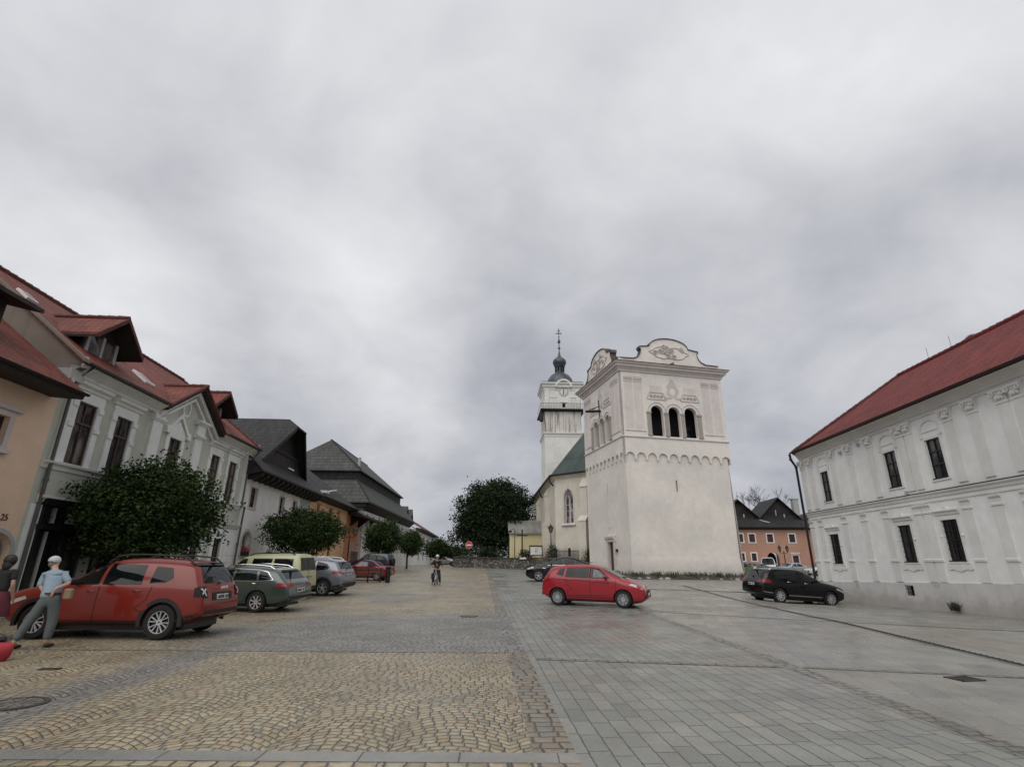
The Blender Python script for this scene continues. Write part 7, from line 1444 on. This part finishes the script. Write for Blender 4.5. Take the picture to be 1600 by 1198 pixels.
for a in ((-.31, -.22), (.13, .0)): skin('shoe', [B(a[0], a[1] - .02, .05, (.05, .045)), B(a[0] + .01, a[1] + .10, .045, (.05, .04)), B(a[0] + .015, a[1] + .19, .035, (.042, .03))], chain(0, 3), M['shoe'], t, 1)
s = MB(); s.sphere((-.37, .31, 1.58), .104, 16, 10, (1, 1.08, .95)); s.v = [(x, y, max(z, 1.555)) for x, y, z in s.v]; cp_ = obj('cap', s, M['cap'], t, 60, world=False); s = MB(); s.loft([[(-.37 + q * .085, .36 + .09 * (1 - q * q), 1.565 + w) for q in (-1, -.6, 0, .6, 1)] + [(-.37 + q * .08, .36, 1.57 + w) for q in (1, 0, -1)] for w in (0, .012)]); obj('brim', s, M['cap'], cp_, world=False)
s = MB(); s.tube([(-.42, .216, 1.56), (-.37, .206, 1.575), (-.32, .216, 1.56)], .009, 6); obj('cap_strap', s, M['hair'], cp_, world=False)
s = MB(); s.sphere((-.365, .29, 1.515), .085, 12, 8, (1, .9, .8)); obj('hair', s, M['greyhair'] if 'greyhair' in M else M['greyplaster'], t, 60, world=False)
s = MB()
for k in (-1, 1): s.sphere((-.365 + k * .088, .32, 1.525), .025, 8, 6, (.5, 1, 1.3))
s.sphere((-.365, .425, 1.525), .02, 8, 6, (.8, 1.2, 1.3)); obj('face', s, M['skin'], bo, 60, world=False)
s = MB(); s.box(.20, .36, .02, .12, .86, 1.06); bb = obj('waist_pouch', s, M['bagc'], t, world=False); bv = bb.modifiers.new('b', 'BEVEL'); bv.width = .03; bv.segments = 3
s = MB(); s.loft([[(.168 * math.cos(a), .0 + .13 * math.sin(a), .955 + w) for a in [2 * math.pi * i / 20 for i in range(20)]] for w in (0, .035)]); obj('belt', s, M['shoe'], t, world=False)
# --- person at the left edge: dark top, pink skirt
t = thing('person', 'person with dark hair, black top and dusky pink skirt, cut by the left edge', 'person', (-10.5, 11.6, 0))
body = [B(0, 0, .92, (.15, .11)), B(0, .02, 1.10, (.125, .09)), B(0, .05, 1.28, (.16, .10)), B(0, .05, 1.38, (.12, .08)), B(0, .06, 1.44, .05), B(0, .08, 1.50, .07), B(0, .09, 1.56, .085), B(0, .08, 1.62, .07), B(-.08, 0, .84, .09), B(-.09, 0, .46, .062), B(-.09, -.02, .09, .042), B(-.09, .10, .04, .036), B(.08, 0, .84, .09), B(.10, -.06, .46, .062), B(.12, -.12, .09, .042), B(.12, -.01, .04, .036), B(.17, .04, 1.36, .05), B(.24, 0, 1.10, .04), B(.22, .10, .88, .03), B(-.17, .04, 1.36, .05), B(-.25, .05, 1.12, .04), B(-.22, .22, .98, .03)]
ed = chain(0, 8) + [(0, 8), (8, 9), (9, 10), (10, 11), (0, 12), (12, 13), (13, 14), (14, 15), (3, 16), (16, 17), (17, 18), (3, 19), (19, 20), (20, 21)]
for wi, dr_, sd_ in ((18, (0, .3, -1), (-.3, .9, 0)), (21, (.2, .9, -.2), (0, 0, 1))):
    p = body[wi]; hp, he = hand(p[:3], dr_, sd_, .4); o_ = len(body); body += hp; ed += [(wi, o_)] + [(a + o_, b + o_) for a, b in he]
bo = skin('body', under(body), ed, M['skin'], t)
skin('top', [B(0, 0, .90, (.18, .145)), B(0, .02, 1.12, (.15, .115)), B(0, .05, 1.28, (.18, .125)), B(0, .05, 1.38, (.14, .10)), B(.17, .04, 1.36, .07), B(.22, .01, 1.18, .06), B(-.17, .04, 1.36, .07), B(-.235, .05, 1.18, .06)], chain(0, 4) + [(3, 4), (4, 5), (3, 6), (6, 7)], M['darktop'], t)
s = MB(); s.lathe((0, 0, .5), [(.27, 0), (.25, .15), (.20, .38), (.165, .48), (.15, .48)], 24); obj('skirt', s, M['pinkcloth'], t, 60, world=False)
s = MB(); s.sphere((0, .05, 1.585), .115, 14, 10, (1, 1, 1.05)); s.sphere((0, .0, 1.48), .09, 12, 8, (1, .7, 1.3)); obj('hair', s, M['hair'], t, 60, world=False)
s = MB(); s.sphere((0, .185, 1.55), .018, 8, 6, (.8, 1.2, 1.3)); s.sphere((0, .165, 1.505), .018, 8, 6, (1.4, .5, .5)); obj('face', s, M['skin'], bo, 60, world=False)
for a in ((-.09, 0.), (.12, -.1)): skin('shoe', [B(a[0], a[1] - .02, .045, (.045, .04)), B(a[0], a[1] + .16, .035, (.04, .03))], chain(0, 2), M['shoe'], t, 1)
# --- red bag with a black roll at the lower left corner
t = thing('shopping_bag', 'bright red bag with a black bundle on top, at the lower left edge', 'bag', (-8.62, 9.75, 0)); s = MB(); t.scale = (1, 1, .46)
s.loft([[(.26 * w * math.cos(a) * (1 + .12 * math.cos(4 * a)), .2 * w * math.sin(a), z) for a in [2 * math.pi * i / 20 for i in range(20)]] for w, z in ((.75, .0), (.95, .12), (1.05, .35), (1., .5), (.85, .6), (.3, .64))]); obj('bag_body', s, M['redcloth'], t, 60, world=False)
s = MB(); s.sphere((-.05, 0, .70), .13, 14, 10, (1.5, 1, .85)); obj('bundle', s, M['darktop'], t, 60, world=False); s = MB(); s.tube([(-.15, 0, .6), (-.16, 0, .85), (0, 0, .93), (.14, 0, .8), (.16, 0, .6)], .014, 6); obj('handle', s, M['darktop'], t, world=False)
# --- cyclist standing over a bicycle, facing the camera
cx, cy = -4.55, 34.4; cz_ = gz(cx, cy)
t = thing('person', 'cyclist in dark clothes and white helmet standing over a bicycle', 'person', (cx, cy, cz_))
body = [B(0, 0, .93, (.14, .11)), B(0, -.05, 1.12, (.13, .10)), B(0, -.14, 1.30, (.17, .11)), B(0, -.2, 1.40, (.13, .09)), B(0, -.24, 1.47, .055), B(.02, -.27, 1.54, .07), B(.02, -.28, 1.61, .085), B(.02, -.27, 1.67, .07), B(-.10, 0, .84, .09), B(-.20, -.06, .48, .062), B(-.24, .04, .09, .044), B(-.25, -.10, .04, .038), B(.10, 0, .84, .09), B(.19, -.1, .48, .062), B(.22, -.02, .09, .044), B(.23, -.15, .04, .038), B(.18, -.2, 1.37, .05), B(.32, -.26, 1.16, .04), B(.27, -.48, 1.07, .032), B(-.18, -.2, 1.37, .05), B(-.33, -.26, 1.16, .04), B(-.27, -.48, 1.07, .032)]
ed = chain(0, 8) + [(0, 8), (8, 9), (9, 10), (10, 11), (0, 12), (12, 13), (13, 14), (14, 15), (3, 16), (16, 17), (17, 18), (3, 19), (19, 20), (20, 21)]
for wi, sd_ in ((18, (-1, 0, .1)), (21, (1, 0, .1))):
    p = body[wi]; hp, he = hand(p[:3], (0, -.7, -.4), sd_, .6); o_ = len(body); body += hp; ed += [(wi, o_)] + [(a + o_, b + o_) for a, b in he]
bo = skin('body', under(body), ed, M['skin'], t)
skin('jacket', [B(0, 0, .90, (.165, .13)), B(0, -.05, 1.12, (.165, .125)), B(0, -.14, 1.30, (.195, .13)), B(0, -.2, 1.40, (.15, .11)), B(.18, -.2, 1.37, .075), B(.32, -.26, 1.16, .06), B(.28, -.43, 1.09, .048), B(-.18, -.2, 1.37, .075), B(-.33, -.26, 1.16, .06), B(-.28, -.43, 1.09, .048)], chain(0, 4) + [(3, 4), (4, 5), (5, 6), (3, 7), (7, 8), (8, 9)], M['darktop'], t)
skin('trousers', [B(0, 0, .96, (.16, .13)), B(-.10, 0, .84, .115), B(-.20, -.06, .48, .085), B(-.24, .03, .12, .06), B(.10, 0, .84, .115), B(.19, -.1, .48, .085), B(.22, -.03, .12, .06)], [(0, 1), (1, 2), (2, 3), (0, 4), (4, 5), (5, 6)], M['darktop'], t)
for a in ((-.245, .02), (.225, -.04)): skin('shoe', [B(a[0], a[1], .045, (.045, .04)), B(a[0], a[1] - .17, .035, (.04, .03))], chain(0, 2), M['shoe'], t, 1)
s = MB(); s.sphere((.02, -.26, 1.66), .118, 16, 10, (.95, 1.2, .9)); s.v = [(x, y, max(z, 1.635)) for x, y, z in s.v]; obj('helmet', s, M['helmet'], t, 60, world=False)
s = MB(); s.sphere((.02, -.37, 1.585), .018, 8, 6, (.8, 1.3, 1.4)); s.sphere((.02, -.35, 1.54), .02, 8, 6, (1.4, .5, .5))
for k in (-1, 1): s.sphere((.02 + k * .085, -.27, 1.60), .022, 8, 6, (.5, 1, 1.3))
obj('face', s, M['skin'], bo, 60, world=False); s = MB()
for k in (-1, 1): s.sphere((.02 + k * .032, -.355, 1.615), .010, 8, 6)
obj('eyes', s, M['hair'], bo, 60, world=False)
t = thing('bicycle', 'bicycle under the cyclist, front wheel towards the viewer, with a dark side bag', 'bicycle', (cx, cy, cz_)); 
def wheelb(y):
    s = MB(); L = []
    for i in range(33):
        a = 2 * math.pi * i / 32; L.append([(x_, y + (.34 + r_) * math.cos(a), .35 + (.34 + r_) * math.sin(a)) for x_, r_ in ((-.018, -.015), (.018, -.015), (.018, .012), (-.018, .012))])
    s.loft(L, cap=False); w = obj('wheel', s, M['tyre'], t, 40, world=False); s = MB()
    for i in range(14): a = 2 * math.pi * i / 14; s.tube([(0, y, .35), (0, y + .33 * math.cos(a), .35 + .33 * math.sin(a))], .003, 3)
    s.tube([(-.05, y, .35), (.05, y, .35)], .025, 8); obj('spokes', s, M['chrome'], w, world=False)
wheelb(-.68); wheelb(.42); s = MB()
for a, b in (((0, .42, .35), (0, -.05, .32)), ((0, -.05, .32), (0, .12, .82)), ((0, .12, .78), (0, -.5, .85)), ((0, -.05, .32), (0, -.48, .75)), ((0, .42, .35), (0, .12, .78)), ((.05, -.68, .35), (.05, -.54, .72)), ((-.05, -.68, .35), (-.05, -.54, .72)), ((0, -.54, .7), (0, -.47, 1.0))): s.tube([a, b], .017, 8)
obj('frame', s, M['greyplaster'], t, 40, world=False); s = MB(); s.tube([(-.31, -.50, 1.04), (-.2, -.5, 1.04), (0, -.47, 1.0), (.2, -.5, 1.04), (.31, -.50, 1.04)], .014, 8); obj('handlebar', s, M['black'], t, 40, world=False)
s = MB(); s.sphere((0, .14, .87), .1, 10, 8, (.8, 1.4, .4)); obj('saddle', s, M['black'], t, 60, world=False); s = MB(); s.tube([(-.09, -.05, .3), (.09, -.05, .3)], .02, 8); s.box(-.16, -.08, -.1, 0, .22, .24); s.box(.08, .16, -.1, 0, .38, .4); obj('pedals', s, M['black'], t, world=False)
s = MB(); s.box(-.36, -.2, .1, .4, .35, .68); bb = obj('side_bag', s, M['darktop'], t, world=False); bv = bb.modifiers.new('b', 'BEVEL'); bv.width = .04; bv.segments = 3
# --- wooden bench in front of the red convertible
bx, by = -9.15, 36.6; z = gz(bx, by); t = thing('park_bench', 'brown wooden bench standing in front of the red convertible', 'bench', (bx, by, z), R(8))
for k in range(3): s = MB(); s.box(-1.2, .75, -.2 + k * .15, -.08 + k * .15, .43, .47); obj('seat_slat', s, M['brownbench'], t, world=False)
for k in range(2): s = MB(); s.box(-1.2, .75, .24, .28, .60 + k * .18, .71 + k * .18); obj('backrest_slat', s, M['brownbench'], t, world=False)
for a in (-1.0, -.2, .6):
    s = MB(); s.box(a - .03, a + .03, -.2, -.13, 0, .43); s.box(a - .03, a + .03, .20, .27, 0, .9); s.box(a - .03, a + .03, -.2, .25, .38, .43); obj('leg', s, M['iron'], t, world=False)
s = MB(); q = (bx + 1.15, by - .2); s.lathe((q[0], q[1], z), [(.12, 0), (.15, .02), (.17, .5), (.15, .85), (.2, .9), (.2, .95), (.1, 1.0)], 14); solo('litter_bin', s, M['iron'], 'dark slim litter bin at the right end of the brown bench', 'litter bin', (q[0], q[1], z), sm=40)
# ------------------------------------------------------------------ give each separate piece an object of its own
def split_pieces(o, tol=.03):
    me = o.data; nv = len(me.vertices); par = list(range(nv))
    def find(a):
        while par[a] != a: par[a] = par[par[a]]; a = par[a]
        return a
    for p in me.polygons:
        v0 = find(p.vertices[0])
        for v in p.vertices[1:]: par[find(v)] = v0
    isl = {}
    for v in range(nv): isl.setdefault(find(v), []).append(v)
    co = [v.co.copy() for v in me.vertices]; G = []
    for vs in isl.values():
        lo = [min(co[v][i] for v in vs) - tol for i in range(3)]; hi = [max(co[v][i] for v in vs) + tol for i in range(3)]; G.append([lo, hi, list(vs)])
    ch = True
    while ch:
        ch = False; out = []
        for g in G:
            for h in out:
                if all(g[0][i] <= h[1][i] and h[0][i] <= g[1][i] for i in range(3)):
                    h[0] = [min(g[0][i], h[0][i]) for i in range(3)]; h[1] = [max(g[1][i], h[1][i]) for i in range(3)]; h[2] += g[2]; ch = True; break
            else: out.append(g)
        G = out
    if len(G) < 2 or len(G) > 95: return
    sm = any(p.use_smooth for p in me.polygons); fo = {}
    own = {v: k for k, g in enumerate(G) for v in g[2]}
    for p in me.polygons: fo.setdefault(own[p.vertices[0]], []).append(tuple(p.vertices))
    kids = list(o.children); first = None
    for k, g in enumerate(G):
        if k not in fo: continue
        ix = {v: i for i, v in enumerate(g[2])}; m2 = mkmesh(o.name.split('.')[0], [tuple(co[v]) for v in g[2]], [tuple(ix[v] for v in f) for f in fo[k]])
        for mt in me.materials: m2.materials.append(mt)
        if sm: smooth(m2, 38)
        if first is None: first = True; o.data = m2; continue
        q = bpy.data.objects.new(o.name.split('.')[0], m2); COL.objects.link(q); q.parent = o.parent; q.matrix_parent_inverse = o.matrix_parent_inverse.copy(); q.location = o.location; q.rotation_euler = o.rotation_euler
SPL = {'pilaster', 'pilasters', 'capital', 'painted_panel', 'buttress', 'column', 'scrollwork', 'cartouche', 'gable', 'gable_relief', 'side_window', 'tail_light', 'headlight', 'roof_rail', 'rafter_end', 'canopy_bracket', 'bar', 'rail', 'post', 'shutter', 'wheel_arch_trim', 'floodlight', 'lightning_rod', 'arm', 'downpipe', 'vent_slot', 'eyes', 'gable_roof', 'fog_lamp', 'door_handle', 'side_gill', 'pedals', 'rear_quarter_pane', 'front_seat_glow', 'tail_lamp_cross', 'tail_light_red', 'sill_trim', 'bumper_trim', 'pane', 'wall', 'grille', 'string_course', 'cornice', 'frame', 'gable_coping', 'gutter', 'railing', 'ridge_tiles', 'opening', 'surround', 'numerals', 'soft_top', 'mirror', 'chrome_trim', 'gable_beam'}
REN = {'pilasters': 'pilaster', 'rafter_end': 'rafter_end'}
for o in list(bpy.data.objects):
    b = o.name.split('.')[0]
    if o.type == 'MESH' and o.parent is not None and b in SPL - {'ridge_tiles', 'grille', 'railing', 'frame', 'wall', 'surround', 'mirror', 'string_course'}:
        if b in REN: o.name = REN[b]
        split_pieces(o, .012 if b in ('bar', 'pane') else .03)
